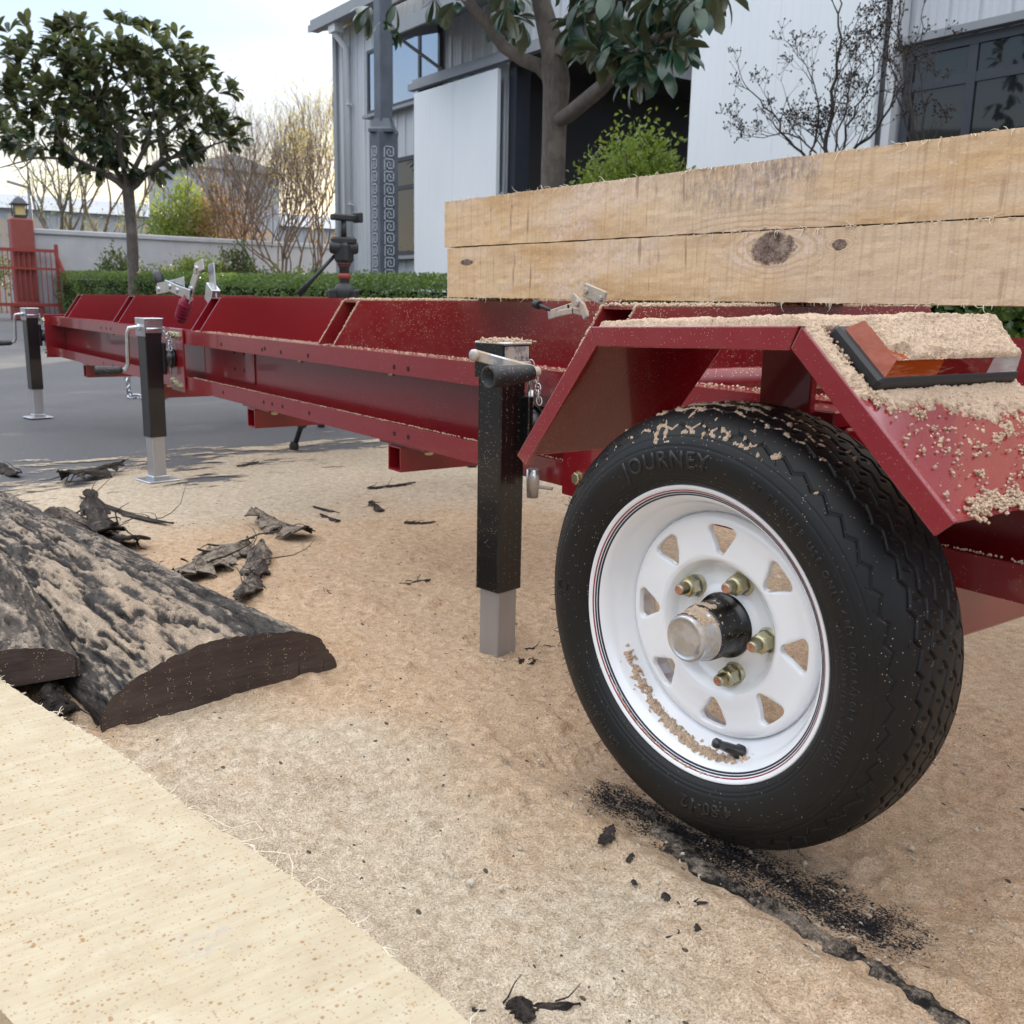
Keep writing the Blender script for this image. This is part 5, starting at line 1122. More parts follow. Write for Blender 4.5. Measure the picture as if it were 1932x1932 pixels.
# sawdust lying in the lower barrel and on the lip
HV = []; HF = []; hn = 0
NA, NR = 620, 26
for (a_0, a_1, dd0, dd1, dens_, amp_, sd_) in ((R(-158), R(-62), .013, .034, .62, .0040, 3), (R(-150), R(-68), .0008, .0045, .50, .0012, 9)):
    ua, ur = np.meshgrid(np.linspace(0, 1, NA), np.linspace(0, 1, NR), indexing='ij'); A = a_0+(a_1-a_0)*ua; D_ = dd0+(dd1-dd0)*ur
    i0 = int(np.argmin(rp_d[:20])); RR = np.interp(D_, rp_d[i0:], rp_r[i0:])
    cen = .5+.20*np.sin(ua*4+1)
    env = np.exp(-((ur-cen)/.34)**2)*np.sin(np.clip(ua, 0, 1)*math.pi)**.35
    dn = dens_*env+(fbm(ua*60, ur*6, 3, sd_)-.5)*.9; k = np.clip((dn-.30)*4, 0, 1); h = k*(amp_*.5+amp_*fbm(ua*170, ur*14, 3, sd_+2)+.0012*vn(ua*420, ur*24, 5))-.0006
    if sd_ == 9: RR = RR
    P = np.array([[tuple(WP(RR[i, j]-h[i, j], A[i, j], D_[i, j]-(h[i, j]*.6 if sd_ == 9 else h[i, j]*.25))) for j in range(NR)] for i in range(NA)])
    I = np.arange(NA*NR).reshape(NA, NR); F = np.stack([I[:-1, :-1], I[1:, :-1], I[1:, 1:], I[:-1, 1:]], -1).reshape(-1, 4); keep = (h.ravel()[F] > -.0004).any(1)
    HV.append(P.reshape(-1, 3)); HF.append(F[keep]+hn); hn += NA*NR
o = npmesh('rim_sawdust', np.concatenate(HV), np.concatenate(HF), M['dust']); tag(o, 'sawdust caught in the lower curve of the white wheel rim', kind='stuff')
# tyre with zigzag grooves
tp = smoothprof([(.005, .1630), (-.002, .1665), (-.0075, .1740), (-.0115, .1840), (-.0132, .1940), (-.0120, .2040), (-.0075, .2150), (.0000, .2255), (.0085, .2350), (.0170, .2412), (.0275, .2442), (.0450, .2462), (.0620, .2468), (.0800, .2464), (.0980, .2444), (.1085, .2416), (.1175, .2362), (.1245, .2275), (.1315, .2110), (.1335, .1930), (.1270, .1750), (.1080, .1630)], 260)
NT_ = 1100; th_a = np.linspace(0, 2*np.pi, NT_, endpoint=False)
dp = np.gradient(tp, axis=0); dp /= np.linalg.norm(dp, axis=1, keepdims=True); nrm = np.stack([-dp[:, 1], dp[:, 0]], 1)   # outward normal in (d, r)
if nrm[130, 1] < 0: nrm = -nrm
sA = (th_a*.243)[:, None]; Dd = tp[None, :, 0]; Rr = tp[None, :, 1]
def tri_(x): return 2*np.abs(2*(x-np.floor(x+.5)))-1
def saw_(x): return 2*(x-np.floor(x))-1
def skw(x): x = x-np.floor(x); return np.where(x < .68, x/.68*2-1, 1-(x-.68)/.32*2)
per = 2*np.pi*.243/54
dep = np.zeros((NT_, len(tp)))
tread = (Rr > .2335)
for (dc, am, w_, ph, dp_) in ((.0230, .0034, .0017, 0, .0050), (.0420, .0034, .0019, .5, .0065), (.0620, .0034, .0020, 0, .0065), (.0820, .0034, .0019, .5, .0065), (.1010, .0034, .0018, 0, .005)):
    zc = dc+am*skw(sA/per+ph); e = np.abs(Dd-zc); dep = np.maximum(dep, dp_*np.clip((w_-e)/.0009, 0, 1)*tread)
# lateral sipes joining the grooves
for (da, db, ph) in ((.0290, .0360, .2), (.0490, .0560, .75), (.0700, .0760, .2), (.0890, .0950, .6)):
    f = (sA/per+ph+(Dd-da)*14) % 1; dep = np.maximum(dep, .0025*np.clip((.05-np.abs(f-.5))/.03, 0, 1)*((Dd > da) & (Dd < db))*tread)
# zigzag shoulder line and fine sidewall rings
zs = .2275+.0028*skw(sA/per); dep = np.maximum(dep, .0017*np.clip((.0012-np.abs(Rr-zs))/.0007, 0, 1)*(Dd < .03))
for rr_, dpp in ((.2170, .0009), (.2075, .0006), (.1760, .0006), (.1715, .0006)): dep = np.maximum(dep, dpp*np.clip((.0008-np.abs(Rr-rr_))/.0005, 0, 1)*(Dd < .03))
dep[:, :3] = 0
DD = Dd-dep*nrm[None, :, 0]; RRr = Rr-dep*nrm[None, :, 1]
cA, sA_ = np.cos(th_a)[:, None, None], np.sin(th_a)[:, None, None]
P = np.array(tuple(WC))+np.array(tuple(WA))*DD[..., None]+(np.array(tuple(ex))*cA+np.array(tuple(ez))*sA_)*RRr[..., None]
I = np.arange(NT_*len(tp)).reshape(NT_, len(tp)); J = np.roll(I, -1, 0); F = np.stack([I[:, :-1], J[:, :-1], J[:, 1:], I[:, 1:]], -1).reshape(-1, 4)
tyre = npmesh('tyre', P.reshape(-1, 3), F, M['tyre'], rim)
# mould hairs
mb = MB(); random.seed(3)
for k in range(90):
    a = random.random()*6.28; q = random.choice([(-.0030, .2210), (.014, .2370), (.112, .2370), (.003, .2290)]); p = WP(q[1], a, q[0]); o_ = (WP(q[1]+1, a, q[0])-p).normalized(); p2_ = p+(o_*.9-WA*.35*(1 if q[0] < .05 else -1)+Vector((random.gauss(0, .3), 0, random.gauss(0, .3))))*.0065; mb.tube([p, p2_], [.0005, .0003], 4, cap=False)
o = mb.build('mould_hair', M['groove'], rim, fix=False)
# lettering moulded on the sidewall
tpr = tp[:110]; isw = np.argmin(tpr[:, 0])
def side_d(r): return float(np.interp(r, tp[:70, 1], tp[:70, 0]))
def lettering(txt, size, rb, adeg, name, ext=.0007, bold=.0, spacing=1.0, parent=None):
    cu = bpy.data.curves.new('t', 'FONT'); cu.body = txt; cu.size = size; cu.offset = bold; cu.space_character = spacing; cu.resolution_u = 3
    ob = bpy.data.objects.new('t', cu); col.objects.link(ob); dg = bpy.context.evaluated_depsgraph_get(); me = bpy.data.meshes.new_from_object(ob.evaluated_get(dg)); bpy.data.objects.remove(ob)
    bm = bmesh.new(); bm.from_mesh(me); bmesh.ops.triangulate(bm, faces=bm.faces)
    g2 = bmesh.ops.extrude_face_region(bm, geom=bm.faces[:]); 
    for v in g2['geom']:
        if isinstance(v, bmesh.types.BMVert): v.co.z = 1
    bmesh.ops.subdivide_edges(bm, edges=[e for e in bm.edges if e.calc_length() > .006], cuts=1)
    xs_ = [v.co.x for v in bm.verts]; x0, x1 = min(xs_), max(xs_); xm = (x0+x1)/2; a0 = R(adeg)
    for v in bm.verts:
        r = rb+v.co.y; a = a0-(v.co.x-xm)/(rb+size*.35); v.co = WP(r, a, side_d(r)+.0003-(ext+.0003)*v.co.z)
    bmesh.ops.recalc_face_normals(bm, faces=bm.faces); m2 = bpy.data.meshes.new(name); bm.to_mesh(m2); bm.free(); m2.materials.append(M['letter'])
    o = bpy.data.objects.new(name, m2); col.objects.link(o); o.parent = rim; return o
lettering('JOURNEY', .0260, .1850, 102, 'lettering', .0008, .0005, 1.16)
lettering('4.80-12', .0205, .1850, -80, 'lettering', .0008, .0004, 1.15)
lettering('ST TRAILER USE ONLY', .0100, .1920, 46, 'lettering', .0004, .0001, 1.5)
lettering('4 PLY  LOAD RANGE B  TUBELESS', .0085, .1960, 0, 'lettering', .0005, .0001, 1.3)
lettering('MAX LOAD 990 LBS AT 60 PSI COLD', .0072, .1860, -2, 'lettering', .0004, .0001, 1.3)
lettering('SAFETY WARNING', .0078, .1880, -135, 'lettering', .0004, .0001, 1.5)
mb = MB()
for rr_ in (.0078, .0070): 
    pc = (.196, R(176)); pts = [WP(pc[0]+rr_*math.cos(q), pc[1]+rr_*math.sin(q)/pc[0], side_d(.196)-.0003) for q in np.linspace(0, 6.2832, 33)]; mb.tube(pts, .0004, 4, cap=False)
o = mb.build('moulded_emblem', M['tyre'], rim)
# hub, dust cap, nuts, valve
def WL(mb, prof, n=40, mat=0, smooth=True): revolve(mb, prof, n, mat, smooth)
mb = MB(); WL(mb, [(.060, .036), (.049, .0375), (.046, .0365), (.0455, .0330), (.030, .0320), (.012, .0315), (.008, .0300), (.0075, .0001)], 48)
hub = mb.build('hub', M['black_paint'], rim)
mb = MB(); WL(mb, [(.012, .0300), (.006, .0300), (.005, .0288), (.003, .0275), (-.010, .0268), (-.0145, .0262), (-.0168, .0245), (-.0175, .0225), (-.0170, .0222), (-.0165, .0150), (-.0165, .0001)], 48)
cap_ = mb.build('hub_cap', M['zinc_dusty'], rim)
for k in range(5):
    a = R(-3.2+72*k); c_ = WP(.0567, a, .054); ax_ = -WA; mb = MB()
    mb.lathe([(0, .0145), (.0045, .0125)], 24, c_, ax_, 0, True)
    q0 = random.random(); o_r = ax_.orthogonal(); 
    mb.lathe([(.0042, .0118), (.0160, .0118), (.0180, .0102), (.0180, .0001)], 6, c_, ax_, 0, False)
    mb.lathe([(.0145, .0101), (.0190, .0096), (.0192, .0066)], 20, c_, ax_, 0, True)
    nut = mb.build('lug_nut', M['bolt'], rim)
    mb = MB(); prof = [(.017, .0064)]
    for j in range(8): prof += [(.0185+.0013*j, .0066), (.0185+.0013*j+.0006, .0059)]
    prof += [(.0300, .0062), (.0312, .0052), (.0312, .0001)]
    mb.lathe(prof, 16, c_, ax_, 0, True); mb.lathe([(.0313, .0052), (.0316, .0048), (.0316, .0001)], 16, c_, ax_, 1, False)
    o = mb.build('wheel_stud', [M['bolt'], M['copper']], rim)
va = R(-71); vb_ = WP(.1365, va, .026); vdir = (-WA*.75+(WP(.05, va, .026)-WP(.13, va, .026)).normalized()*.45-ex*.25).normalized(); mb = MB()
mb.lathe([(-.004, .0085), (.002, .0085), (.005, .0062), (.018, .0055), (.024, .0048), (.025, .0056), (.031, .0056), (.0325, .0045), (.0325, .0001)], 20, vb_, vdir); mb.build('valve_stem', M['black_clean'], rim)
# sawdust on top of the tyre and hub cap
HV = []; HF = []; hn = 0
NA, NR = 560, 90
ua, ur = np.meshgrid(np.linspace(0, 1, NA), np.linspace(0, 1, NR), indexing='ij'); A = R(50)+R(84)*ua; ii = (50+ur*130); TD = np.interp(ii, np.arange(len(tp)), tp[:, 0]); TRr = np.interp(ii, np.arange(len(tp)), tp[:, 1]); ND = np.interp(ii, np.arange(len(tp)), nrm[:, 0]); NRr = np.interp(ii, np.arange(len(tp)), nrm[:, 1])
band = np.exp(-((TD-(.0230+.0034*skw(A*.243/per)))/.0022)**2)*.42+np.exp(-((TD-(.042+.0034*skw(A*.243/per+.5)))/.0026)**2)*.46+np.exp(-((TD-(.062+.0034*skw(A*.243/per)))/.0026)**2)*.40+np.exp(-((TRr-(.2275+.0028*skw(A*.243/per)))/.0012)**2)*.30*(TD < .02)+np.exp(-((TRr-.2215)/.0018)**2)*.25*(TD < .01)
dn = band*np.sin(ua*math.pi)**.8+(fbm(ua*70, ur*14, 3, 5)-.5)*1.15+.10*np.sin(ua*math.pi); k = np.clip((dn-.33)*4, 0, 1); h = k*(.0012+.0016*vn(ua*300, ur*70, 6)+.0008*vn(ua*600, ur*120, 8))-.0006
P = np.array(tuple(WC))+np.array(tuple(WA))*(TD+ND*h)[..., None]+(np.array(tuple(ex))*np.cos(A)[..., None]+np.array(tuple(ez))*np.sin(A)[..., None])*(TRr+NRr*h)[..., None]
I = np.arange(NA*NR).reshape(NA, NR); F = np.stack([I[:-1, :-1], I[1:, :-1], I[1:, 1:], I[:-1, 1:]], -1).reshape(-1, 4); keep = (h.ravel()[F] > -.0004).any(1); HV.append(P.reshape(-1, 3)); HF.append(F[keep]); hn = NA*NR
NA, NR = 140, 60; ua, ur = np.meshgrid(np.linspace(0, 1, NA), np.linspace(0, 1, NR), indexing='ij'); A = R(20)+R(130)*ua; D_ = -.0120+.046*ur; HR = np.interp(D_, [-.0145, -.010, .003, .006, .012, .0125, .0455], [.0262, .0268, .0275, .0300, .0300, .0316, .0330])
dn = .55*np.sin(ua*math.pi)-.35*np.clip((ur-.62)/.3, 0, 1)+(fbm(ua*9, ur*6, 3, 5)-.5)*.8; k = np.clip((dn-.30)*4, 0, 1); h = k*(.0008+.0014*vn(ua*60, ur*30, 6))-.0005
P = np.array(tuple(WC))+np.array(tuple(WA))*(D_)[..., None]+(np.array(tuple(ex))*np.cos(A)[..., None]+np.array(tuple(ez))*np.sin(A)[..., None])*(HR+h)[..., None]
I = np.arange(NA*NR).reshape(NA, NR); F = np.stack([I[:-1, :-1], I[1:, :-1], I[1:, 1:], I[:-1, 1:]], -1).reshape(-1, 4); keep = (h.ravel()[F] > -.0004).any(1); HV.append(P.reshape(-1, 3)); HF.append(F[keep]+hn)
o = npmesh('tyre_sawdust', np.concatenate(HV), np.concatenate(HF), M['dust']); tag(o, 'clinging sawdust on top of the black tyre and the hub', kind='stuff')

# ---------------------------------------------------------------- jacks
def chain_mb(mb, pts, link=.016, r=.0013):
    # oval links alternately turned along a polyline
    pts = [Vector(p) for p in pts]; L_ = [0]
    for a, b in zip(pts, pts[1:]): L_.append(L_[-1]+(b-a).length)
    n_ = int(L_[-1]/(link*.72)); 
    for i in range(n_):
        s_ = (i+.5)/n_*L_[-1]; k = max(0, min(len(pts)-2, int(np.searchsorted(L_, s_)-1))); p = pts[k].lerp(pts[k+1], (s_-L_[k])/(L_[k+1]-L_[k])); d = (pts[k+1]-pts[k]).normalized(); o1 = d.orthogonal().normalized(); o2 = d.cross(o1)
        if i % 2: o1 = o2
        mb.tube([p+d*(math.cos(q)*link*.5)+o1*(math.sin(q)*link*.28) for q in np.linspace(0, 6.2832, 13)], r, 5, cap=False)
JR = R(10)
def jack(x, y, zb_black, ztop, kind, dusty, footz, plate_=True):
    RM = Matrix.Translation((x, y, 0)) @ Matrix.Rotation(JR, 4, 'Z')
    def fin(mb): mb.v = [tuple(RM @ Vector(v)) for v in mb.v]; return mb
    zin = .012; s = .0555; body = M['black_paint'] if dusty else M['black_clean']; zn = M['zinc_dusty'] if dusty else M['zinc']
    mb = MB(); t_ = .003
    for (dx, dy, wx, wy) in ((-(s-t_)/2, 0, t_, s), ((s-t_)/2, 0, t_, s), (0, (s-t_)/2, s-2*t_, t_), (0, -(s-t_)/2, s-2*t_, t_)): mb.box((dx, dy, (zb_black+ztop-.045)/2), (wx, wy, ztop-.045-zb_black), bev=.0012)
    j = T(fin(mb), 'jack', body)
    mb = MB(); mb.box((0, 0, (footz+zb_black+.06)/2), (.046, .046, zb_black+.06-footz), bev=.002); o = fin(mb).build('inner_leg', M['galv'], j)
    # gearbox bracket: black cheek plates with a zinc lid and pressed fronts
    for sy in (-1, 1): mb = MB(); mb.box((0, sy*.0305, ztop-.030), (.066, .004, .058), bev=.0015); fin(mb).build('gear_cheek', body if dusty else zn, j)
    mb = MB(); mb.box((.002, 0, ztop-.0015), (.072, .066, .005), bev=.002); mb.box((.033, 0, ztop-.018), (.004, .056, .024), bev=.001); mb.box((.031, 0, ztop-.042), (.004, .052, .012), bev=.001); mb.box((-.032, 0, ztop-.022), (.004, .056, .030)); 
    mb.tube([(.036, -.028, ztop-.034), (.036, .028, ztop-.034)], .004, 8)
    fin(mb).build('gear_lid', zn, j)
    if plate_:
        mb = MB(); mb.box((0, 0, footz+.0035), (.112, .112, .006), bev=.0025); mb.box((0, 0, footz+.012), (.054, .054, .014), bev=.002); fin(mb).build('foot_plate', M['zinc'], j)
    # mounting socket towards the rail
    zs_ = CH-.205
    mb = MB(); mb.box((.012, .030, zs_), (.058, .012, .105), bev=.002); mb.tube([(.010, .034, zs_), (.010, .085, zs_)], .031, 24); mb.tube([(.010, .060, zs_), (.010, .064, zs_)], .036, 24); fin(mb).build('mount_socket', body, j)
    mb = MB(); mb.tube([(.012, .060, zs_+.06), (.012, .060, zs_-.055)], .005, 8); mb.tube([(.012, .052, zs_+.058), (.020, .045, zs_+.075), (.012, .060, zs_+.085), (.004, .070, zs_+.072), (.012, .060, zs_+.058)], .0022, 6); fin(mb).build('locking_pin', zn, j)
    mb = MB(); chain_mb(mb, [(.036, .030, ztop-.030), (.041, .038, ztop-.06), (.038, .052, ztop-.10), (.026, .060, zs_+.07)]); fin(mb).build('pin_chain', zn, j)
    if kind == 'hang':
        # crank swung out and hanging, grip pointing away
        p0 = Vector((-.010, -.033, ztop-.030)); mb = MB(); fin_pts = [(-.006, -.032, ztop-.030), (-.006, -.044, ztop-.030), (-.018, -.060, ztop-.032), (-.024, -.064, ztop-.050), (-.028, -.066, ztop-.150), (-.034, -.072, ztop-.166), (-.046, -.082, ztop-.170)]
        mb.tube(fin_pts, .0065, 10); mb.tube([(-.006, -.030, ztop-.030), (-.006, -.040, ztop-.030)], .011, 12); fin(mb).build('crank', zn, j)
        mb = MB(); g0 = Vector((-.044, -.080, ztop-.170)); gd = Vector((-.55, -.83, -.03)).normalized(); mb.lathe([(0, .0001), (0, .0090), (.008, .0125), (.075, .0150), (.083, .0145), (.083, .0105), (.070, .0100)], 20, g0, gd); fin(mb).build('crank_grip', M['grip'], j)
    else:
        mb = MB(); mb.bar((-.020, -.041, ztop-.022), (.112, -.043, ztop-.040), .006, .018, (0, 0, 1), bev=.002); mb.lathe([(0, .010), (.006, .010), (.008, .007), (.008, .0001)], 16, (-.018, -.044, ztop-.022), (0, -1, 0)); mb.lathe([(-.008, .008), (.010, .008), (.010, .0001)], 14, (.110, -.040, ztop-.041), (0, -1, 0)); fin(mb).build('crank', zn, j)
        gx = Vector((.110, -.046, ztop-.042)); ga = Vector((-.10, -1, -.06)).normalized()
        mb = MB(); mb.lathe([(0, .0001), (0, .0115), (.010, .0135), (.070, .0165), (.082, .0180), (.086, .0175), (.086, .0135), (.055, .0120), (.055, .0001)], 28, gx, ga); grip_ = fin(mb).build('crank_grip', M['grip'], j)
        mb = MB(); mb.tube([(.022, .058, zs_-.125), (.022, .058, zs_-.075)], [.010, .012], 16); mb.tube([(.022, .058, zs_-.105), (.060, .066, zs_-.105)], .003, 8); fin(mb).build('plunger', zn, j)
    return j
jack(-1.342, .945, CH-.486, CH-.064, 'fold', True, -.006, False)
jack(-3.365, .945, CH-.465, CH-.074, 'hang', False, .004)
jack(-5.40, .945, CH-.472, CH-.074, 'hang', False, .004)
# sawdust on the near jack lid
mb = MB(); g_ = np.random.default_rng(15)
for k in range(420): 
    q = Matrix.Translation((-1.342, .945, 0)) @ Matrix.Rotation(JR, 4, 'Z') @ Vector((g_.normal()*.016+.004, g_.normal()*.016, CH-.064+.001+abs(g_.normal())*.0022)); grain(q, g_.uniform(.001, .0028))
o = mb.build('jack_sawdust', M['dust'], fix=False); tag(o, 'small heap of sawdust on the lid of the nearest jack', kind='stuff')

# ---------------------------------------------------------------- toggle clamps on the bunks
def pts_at(lst, Y): return [atY(x, y, Y) for x, y in lst]
def clamp(name, label, Y, S_, mat, gripmat, parts):
    base = parts['base']; r0 = atY(*base, Y); o_ = empty(name, r0, label, 'clamp')
    def bb(nm, pts, w_, th_, mt, dy=0, holes=()):
        mb = MB(); q = [p-r0+Vector((0, dy, 0)) for p in pts_at(pts, Y)]
        for a, b in zip(q, q[1:]): 
            d = (b-a).normalized(); mb.bar(a-d*w_*.25, b+d*w_*.25, th_, w_, Vector((0, -1, 0)).cross(d), bev=.0015)
        for h in holes:
            p = atY(*h, Y)-r0+Vector((0, dy-th_/2, 0)); mb.lathe([(0, .008*S_), (.004, .008*S_), (.005, .006*S_), (.005, .0001)], 10, p, (0, -1, 0), 0, False)
        mb.build(nm, mt, o_)
    for k, v in parts.items():
        if k == 'base': continue
        bb(k.split('-')[0], *v)
    return o_, r0
Z_ = M['zinc']
cl, r0 = clamp('toggle_clamp', 'shiny zinc toggle clamp with a ribbed dark red grip standing on a far bunk', 1.16, 1.2, Z_, None, {
    'base': (396, 560), 'upright_plate': ([(399, 505), (403, 556)], .055, .006, Z_, .0), 'lever_arm': ([(385, 507), (372, 545), (366, 562)], .042, .005, Z_, -.020, [(372, 545), (381, 512)]),
    'push_arm': ([(303, 545), (338, 538), (352, 534)], .042, .005, Z_, -.012, [(306, 546)]), 'link': ([(328, 538), (350, 548), (372, 556)], .036, .005, Z_, -.028, [(350, 548), (336, 541)]), 'cap_link': ([(386, 506), (399, 500)], .035, .005, Z_, -.030, [(388, 507)]), 'foot_bar': ([(398, 552), (404, 560)], .06, .03, Z_)})
mb = MB(); q = [p-r0 for p in pts_at([(366, 562), (360, 580), (353, 603)], 1.16)]; mb.tube([q[0]-Vector((0, .02, 0)), q[1]-Vector((0, .02, 0)), q[2]-Vector((0, .02, 0))], [.018, .023, .020], 12); 
for k in range(5): mb.tube([q[0].lerp(q[2], .2+.15*k)-Vector((0, .024, 0)), q[0].lerp(q[2], .24+.15*k)-Vector((0, .024, 0))], .0245, 12)
mb.build('grip', M['red_grip'], cl)
mb = MB(); q = [p-r0 for p in pts_at([(303, 540), (298, 520), (292, 512)], 1.16)]; mb.tube(q, [.015, .019, .009], 12); mb.build('rubber_foot', M['plastic'], cl)
ZD = M['zinc_caked']
cl, r0 = clamp('toggle_clamp', 'toggle clamp furred with sawdust between the near bunks and under the beams', 1.20, .7, ZD, None, {
    'base': (1110, 590), 'push_arm': ([(1038, 594), (1075, 582), (1100, 572)], .018, .006, ZD, 0, [(1075, 588)]), 'lever_arm': ([(1095, 562), (1112, 580), (1118, 597)], .016, .006, ZD, -.016, [(1105, 572)]), 'link': ([(1062, 592), (1090, 586), (1116, 592)], .012, .005, ZD, -.010), 'upright_plate': ([(1100, 548), (1132, 562)], .026, .006, ZD, .008, [(1103, 548), (1130, 563)])})
mb = MB(); q = [p-r0 for p in pts_at([(1040, 586), (1020, 577), (1009, 573)], 1.20)]; mb.tube(q, [.004, .004, .004], 8); mb.tube([q[1].lerp(q[2], .2), q[2]], .0085, 10); mb.build('spindle_foot', M['plastic'], cl)

# ---------------------------------------------------------------- chain under the trailer, touching the asphalt
tc_ = empty('safety_chain', (-6.2, 1.6, 0), 'bright zinc safety chain dropping from beneath the far end of the trailer to the asphalt', 'chain')
mb = MB(); a = atX(225, 700, -6.2); chain_mb(mb, [(0, -.02, .40), (0, -.01, .25), (.0, 0, .06), (-.05, .02, .012), (.04, .10, .012), (.12, .16, .012), (.0, .22, .012)], .055, .006); mb.build('chain_links', M['zinc'], tc_)

# ================================================================== TIMBER
TY0 = 1.45
def beam(name, label, P_, depth, mat, seed):
    # P_: four corners (x, z) of the front face, counter-clockwise from bottom left
    n_ = 240; mb = MB(); xl = P_[0][0]; g_ = np.random.default_rng(seed); L_ = P_[1][0]-P_[0][0]; o_ = Vector((P_[0][0], TY0, P_[0][1]))
    xs_ = np.linspace(0, 1, n_); zb_ = [P_[0][1]+(P_[1][1]-P_[0][1])*t_ for t_ in xs_]; zt_ = [P_[3][1]+(P_[2][1]-P_[3][1])*t_ for t_ in xs_]
    wob = (fbm(xs_*60, xs_*0+seed, 3, seed)-.5)*.0022; wob2 = (fbm(xs_*50, xs_*0+seed, 3, seed+2)-.5)*.0024
    V = []; NZ = 14
    for i, t_ in enumerate(xs_):
        x = P_[0][0]+L_*t_; lo = zb_[i]+wob[i]; hi = zt_[i]+wob2[i]
        ring = [(x, TY0+.0012*math.sin(t_*400+k*.3)*.3+.0015*float(vn(t_*90, k*.8, seed)), lo+(hi-lo)*k/NZ) for k in range(NZ+1)] + [(x, TY0+depth, hi), (x, TY0+depth, lo)]
        V += [tuple(Vector(q)-o_) for q in ring]
    K_ = NZ+3
    F_ = [(i*K_+k, (i+1)*K_+k, (i+1)*K_+(k+1) % K_, i*K_+(k+1) % K_) for i in range(n_-1) for k in range(K_)]
    mb.add(V, F_, 0, False); mb.f.append(list(range(K_))); mb.m.append(0); mb.sm.append(False); mb.f.append([(n_-1)*K_+k for k in range(K_)]); mb.m.append(0); mb.sm.append(False)
    o = mb.build(name, mat); o.location = o_; tag(o, label, 'timber', 'squared beams on the trailer'); return o
bl = atY(843, 560.5, TY0); ml = atY(845, 468.5, TY0); mu = atY(840, 466.5, TY0); tl_ = atY(838, 381, TY0)
xr = -.30
def ext(pL, pR, x): t_ = (x-pL.x)/(pR.x-pL.x); return pL.z+(pR.z-pL.z)*t_
br_ = atY(1932, 577, TY0); mr = atY(1932, 408.5, TY0); tr2 = atY(1932, 240, TY0)
zbL, zbR = bl.z, ext(bl, br_, xr); zmR = ext(ml, mr, xr); ztR = ext(tl_, tr2, xr)
L_ = xr-bl.x
def loc(px, py): p = atY(px, py, TY0); return p
k1 = loc(1460, 468); k2 = loc(1578, 442)
mwl = wood('sawn_timber_lower', knot=[(k1.x-bl.x, k1.z-bl.z, .050, .027), (loc(1583, 460).x-bl.x, loc(1583, 460).z-bl.z, .016, .010), (loc(880, 495).x-bl.x, loc(880, 495).z-bl.z, .028, .007)], stain=None)
mwu = wood('sawn_timber_upper', stain=[(loc(1390, 350).x-tl_.x, loc(1390, 350).z-ml.z, .22, .07), (loc(1490, 320).x-tl_.x, loc(1490, 320).z-ml.z, .06, .035)], knot=[(loc(1430, 440).x-tl_.x, -.03, .10, .028)], seed=3)
b1 = beam('timber_beam', 'lower pale sawn beam with a large dark knot, lying on the red bunks', [(bl.x, zbL), (xr, zbR), (xr, zmR-.0006), (ml.x, ml.z)], .20, mwl, 4)
b2 = beam('timber_beam', 'upper pale sawn beam with grey stains, stacked on the knotty one', [(mu.x-.006, mu.z), (xr, zmR+.0010), (xr, ztR), (tl_.x, tl_.z)], .20, mwu, 9)
# torn fibres on the arrises
def fibres(parent, pts, n_, ln, seed, down=-.4, spread=1.0, r=.0005):
    random.seed(seed); mb = MB()
    for k in range(n_):
        t_ = random.random()*(len(pts)-1); i = int(t_); p = Vector(pts[i]).lerp(Vector(pts[i+1]), t_-i); l_ = ln*random.choice([.3, .4, .5, .6, 1, 1.6]); d = Vector((random.gauss(0, .8), -abs(random.gauss(.5, .4))*spread, random.gauss(down, .6))).normalized(); q = [p]; 
        for s in range(5): d = (d+Vector((random.gauss(0, .45), random.gauss(0, .3), random.gauss(0, .4)-.1))).normalized(); q.append(q[-1]+d*l_/5)
        mb.tube(q, [r*1.6, r*1.4, r*1.2, r, r*.8, r*.5], 4, cap=False)
    o = mb.build('torn_fibres', M['fibre'], None, fix=False); o.parent = parent; o.matrix_parent_inverse = Matrix.Translation(-parent.location)
    return o
fibres(b2, [(tl_.x, TY0, tl_.z), (xr, TY0, ztR)], 230, .014, 3, -.2, 1)
fibres(b1, [(bl.x, TY0, zbL), (xr, TY0, zbR)], 150, .012, 4, -.9, .6); fibres(b1, [(-1.5, TY0, ext(ml, mr, -1.5)), (xr, TY0, zmR)], 150, .011, 6, -.3, 1)

# pale plank in the near corner
PZ = .075
edge_px = [(-120, 1195), (0, 1280), (70, 1328), (140, 1368), (210, 1410), (280, 1462), (350, 1520), (410, 1562), (470, 1600), (555, 1658), (640, 1720), (700, 1768), (760, 1820), (825, 1872), (890, 1932), (1010, 2045)]
E_ = [atZ(x, y, PZ) for x, y in edge_px]
lft = [atZ(-160, 1780, PZ), atZ(0, 1905, PZ), atZ(26, 1932, PZ), atZ(150, 2050, PZ)]
far_ = (E_[0]-E_[6]).normalized(); 
poly = []
nE = 160; EE = []
cum = np.concatenate([[0], np.cumsum([(b-a).length for a, b in zip(E_, E_[1:])])])
for s in np.linspace(0, cum[-1], nE):
    i = min(max(int(np.searchsorted(cum, s))-1, 0), len(E_)-2); p = E_[i].lerp(E_[i+1], (s-cum[i])/(cum[i+1]-cum[i])); p = p+Vector((0, 1, 0))*(float(fbm(s*60, 1.0, 3, 2))-.5)*.003; EE.append(p)
org = Vector((-.8, .2, PZ))
BB = []
pA, pB = lft[1]+(lft[1]-lft[2]).normalized()*.75, lft[2]+(lft[2]-lft[1]).normalized()*.35
for k, p in enumerate(EE):
    t_ = k/(nE-1); BB.append(pA.lerp(pB, t_))
mb = MB(); NC = 24; V = []
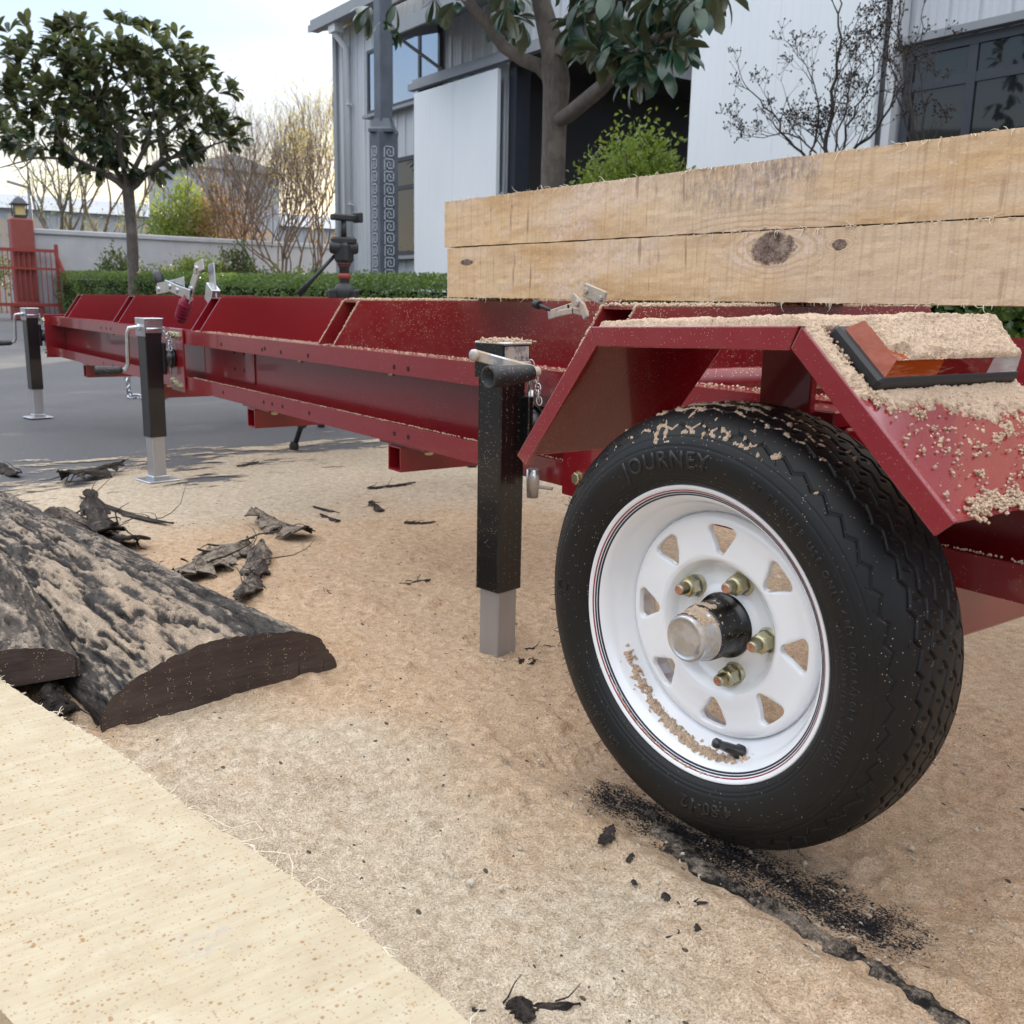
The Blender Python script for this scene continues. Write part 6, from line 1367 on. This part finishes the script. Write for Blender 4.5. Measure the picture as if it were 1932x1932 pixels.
for k in range(nE):
    row = [EE[k].lerp(BB[k], (j/NC)) for j in range(NC+1)]
    top_ = [tuple(Vector((p.x, p.y, PZ+.0008*(float(vn(p.x*70, p.y*70, 3))-.5)))-org) for p in row]
    V += top_+[(row[-1].x-org.x, row[-1].y-org.y, -.048), (row[0].x-org.x, row[0].y-org.y, -.048)]
K_ = NC+3; F_ = [(i*K_+k, (i+1)*K_+k, (i+1)*K_+(k+1) % K_, i*K_+(k+1) % K_) for i in range(nE-1) for k in range(K_)]
mb.add(V, F_, 0, False); mb.f.append(list(range(K_))); mb.m.append(0); mb.sm.append(False); mb.f.append([(nE-1)*K_+k for k in range(K_)]); mb.m.append(0); mb.sm.append(False)
pk = mb.build('plank', M['plank']); pk.location = org; tag(pk, 'pale cream sawn plank with brown flecks in the near corner', 'plank')
random.seed(8); mb = MB()
for k in range(190):
    t_ = random.random()*(nE-2); 
    if k > 90: t_ = random.choice([22, 30, 55, 64, 80, 86, 96, 110, 122, 133])+random.gauss(0, 2.4)
    t_ = min(max(t_, 0), nE-2.01); i = int(t_); p = EE[i].lerp(EE[i+1], t_-i); l_ = random.choice([.004, .006, .008, .012, .016, .022]); tg = (EE[i+1]-EE[i]).normalized(); d = (Vector((random.gauss(.5, .4), random.gauss(.9, .4), random.gauss(-.15, .4)))+tg*random.gauss(0, .9)).normalized(); q = [p]
    for s in range(6): d = (d+Vector((random.gauss(0, .38), random.gauss(0, .38), random.gauss(0, .3)-.08))).normalized(); q.append(q[-1]+d*l_/6)
    mb.tube(q, [.0007, .0006, .0006, .0005, .0004, .0004, .0002], 4, cap=False)
for (i, pts) in ((66, [(430, 1560), (450, 1568), (470, 1585), (490, 1584), (505, 1592)]), (84, [(560, 1640), (600, 1648), (612, 1680), (612, 1700)]), (90, [(640, 1708), (665, 1700), (690, 1712), (700, 1690)])): pass
o = mb.build('torn_fibres', M['fibre'], None, fix=False); o.parent = pk; o.matrix_parent_inverse = Matrix.Translation(-org)
# three long curls of fibre hanging from the plank edge
mb = MB()
for pts, z_ in (([(368, 1531), (395, 1540), (420, 1556), (440, 1563), (462, 1556), (480, 1550), (496, 1568)], .070), ([(425, 1572), (455, 1588), (480, 1584), (500, 1578)], .070), ([(480, 1606), (520, 1608), (545, 1612), (552, 1630), (550, 1668)], .068), ([(575, 1672), (600, 1655), (630, 1668), (618, 1680), (588, 1680)], .055)):
    q = [atZ(x, y, z_-k*.004) for k, (x, y) in enumerate(pts)]; mb.tube([p for p in q], [.0007]*len(q), 5, cap=False)
o = mb.build('torn_fibres', M['fibre'], None, fix=False); o.parent = pk; o.matrix_parent_inverse = Matrix.Translation(-org)

# ================================================================== SLABS, BARK, TRIPOD
def slab(name, label, pa_, pb_, wa, wb, ha, hb, za, zb_, seed, nL=330, nA=120, bark='slab_bark', skew=0., ridge=1.0):
    # half-moon off-cut: arc section swept from the sawn end a to the far end b, with furrowed bark along it
    pa_, pb_ = Vector(pa_), Vector(pb_); ax = (pb_-pa_); L_ = ax.length; ax.normalize(); sd_ = Vector((0, 0, 1)).cross(ax).normalized()
    T_, A_ = np.meshgrid(np.linspace(0, 1, nL), np.linspace(0, math.pi, nA), indexing='ij'); S_ = T_*L_; q = A_*.5*(wa+wb)*.5/.19
    warp = (fbm(S_*4, A_*2.2, 3, seed+20)-.5)*1.6
    f1 = np.abs(fbm(S_*3.2, A_*6.5+warp, 4, seed+8)-.5)*2; f2 = np.abs(fbm(S_*9, A_*17+warp*2, 3, seed+9)-.5)*2; fine = fbm(S_*40, A_*60, 3, seed+4)-.5
    crack = np.clip(1-f1/.13, 0, 1)**1.2; crack2 = np.clip(1-f2/.14, 0, 1); plates = fbm(S_*6, A_*9, 3, seed+2)-.5; big = fbm(S_*2.2+seed, A_*1.6, 3, seed)-.5
    env = np.minimum(1, T_*60+.35)*np.sin(A_)**.35
    W_ = wa+(wb-wa)*T_; H_ = ha+(hb-ha)*T_; Z0 = za+(zb_-za)*T_
    disp = ridge*env*(-.016*crack-.006*crack2+.016*plates+.006*fine)
    rad = 1+.09*big
    u_ = np.cos(A_)*(W_/2*rad+disp*.6); hh = np.maximum(np.sin(A_)**.80*H_*(1+.22*big)+disp*np.sin(A_), 0)
    base = np.array(tuple(sd_))[None, None]*(u_+skew*hh)[..., None]+np.array(tuple(ax))[None, None]*S_[..., None]
    base[..., 2] += Z0+hh; Vv = base.reshape(-1, 3); I = np.arange(nL*nA).reshape(nL, nA); F_ = np.stack([I[:-1, :-1], I[1:, :-1], I[1:, 1:], I[:-1, 1:]], -1).reshape(-1, 4)
    mb = MB(); mb.np(Vv, F_, 0, True); V = Vv.tolist()
    # sawn end: a fan of rings so the end face carries its own relief
    c0 = [sum(V[k][j] for k in (0, nA-1))/2 for j in range(3)]
    ring = [V[k] for k in range(nA)]; mb.add([tuple(k) for k in ring], [tuple(range(nA))], 1); mb.add([tuple(V[(nL-1)*nA+k]) for k in range(nA)], [tuple(range(nA))[::-1]], 1)
    mb.add([tuple(V[0]), tuple(V[nA-1]), tuple(V[-1]), tuple(V[(nL-1)*nA])], [(0, 1, 2, 3)], 1)
    o = mb.build(name, [M[bark], M['log_end']], None, fix=True); o.location = pa_; nv = len(o.data.vertices)
    for nm, arr in (('crev', np.clip(crack+.5*crack2+np.clip(-plates*2.5, 0, .6), 0, 1)), ('drift', np.clip((np.sin(A_*1.0+(.0 if seed == 5 else .3))**3)*np.clip(1.4-A_/1.45, 0, 1)*1.5*np.clip(1.35-T_*1.6, 0, 1), 0, 1))):
        at = o.data.attributes.new(nm, 'FLOAT', 'POINT'); vals = np.zeros(nv, np.float32); vals[:nL*nA] = arr.ravel(); at.data.foreach_set('value', vals)
    tag(o, label, 'log slab', 'bark covered off-cuts'); return o
z0s = .006
slab('log_slab', 'broad half round off-cut with blackened bark under sawdust and a dark sawn end', (-1.40, .482, 0), (-3.02, .34, 0), .385, .24, .110, .080, z0s, .01, 5)
slab('log_slab', 'smaller grey off-cut resting on the edge of the broad one, at the frame edge', (-1.52, .150, .055), (-2.7, .22, .03), .29, .30, .062, .060, .0, .0, 9, bark='slab_bark_grey', ridge=.7, skew=-.1)
# loose roots and bark crumbs in the dark gap between slab and plank
def flake(L_, W_, curl, jag, seed, thick=.0035, n_=40, m_=8, twist=.25, arch=.3):
    g_ = np.random.default_rng(seed); T_ = []; 
    for i in range(n_):
        t_ = i/(n_-1); env = math.sin(min(1, t_*1.05+.02)*math.pi)**.22*(.75+.5*float(vn(t_*16, seed*3.3, seed+7))) if 0 < t_ < 1 else .25
        wj = 1+jag*(float(fbm(t_*14, seed*.7, 3, seed))-.5)*2; w_ = W_*env*wj/2; cx = W_*.5*(float(fbm(t_*3, 5.5, 2, seed+1))-.5)
        for j in range(m_):
            v = (j/(m_-1)*2-1)*w_; z = arch*W_*(1-(v/max(W_/2, 1e-6))**2)*.5+curl*L_*(t_-.5)**2*2+.20*W_*(float(fbm(t_*9, j*1.4, 3, seed+2))-.5); a = twist*(t_-.5); T_.append(((t_-.5)*L_, (v+cx)*math.cos(a)-z*math.sin(a), z*math.cos(a)+(v+cx)*math.sin(a)))
    T_ = np.array(T_); Bt = T_-np.array((0, 0, thick)); V = np.concatenate([T_, Bt]); N_ = len(T_); F_ = []
    for i in range(n_-1):
        for j in range(m_-1): a = i*m_+j; F_ += [(a, a+m_, a+m_+1, a+1), (N_+a, N_+a+1, N_+a+m_+1, N_+a+m_)]
    for i in range(n_-1): F_ += [(i*m_, N_+i*m_, N_+(i+1)*m_, (i+1)*m_), (i*m_+m_-1, (i+1)*m_+m_-1, N_+(i+1)*m_+m_-1, N_+i*m_+m_-1)]
    for j in range(m_-1): F_ += [(j, j+1, N_+j+1, N_+j), ((n_-1)*m_+j, N_+(n_-1)*m_+j, N_+(n_-1)*m_+j+1, (n_-1)*m_+j+1)]
    return V, F_
PIECES = [  # px, py of both ends, width (m), curl, jag, material, label, strands
 ((112, 912), (232, 890), .075, .10, .8, 'bark', 'curled shaggy bark strip lying left of the second jack foot', 8),
 ((2, 882), (36, 900), .05, .1, .8, 'bark', 'small dark bark scrap on the asphalt at the frame edge', 3),
 ((150, 942), (328, 994), .030, .03, .7, 'bark', 'long dark splintered stick of bark lying behind the off-cuts', 7),
 ((118, 985), (262, 1046), .105, .12, .7, 'bark_grey', 'crumpled grey bark sheet leaning at the top of the broad slab', 9),
 ((170, 975), (215, 1050), .07, .20, .9, 'bark', 'dark folded piece of bark on the crumpled grey sheet', 5),
 ((332, 1100), (470, 1035), .11, .06, .8, 'bark_dusty', 'flat sawdust covered bark sheet beyond the broad slab', 8),
 ((500, 1040), (450, 1155), .045, .06, .9, 'bark_grey', 'jagged grey bark strip along the edge of the dusty sheet', 8),
 ((480, 985), (585, 1022), .07, .12, .9, 'bark_dusty', 'pointed bark flake half buried in orange sawdust', 6),
 ((592, 955), (640, 968), .02, .02, .5, 'bark', 'thin dark bark sliver beyond the pointed flake', 3),
 ((604, 972), (642, 985), .022, .05, .5, 'bark', 'small bark sliver just in front of the thin dark sliver', 3),
 ((694, 922), (784, 912), .024, .03, .7, 'bark', 'brown bark stick lying below the open cross tube', 3),
 ((700, 948), (722, 966), .025, .05, .9, 'bark', 'small bark tangle in front of the brown bark stick', 5),
 ((762, 985), (822, 984), .018, .03, .7, 'bark', 'slender bark strip left of the near jack at mid height', 4),
 ((755, 1103), (812, 1095), .022, .04, .8, 'bark', 'dark bark splinter left of the near black jack post', 4),
 ((616, 1112), (668, 1138), .010, .03, .4, 'bark', 'thin curved bark splinter on open sawdust', 2),
 ((704, 1095), (712, 1120), .014, .02, .5, 'bark', 'short upright looking bark chip on open sawdust', 2),
 ((448, 880), (486, 872), .025, .03, .6, 'bark', 'bark scrap on asphalt right of the second jack foot', 3),
 ((545, 918), (560, 912), .010, .01, .5, 'bark', 'tiny dark chip on the pale dust fringe', 0),
 ((990, 1222), (1064, 1216), .016, .01, .6, 'bark', 'dark bark strip between the near jack foot and the tyre', 3),
 ((978, 1248), (1010, 1250), .022, .10, .9, 'bark', 'dark bark clump at the foot of the near jack', 5),
 ((890, 1902), (1096, 1893), .010, .02, .8, 'bark', 'black twig like bark strip lying at the bottom of the picture', 3),
 ((984, 1888), (1000, 1932), .022, .05, .9, 'bark', 'short black bark piece crossing the twig like strip', 3),
 ((1136, 1596), (1156, 1560), .013, .03, .6, 'bark', 'upright black chip on sawdust left below the tyre', 1),
 ((1184, 1622), (1194, 1604), .006, .01, .4, 'bark', 'small black chip below the upright one', 0),
 ((1252, 1682), (1284, 1710), .010, .02, .5, 'bark', 'oblong black chip in front of the buried bark ridge', 0),
 ((1298, 1695), (1336, 1698), .005, .01, .4, 'bark', 'thin dark splinter right of the oblong black chip', 1),
 ((1250, 1762), (1298, 1752), .005, .01, .4, 'bark', 'thin reddish splinter low in front of the bark ridge', 1),
 ((1316, 1738), (1318, 1765), .006, .01, .4, 'bark', 'small upright chip beside the reddish splinter', 0),
 ((1898, 1435), (1932, 1482), .006, .02, .4, 'bark', 'curved dark splinter at the far side beyond the tyre', 1),
 ((390, 1476), (440, 1494), .003, .01, .2, 'bark', 'thin twig near the plank edge', 0),
 ((1195, 1655), (1200, 1665), .006, .01, .3, 'bark', 'round black crumb left of the oblong chip', 0),
 ((846, 1470), (888, 1478), .003, .01, .2, 'bark', 'thin dark twig on open near sawdust', 0),
 ((20, 1345), (95, 1365), .05, .2, .9, 'bark', 'dark bark scrap in the gap between slab and plank', 7),
 ((90, 1330), (140, 1375), .045, .3, .9, 'bark', 'crumbled dark bark lump below the broad slab near the plank', 8),
]
for i, (a, b, W_, curl, jag, mt, lab, strands) in enumerate(PIECES):
    p, q = atZ(*a, .012), atZ(*b, .012)
    for _ in range(2): p = atZ(*a, zg(p.x, p.y)+.003); q = atZ(*b, zg(q.x, q.y)+.003)
    c_ = (p+q)/2; d = q-p; L_ = d.length; V, F_ = flake(L_, W_, curl, jag, 100+i, thick=min(.0035, W_*.09+.0004)); mb = MB(); zoff = -min(V[:, 2])-.003-.0015*(L_ > .05)
    mb.add([tuple(v+np.array((0, 0, zoff))) for v in V], F_, 0, False); random.seed(i)
    for s in range(strands):
        x0 = random.uniform(-.5, .35)*L_; l_ = L_*random.uniform(.15, .4); pz = zoff+W_*random.uniform(.1, .3); yy = random.uniform(-.5, .5)*W_; qs = [Vector((x0, yy, pz))]; dd_ = Vector((1, random.gauss(0, .5), random.gauss(.15, .3))).normalized()*random.choice([1, 1, -1])
        for t_ in range(5): dd_ = (dd_+Vector((random.gauss(0, .2), random.gauss(0, .3), random.gauss(-.03, .25)))).normalized(); nq = qs[-1]+dd_*l_/5; nq.z = max(nq.z, .001); qs.append(nq)
        r_ = min(.0028, .0007+W_*.02); mb.tube(qs, [r_, r_, r_*.9, r_*.7, r_*.5, r_*.25], 5, cap=False)
    o = mb.build('bark_piece', M[mt]); sl = math.atan2(q.z-p.z, math.hypot(d.x, d.y)); o.location = (c_.x, c_.y, zg(c_.x, c_.y)); o.rotation_euler = (0, -sl, math.atan2(d.y, d.x)); tag(o, lab, 'bark', 'scraps of bark on the ground')
# half-buried bark ridge running out from under the tyre
rp_ = [atZ(x, y, .012) for x, y in [(1225, 1520), (1262, 1575), (1330, 1645), (1400, 1690), (1470, 1728), (1560, 1782), (1640, 1832), (1720, 1885), (1800, 1945), (1900, 2010)]]
V = []; n_ = 200; m_ = 12; mb = MB()
for i in range(n_):
    t_ = i/(n_-1)*(len(rp_)-1); k = min(int(t_), len(rp_)-2); c_ = rp_[k].lerp(rp_[k+1], t_-k); tg = (rp_[k+1]-rp_[k]).normalized(); sd_ = Vector((0, 0, 1)).cross(tg); u_ = i/(n_-1); w_ = .015*(1+1.8*(float(fbm(u_*26, 1.5, 4, 4))-.5))*min(1, u_*8+.3); hh = .008*(.25+1.4*float(fbm(u_*20, 8.5, 4, 6)))*min(1, u_*6+.3)
    for j in range(m_): a = math.pi*j/(m_-1); V.append(tuple(Vector((c_.x, c_.y, zg(c_.x, c_.y)-.003))+sd_*math.cos(a)*w_+Vector((0, 0, math.sin(a)*hh*(1+.8*(float(vn(u_*120, j*1.3, 5))-.5))))-rp_[0]))
mb.add(V, [(i*m_+j, (i+1)*m_+j, (i+1)*m_+j+1, i*m_+j+1) for i in range(n_-1) for j in range(m_-1)], 0, True)
o = mb.build('bark_ridge', M['bark_half']); o.location = rp_[0]; tag(o, 'long half buried strip of black bark running from under the tyre to the picture bottom', 'bark')

# ---------------------------------------------------------------- tripod
tx, ty = -3.62, 1.78
tp_ = empty('camera_tripod', (tx, ty, 0), 'black and red video tripod with a phone clamp standing inside the trailer frame', 'tripod')
mb = MB(); top_z = CH+.03
feet = [atZ(555, 850, 0)-Vector((tx, ty, 0)), atZ(606, 806, 0)-Vector((tx, ty, 0)), Vector((.55, .25, 0))]
for f_ in feet:
    mb = MB(); hip = Vector((f_.x*.10, f_.y*.10, top_z-.05)); mid = hip.lerp(f_, .62); foot = Vector((f_.x, f_.y, .012)); mb.tube([hip, mid], [.016, .015], 10); mb.tube([mid-(foot-hip).normalized()*.02, foot], [.012, .011], 10); mb.bar(mid-(foot-hip).normalized()*.045, mid+(foot-hip).normalized()*.045, .040, .034, bev=.004); m2 = hip.lerp(f_, .78); mb.bar(m2-(foot-hip).normalized()*.035, m2+(foot-hip).normalized()*.035, .038, .030, bev=.004); mb.lathe([(0, .018), (.02, .020), (.035, .014)], 12, (f_.x, f_.y, .001)); mb.build('leg', M['plastic'], tp_)
mb = MB(); mb.lathe([(-.07, .022), (-.03, .040), (.0, .044), (.02, .036), (.03, .019), (.10, .018)], 24, (0, 0, top_z)); 
for a in (0, 2.1, 4.2): mb.box((.045*math.cos(a+.4), .045*math.sin(a+.4), top_z-.012), (.045, .030, .038), rz=a+.4, bev=.006)
mb.build('spider', M['plastic'], tp_)
def zpx(y): return atY(635, y, ty).z
mb = MB(); mb.lathe([(0, .018), (.005, .025), (.018, .025), (.022, .020)], 24, (0, 0, zpx(527))); mb.lathe([(0, .024), (.010, .027), (.022, .026)], 24, (0, 0, zpx(503))); mb.build('red_collar', M['gate'], tp_)
mb = MB(); mb.lathe([(-.02, .019), (.05, .020), (.06, .026), (.09, .030)], 24, (0, 0, zpx(530))); mb.build('centre_column', M['plastic'], tp_)
mb = MB(); mb.box((0, 0, zpx(478)), (.066, .060, .080), rz=.5, bev=.012); mb.box((0, 0, zpx(456)), (.10, .045, .030), rz=1.1, bev=.008); mb.lathe([(-.055, .019), (-.048, .025), (.048, .025), (.055, .019)], 20, (0, 0, zpx(468)), (.35, .94, 0)); mb.tube([(0, 0, zpx(450)), (0, 0, zpx(418))], [.012, .010], 10); mb.build('fluid_head', M['plastic'], tp_)
mb = MB(); mb.box((0, 0, zpx(412)), (.035, .105, .024), rz=.1, bev=.005); mb.box((.01, .058, zpx(411)), (.045, .016, .038), rz=.3, bev=.003); mb.build('phone_clamp', M['plastic'], tp_)
a_, b_ = Vector((0, 0, zpx(482)))+(atY(622, 480, ty)-Vector((tx, ty, 0))-Vector((0, 0, zpx(482)))), atY(563, 556, ty-.15)-Vector((tx, ty, 0)); a_ = Vector((-.02, -.02, zpx(478)))
mb = MB(); mb.tube([a_, a_.lerp(b_, .6), b_], [.007, .008, .013], 10); mb.build('pan_handle', M['plastic'], tp_)
print('done')
# small clods of pressed sawdust lying on the sheet
g_ = np.random.default_rng(4242); mb = MB(); IC = [(0, 0, 1), (.89, 0, .45), (.28, .85, .45), (-.72, .53, .45), (-.72, -.53, .45), (.28, -.85, .45), (.72, .53, -.45), (-.28, .85, -.45), (-.89, 0, -.45), (-.28, -.85, -.45), (.72, -.53, -.45), (0, 0, -1)]
IF = [(0, 1, 2), (0, 2, 3), (0, 3, 4), (0, 4, 5), (0, 5, 1), (1, 6, 2), (2, 7, 3), (3, 8, 4), (4, 9, 5), (5, 10, 1), (6, 7, 2), (7, 8, 3), (8, 9, 4), (9, 10, 5), (10, 6, 1), (11, 7, 6), (11, 8, 7), (11, 9, 8), (11, 10, 9), (11, 6, 10)]
for k in range(2600):
    x = -g_.uniform(.25, 2.6); y = g_.uniform(.25, 1.35) if g_.random() < .8 else g_.uniform(.2, 2.6)
    if float(fbm(x*3.2, y*3.2, 3, 51)) < .47: continue
    s_ = g_.choice([.0010, .0015, .0022, .0034, .005], p=[.45, .33, .16, .05, .01])*g_.uniform(.8, 1.3); sq_ = g_.uniform(.45, .8); z = zg(x, y)
    mb.add([(x+p[0]*s_*g_.uniform(.65, 1.25), y+p[1]*s_*g_.uniform(.65, 1.25), z+.001+p[2]*s_*sq_) for p in IC], IF, 0, True)
o = mb.build('sawdust_clods', M['dust_pale'], fix=False); tag(o, 'pale clods and crumbs of pressed sawdust strewn over the ground', kind='stuff')
# curled shavings and splinters of wood and bark caught in the sheet
for nm, n_, mat_, lab, col_seed in (('shavings', 1100, M['dust_pale'], 'fine pale shavings and splinters strewn over the sawdust', 5), ('bark_crumbs', 420, M['bark'], 'tiny dark crumbs of bark strewn over the sawdust', 9)):
    g_ = np.random.default_rng(col_seed); mb = MB()
    for k in range(n_):
        x = -g_.uniform(.28, 3.0); y = g_.uniform(.25, 1.4) if g_.random() < .75 else g_.uniform(.2, 2.6)
        if float(fbm(x*2.4, y*2.4, 3, 91+col_seed)) < .45: continue
        z = zg(x, y)+.004; a_ = g_.uniform(0, 6.28); l_ = g_.uniform(.003, .009)*(1 if nm == 'shavings' else .6); w_ = g_.uniform(.0004, .0010)*(1 if nm == 'shavings' else 1.5); cv = g_.normal()*.5; V = []
        for i in range(5):
            t_ = i/4-.5; aa = a_+cv*t_; px_, py_ = x+math.cos(aa)*t_*l_, y+math.sin(aa)*t_*l_; zz_ = z+.0012*math.cos(t_*3)*g_.uniform(.2, 1.2); nx_, ny_ = -math.sin(aa)*w_, math.cos(aa)*w_
            V += [(px_-nx_, py_-ny_, zz_-.0008), (px_, py_, zz_+.0006), (px_+nx_, py_+ny_, zz_-.0008)]
        mb.add(V, [(3*i+j, 3*i+3+j, 3*i+4+j, 3*i+1+j) for i in range(4) for j in range(2)], 0, False)
    o = mb.build(nm, mat_, fix=False); tag(o, lab, kind='stuff')
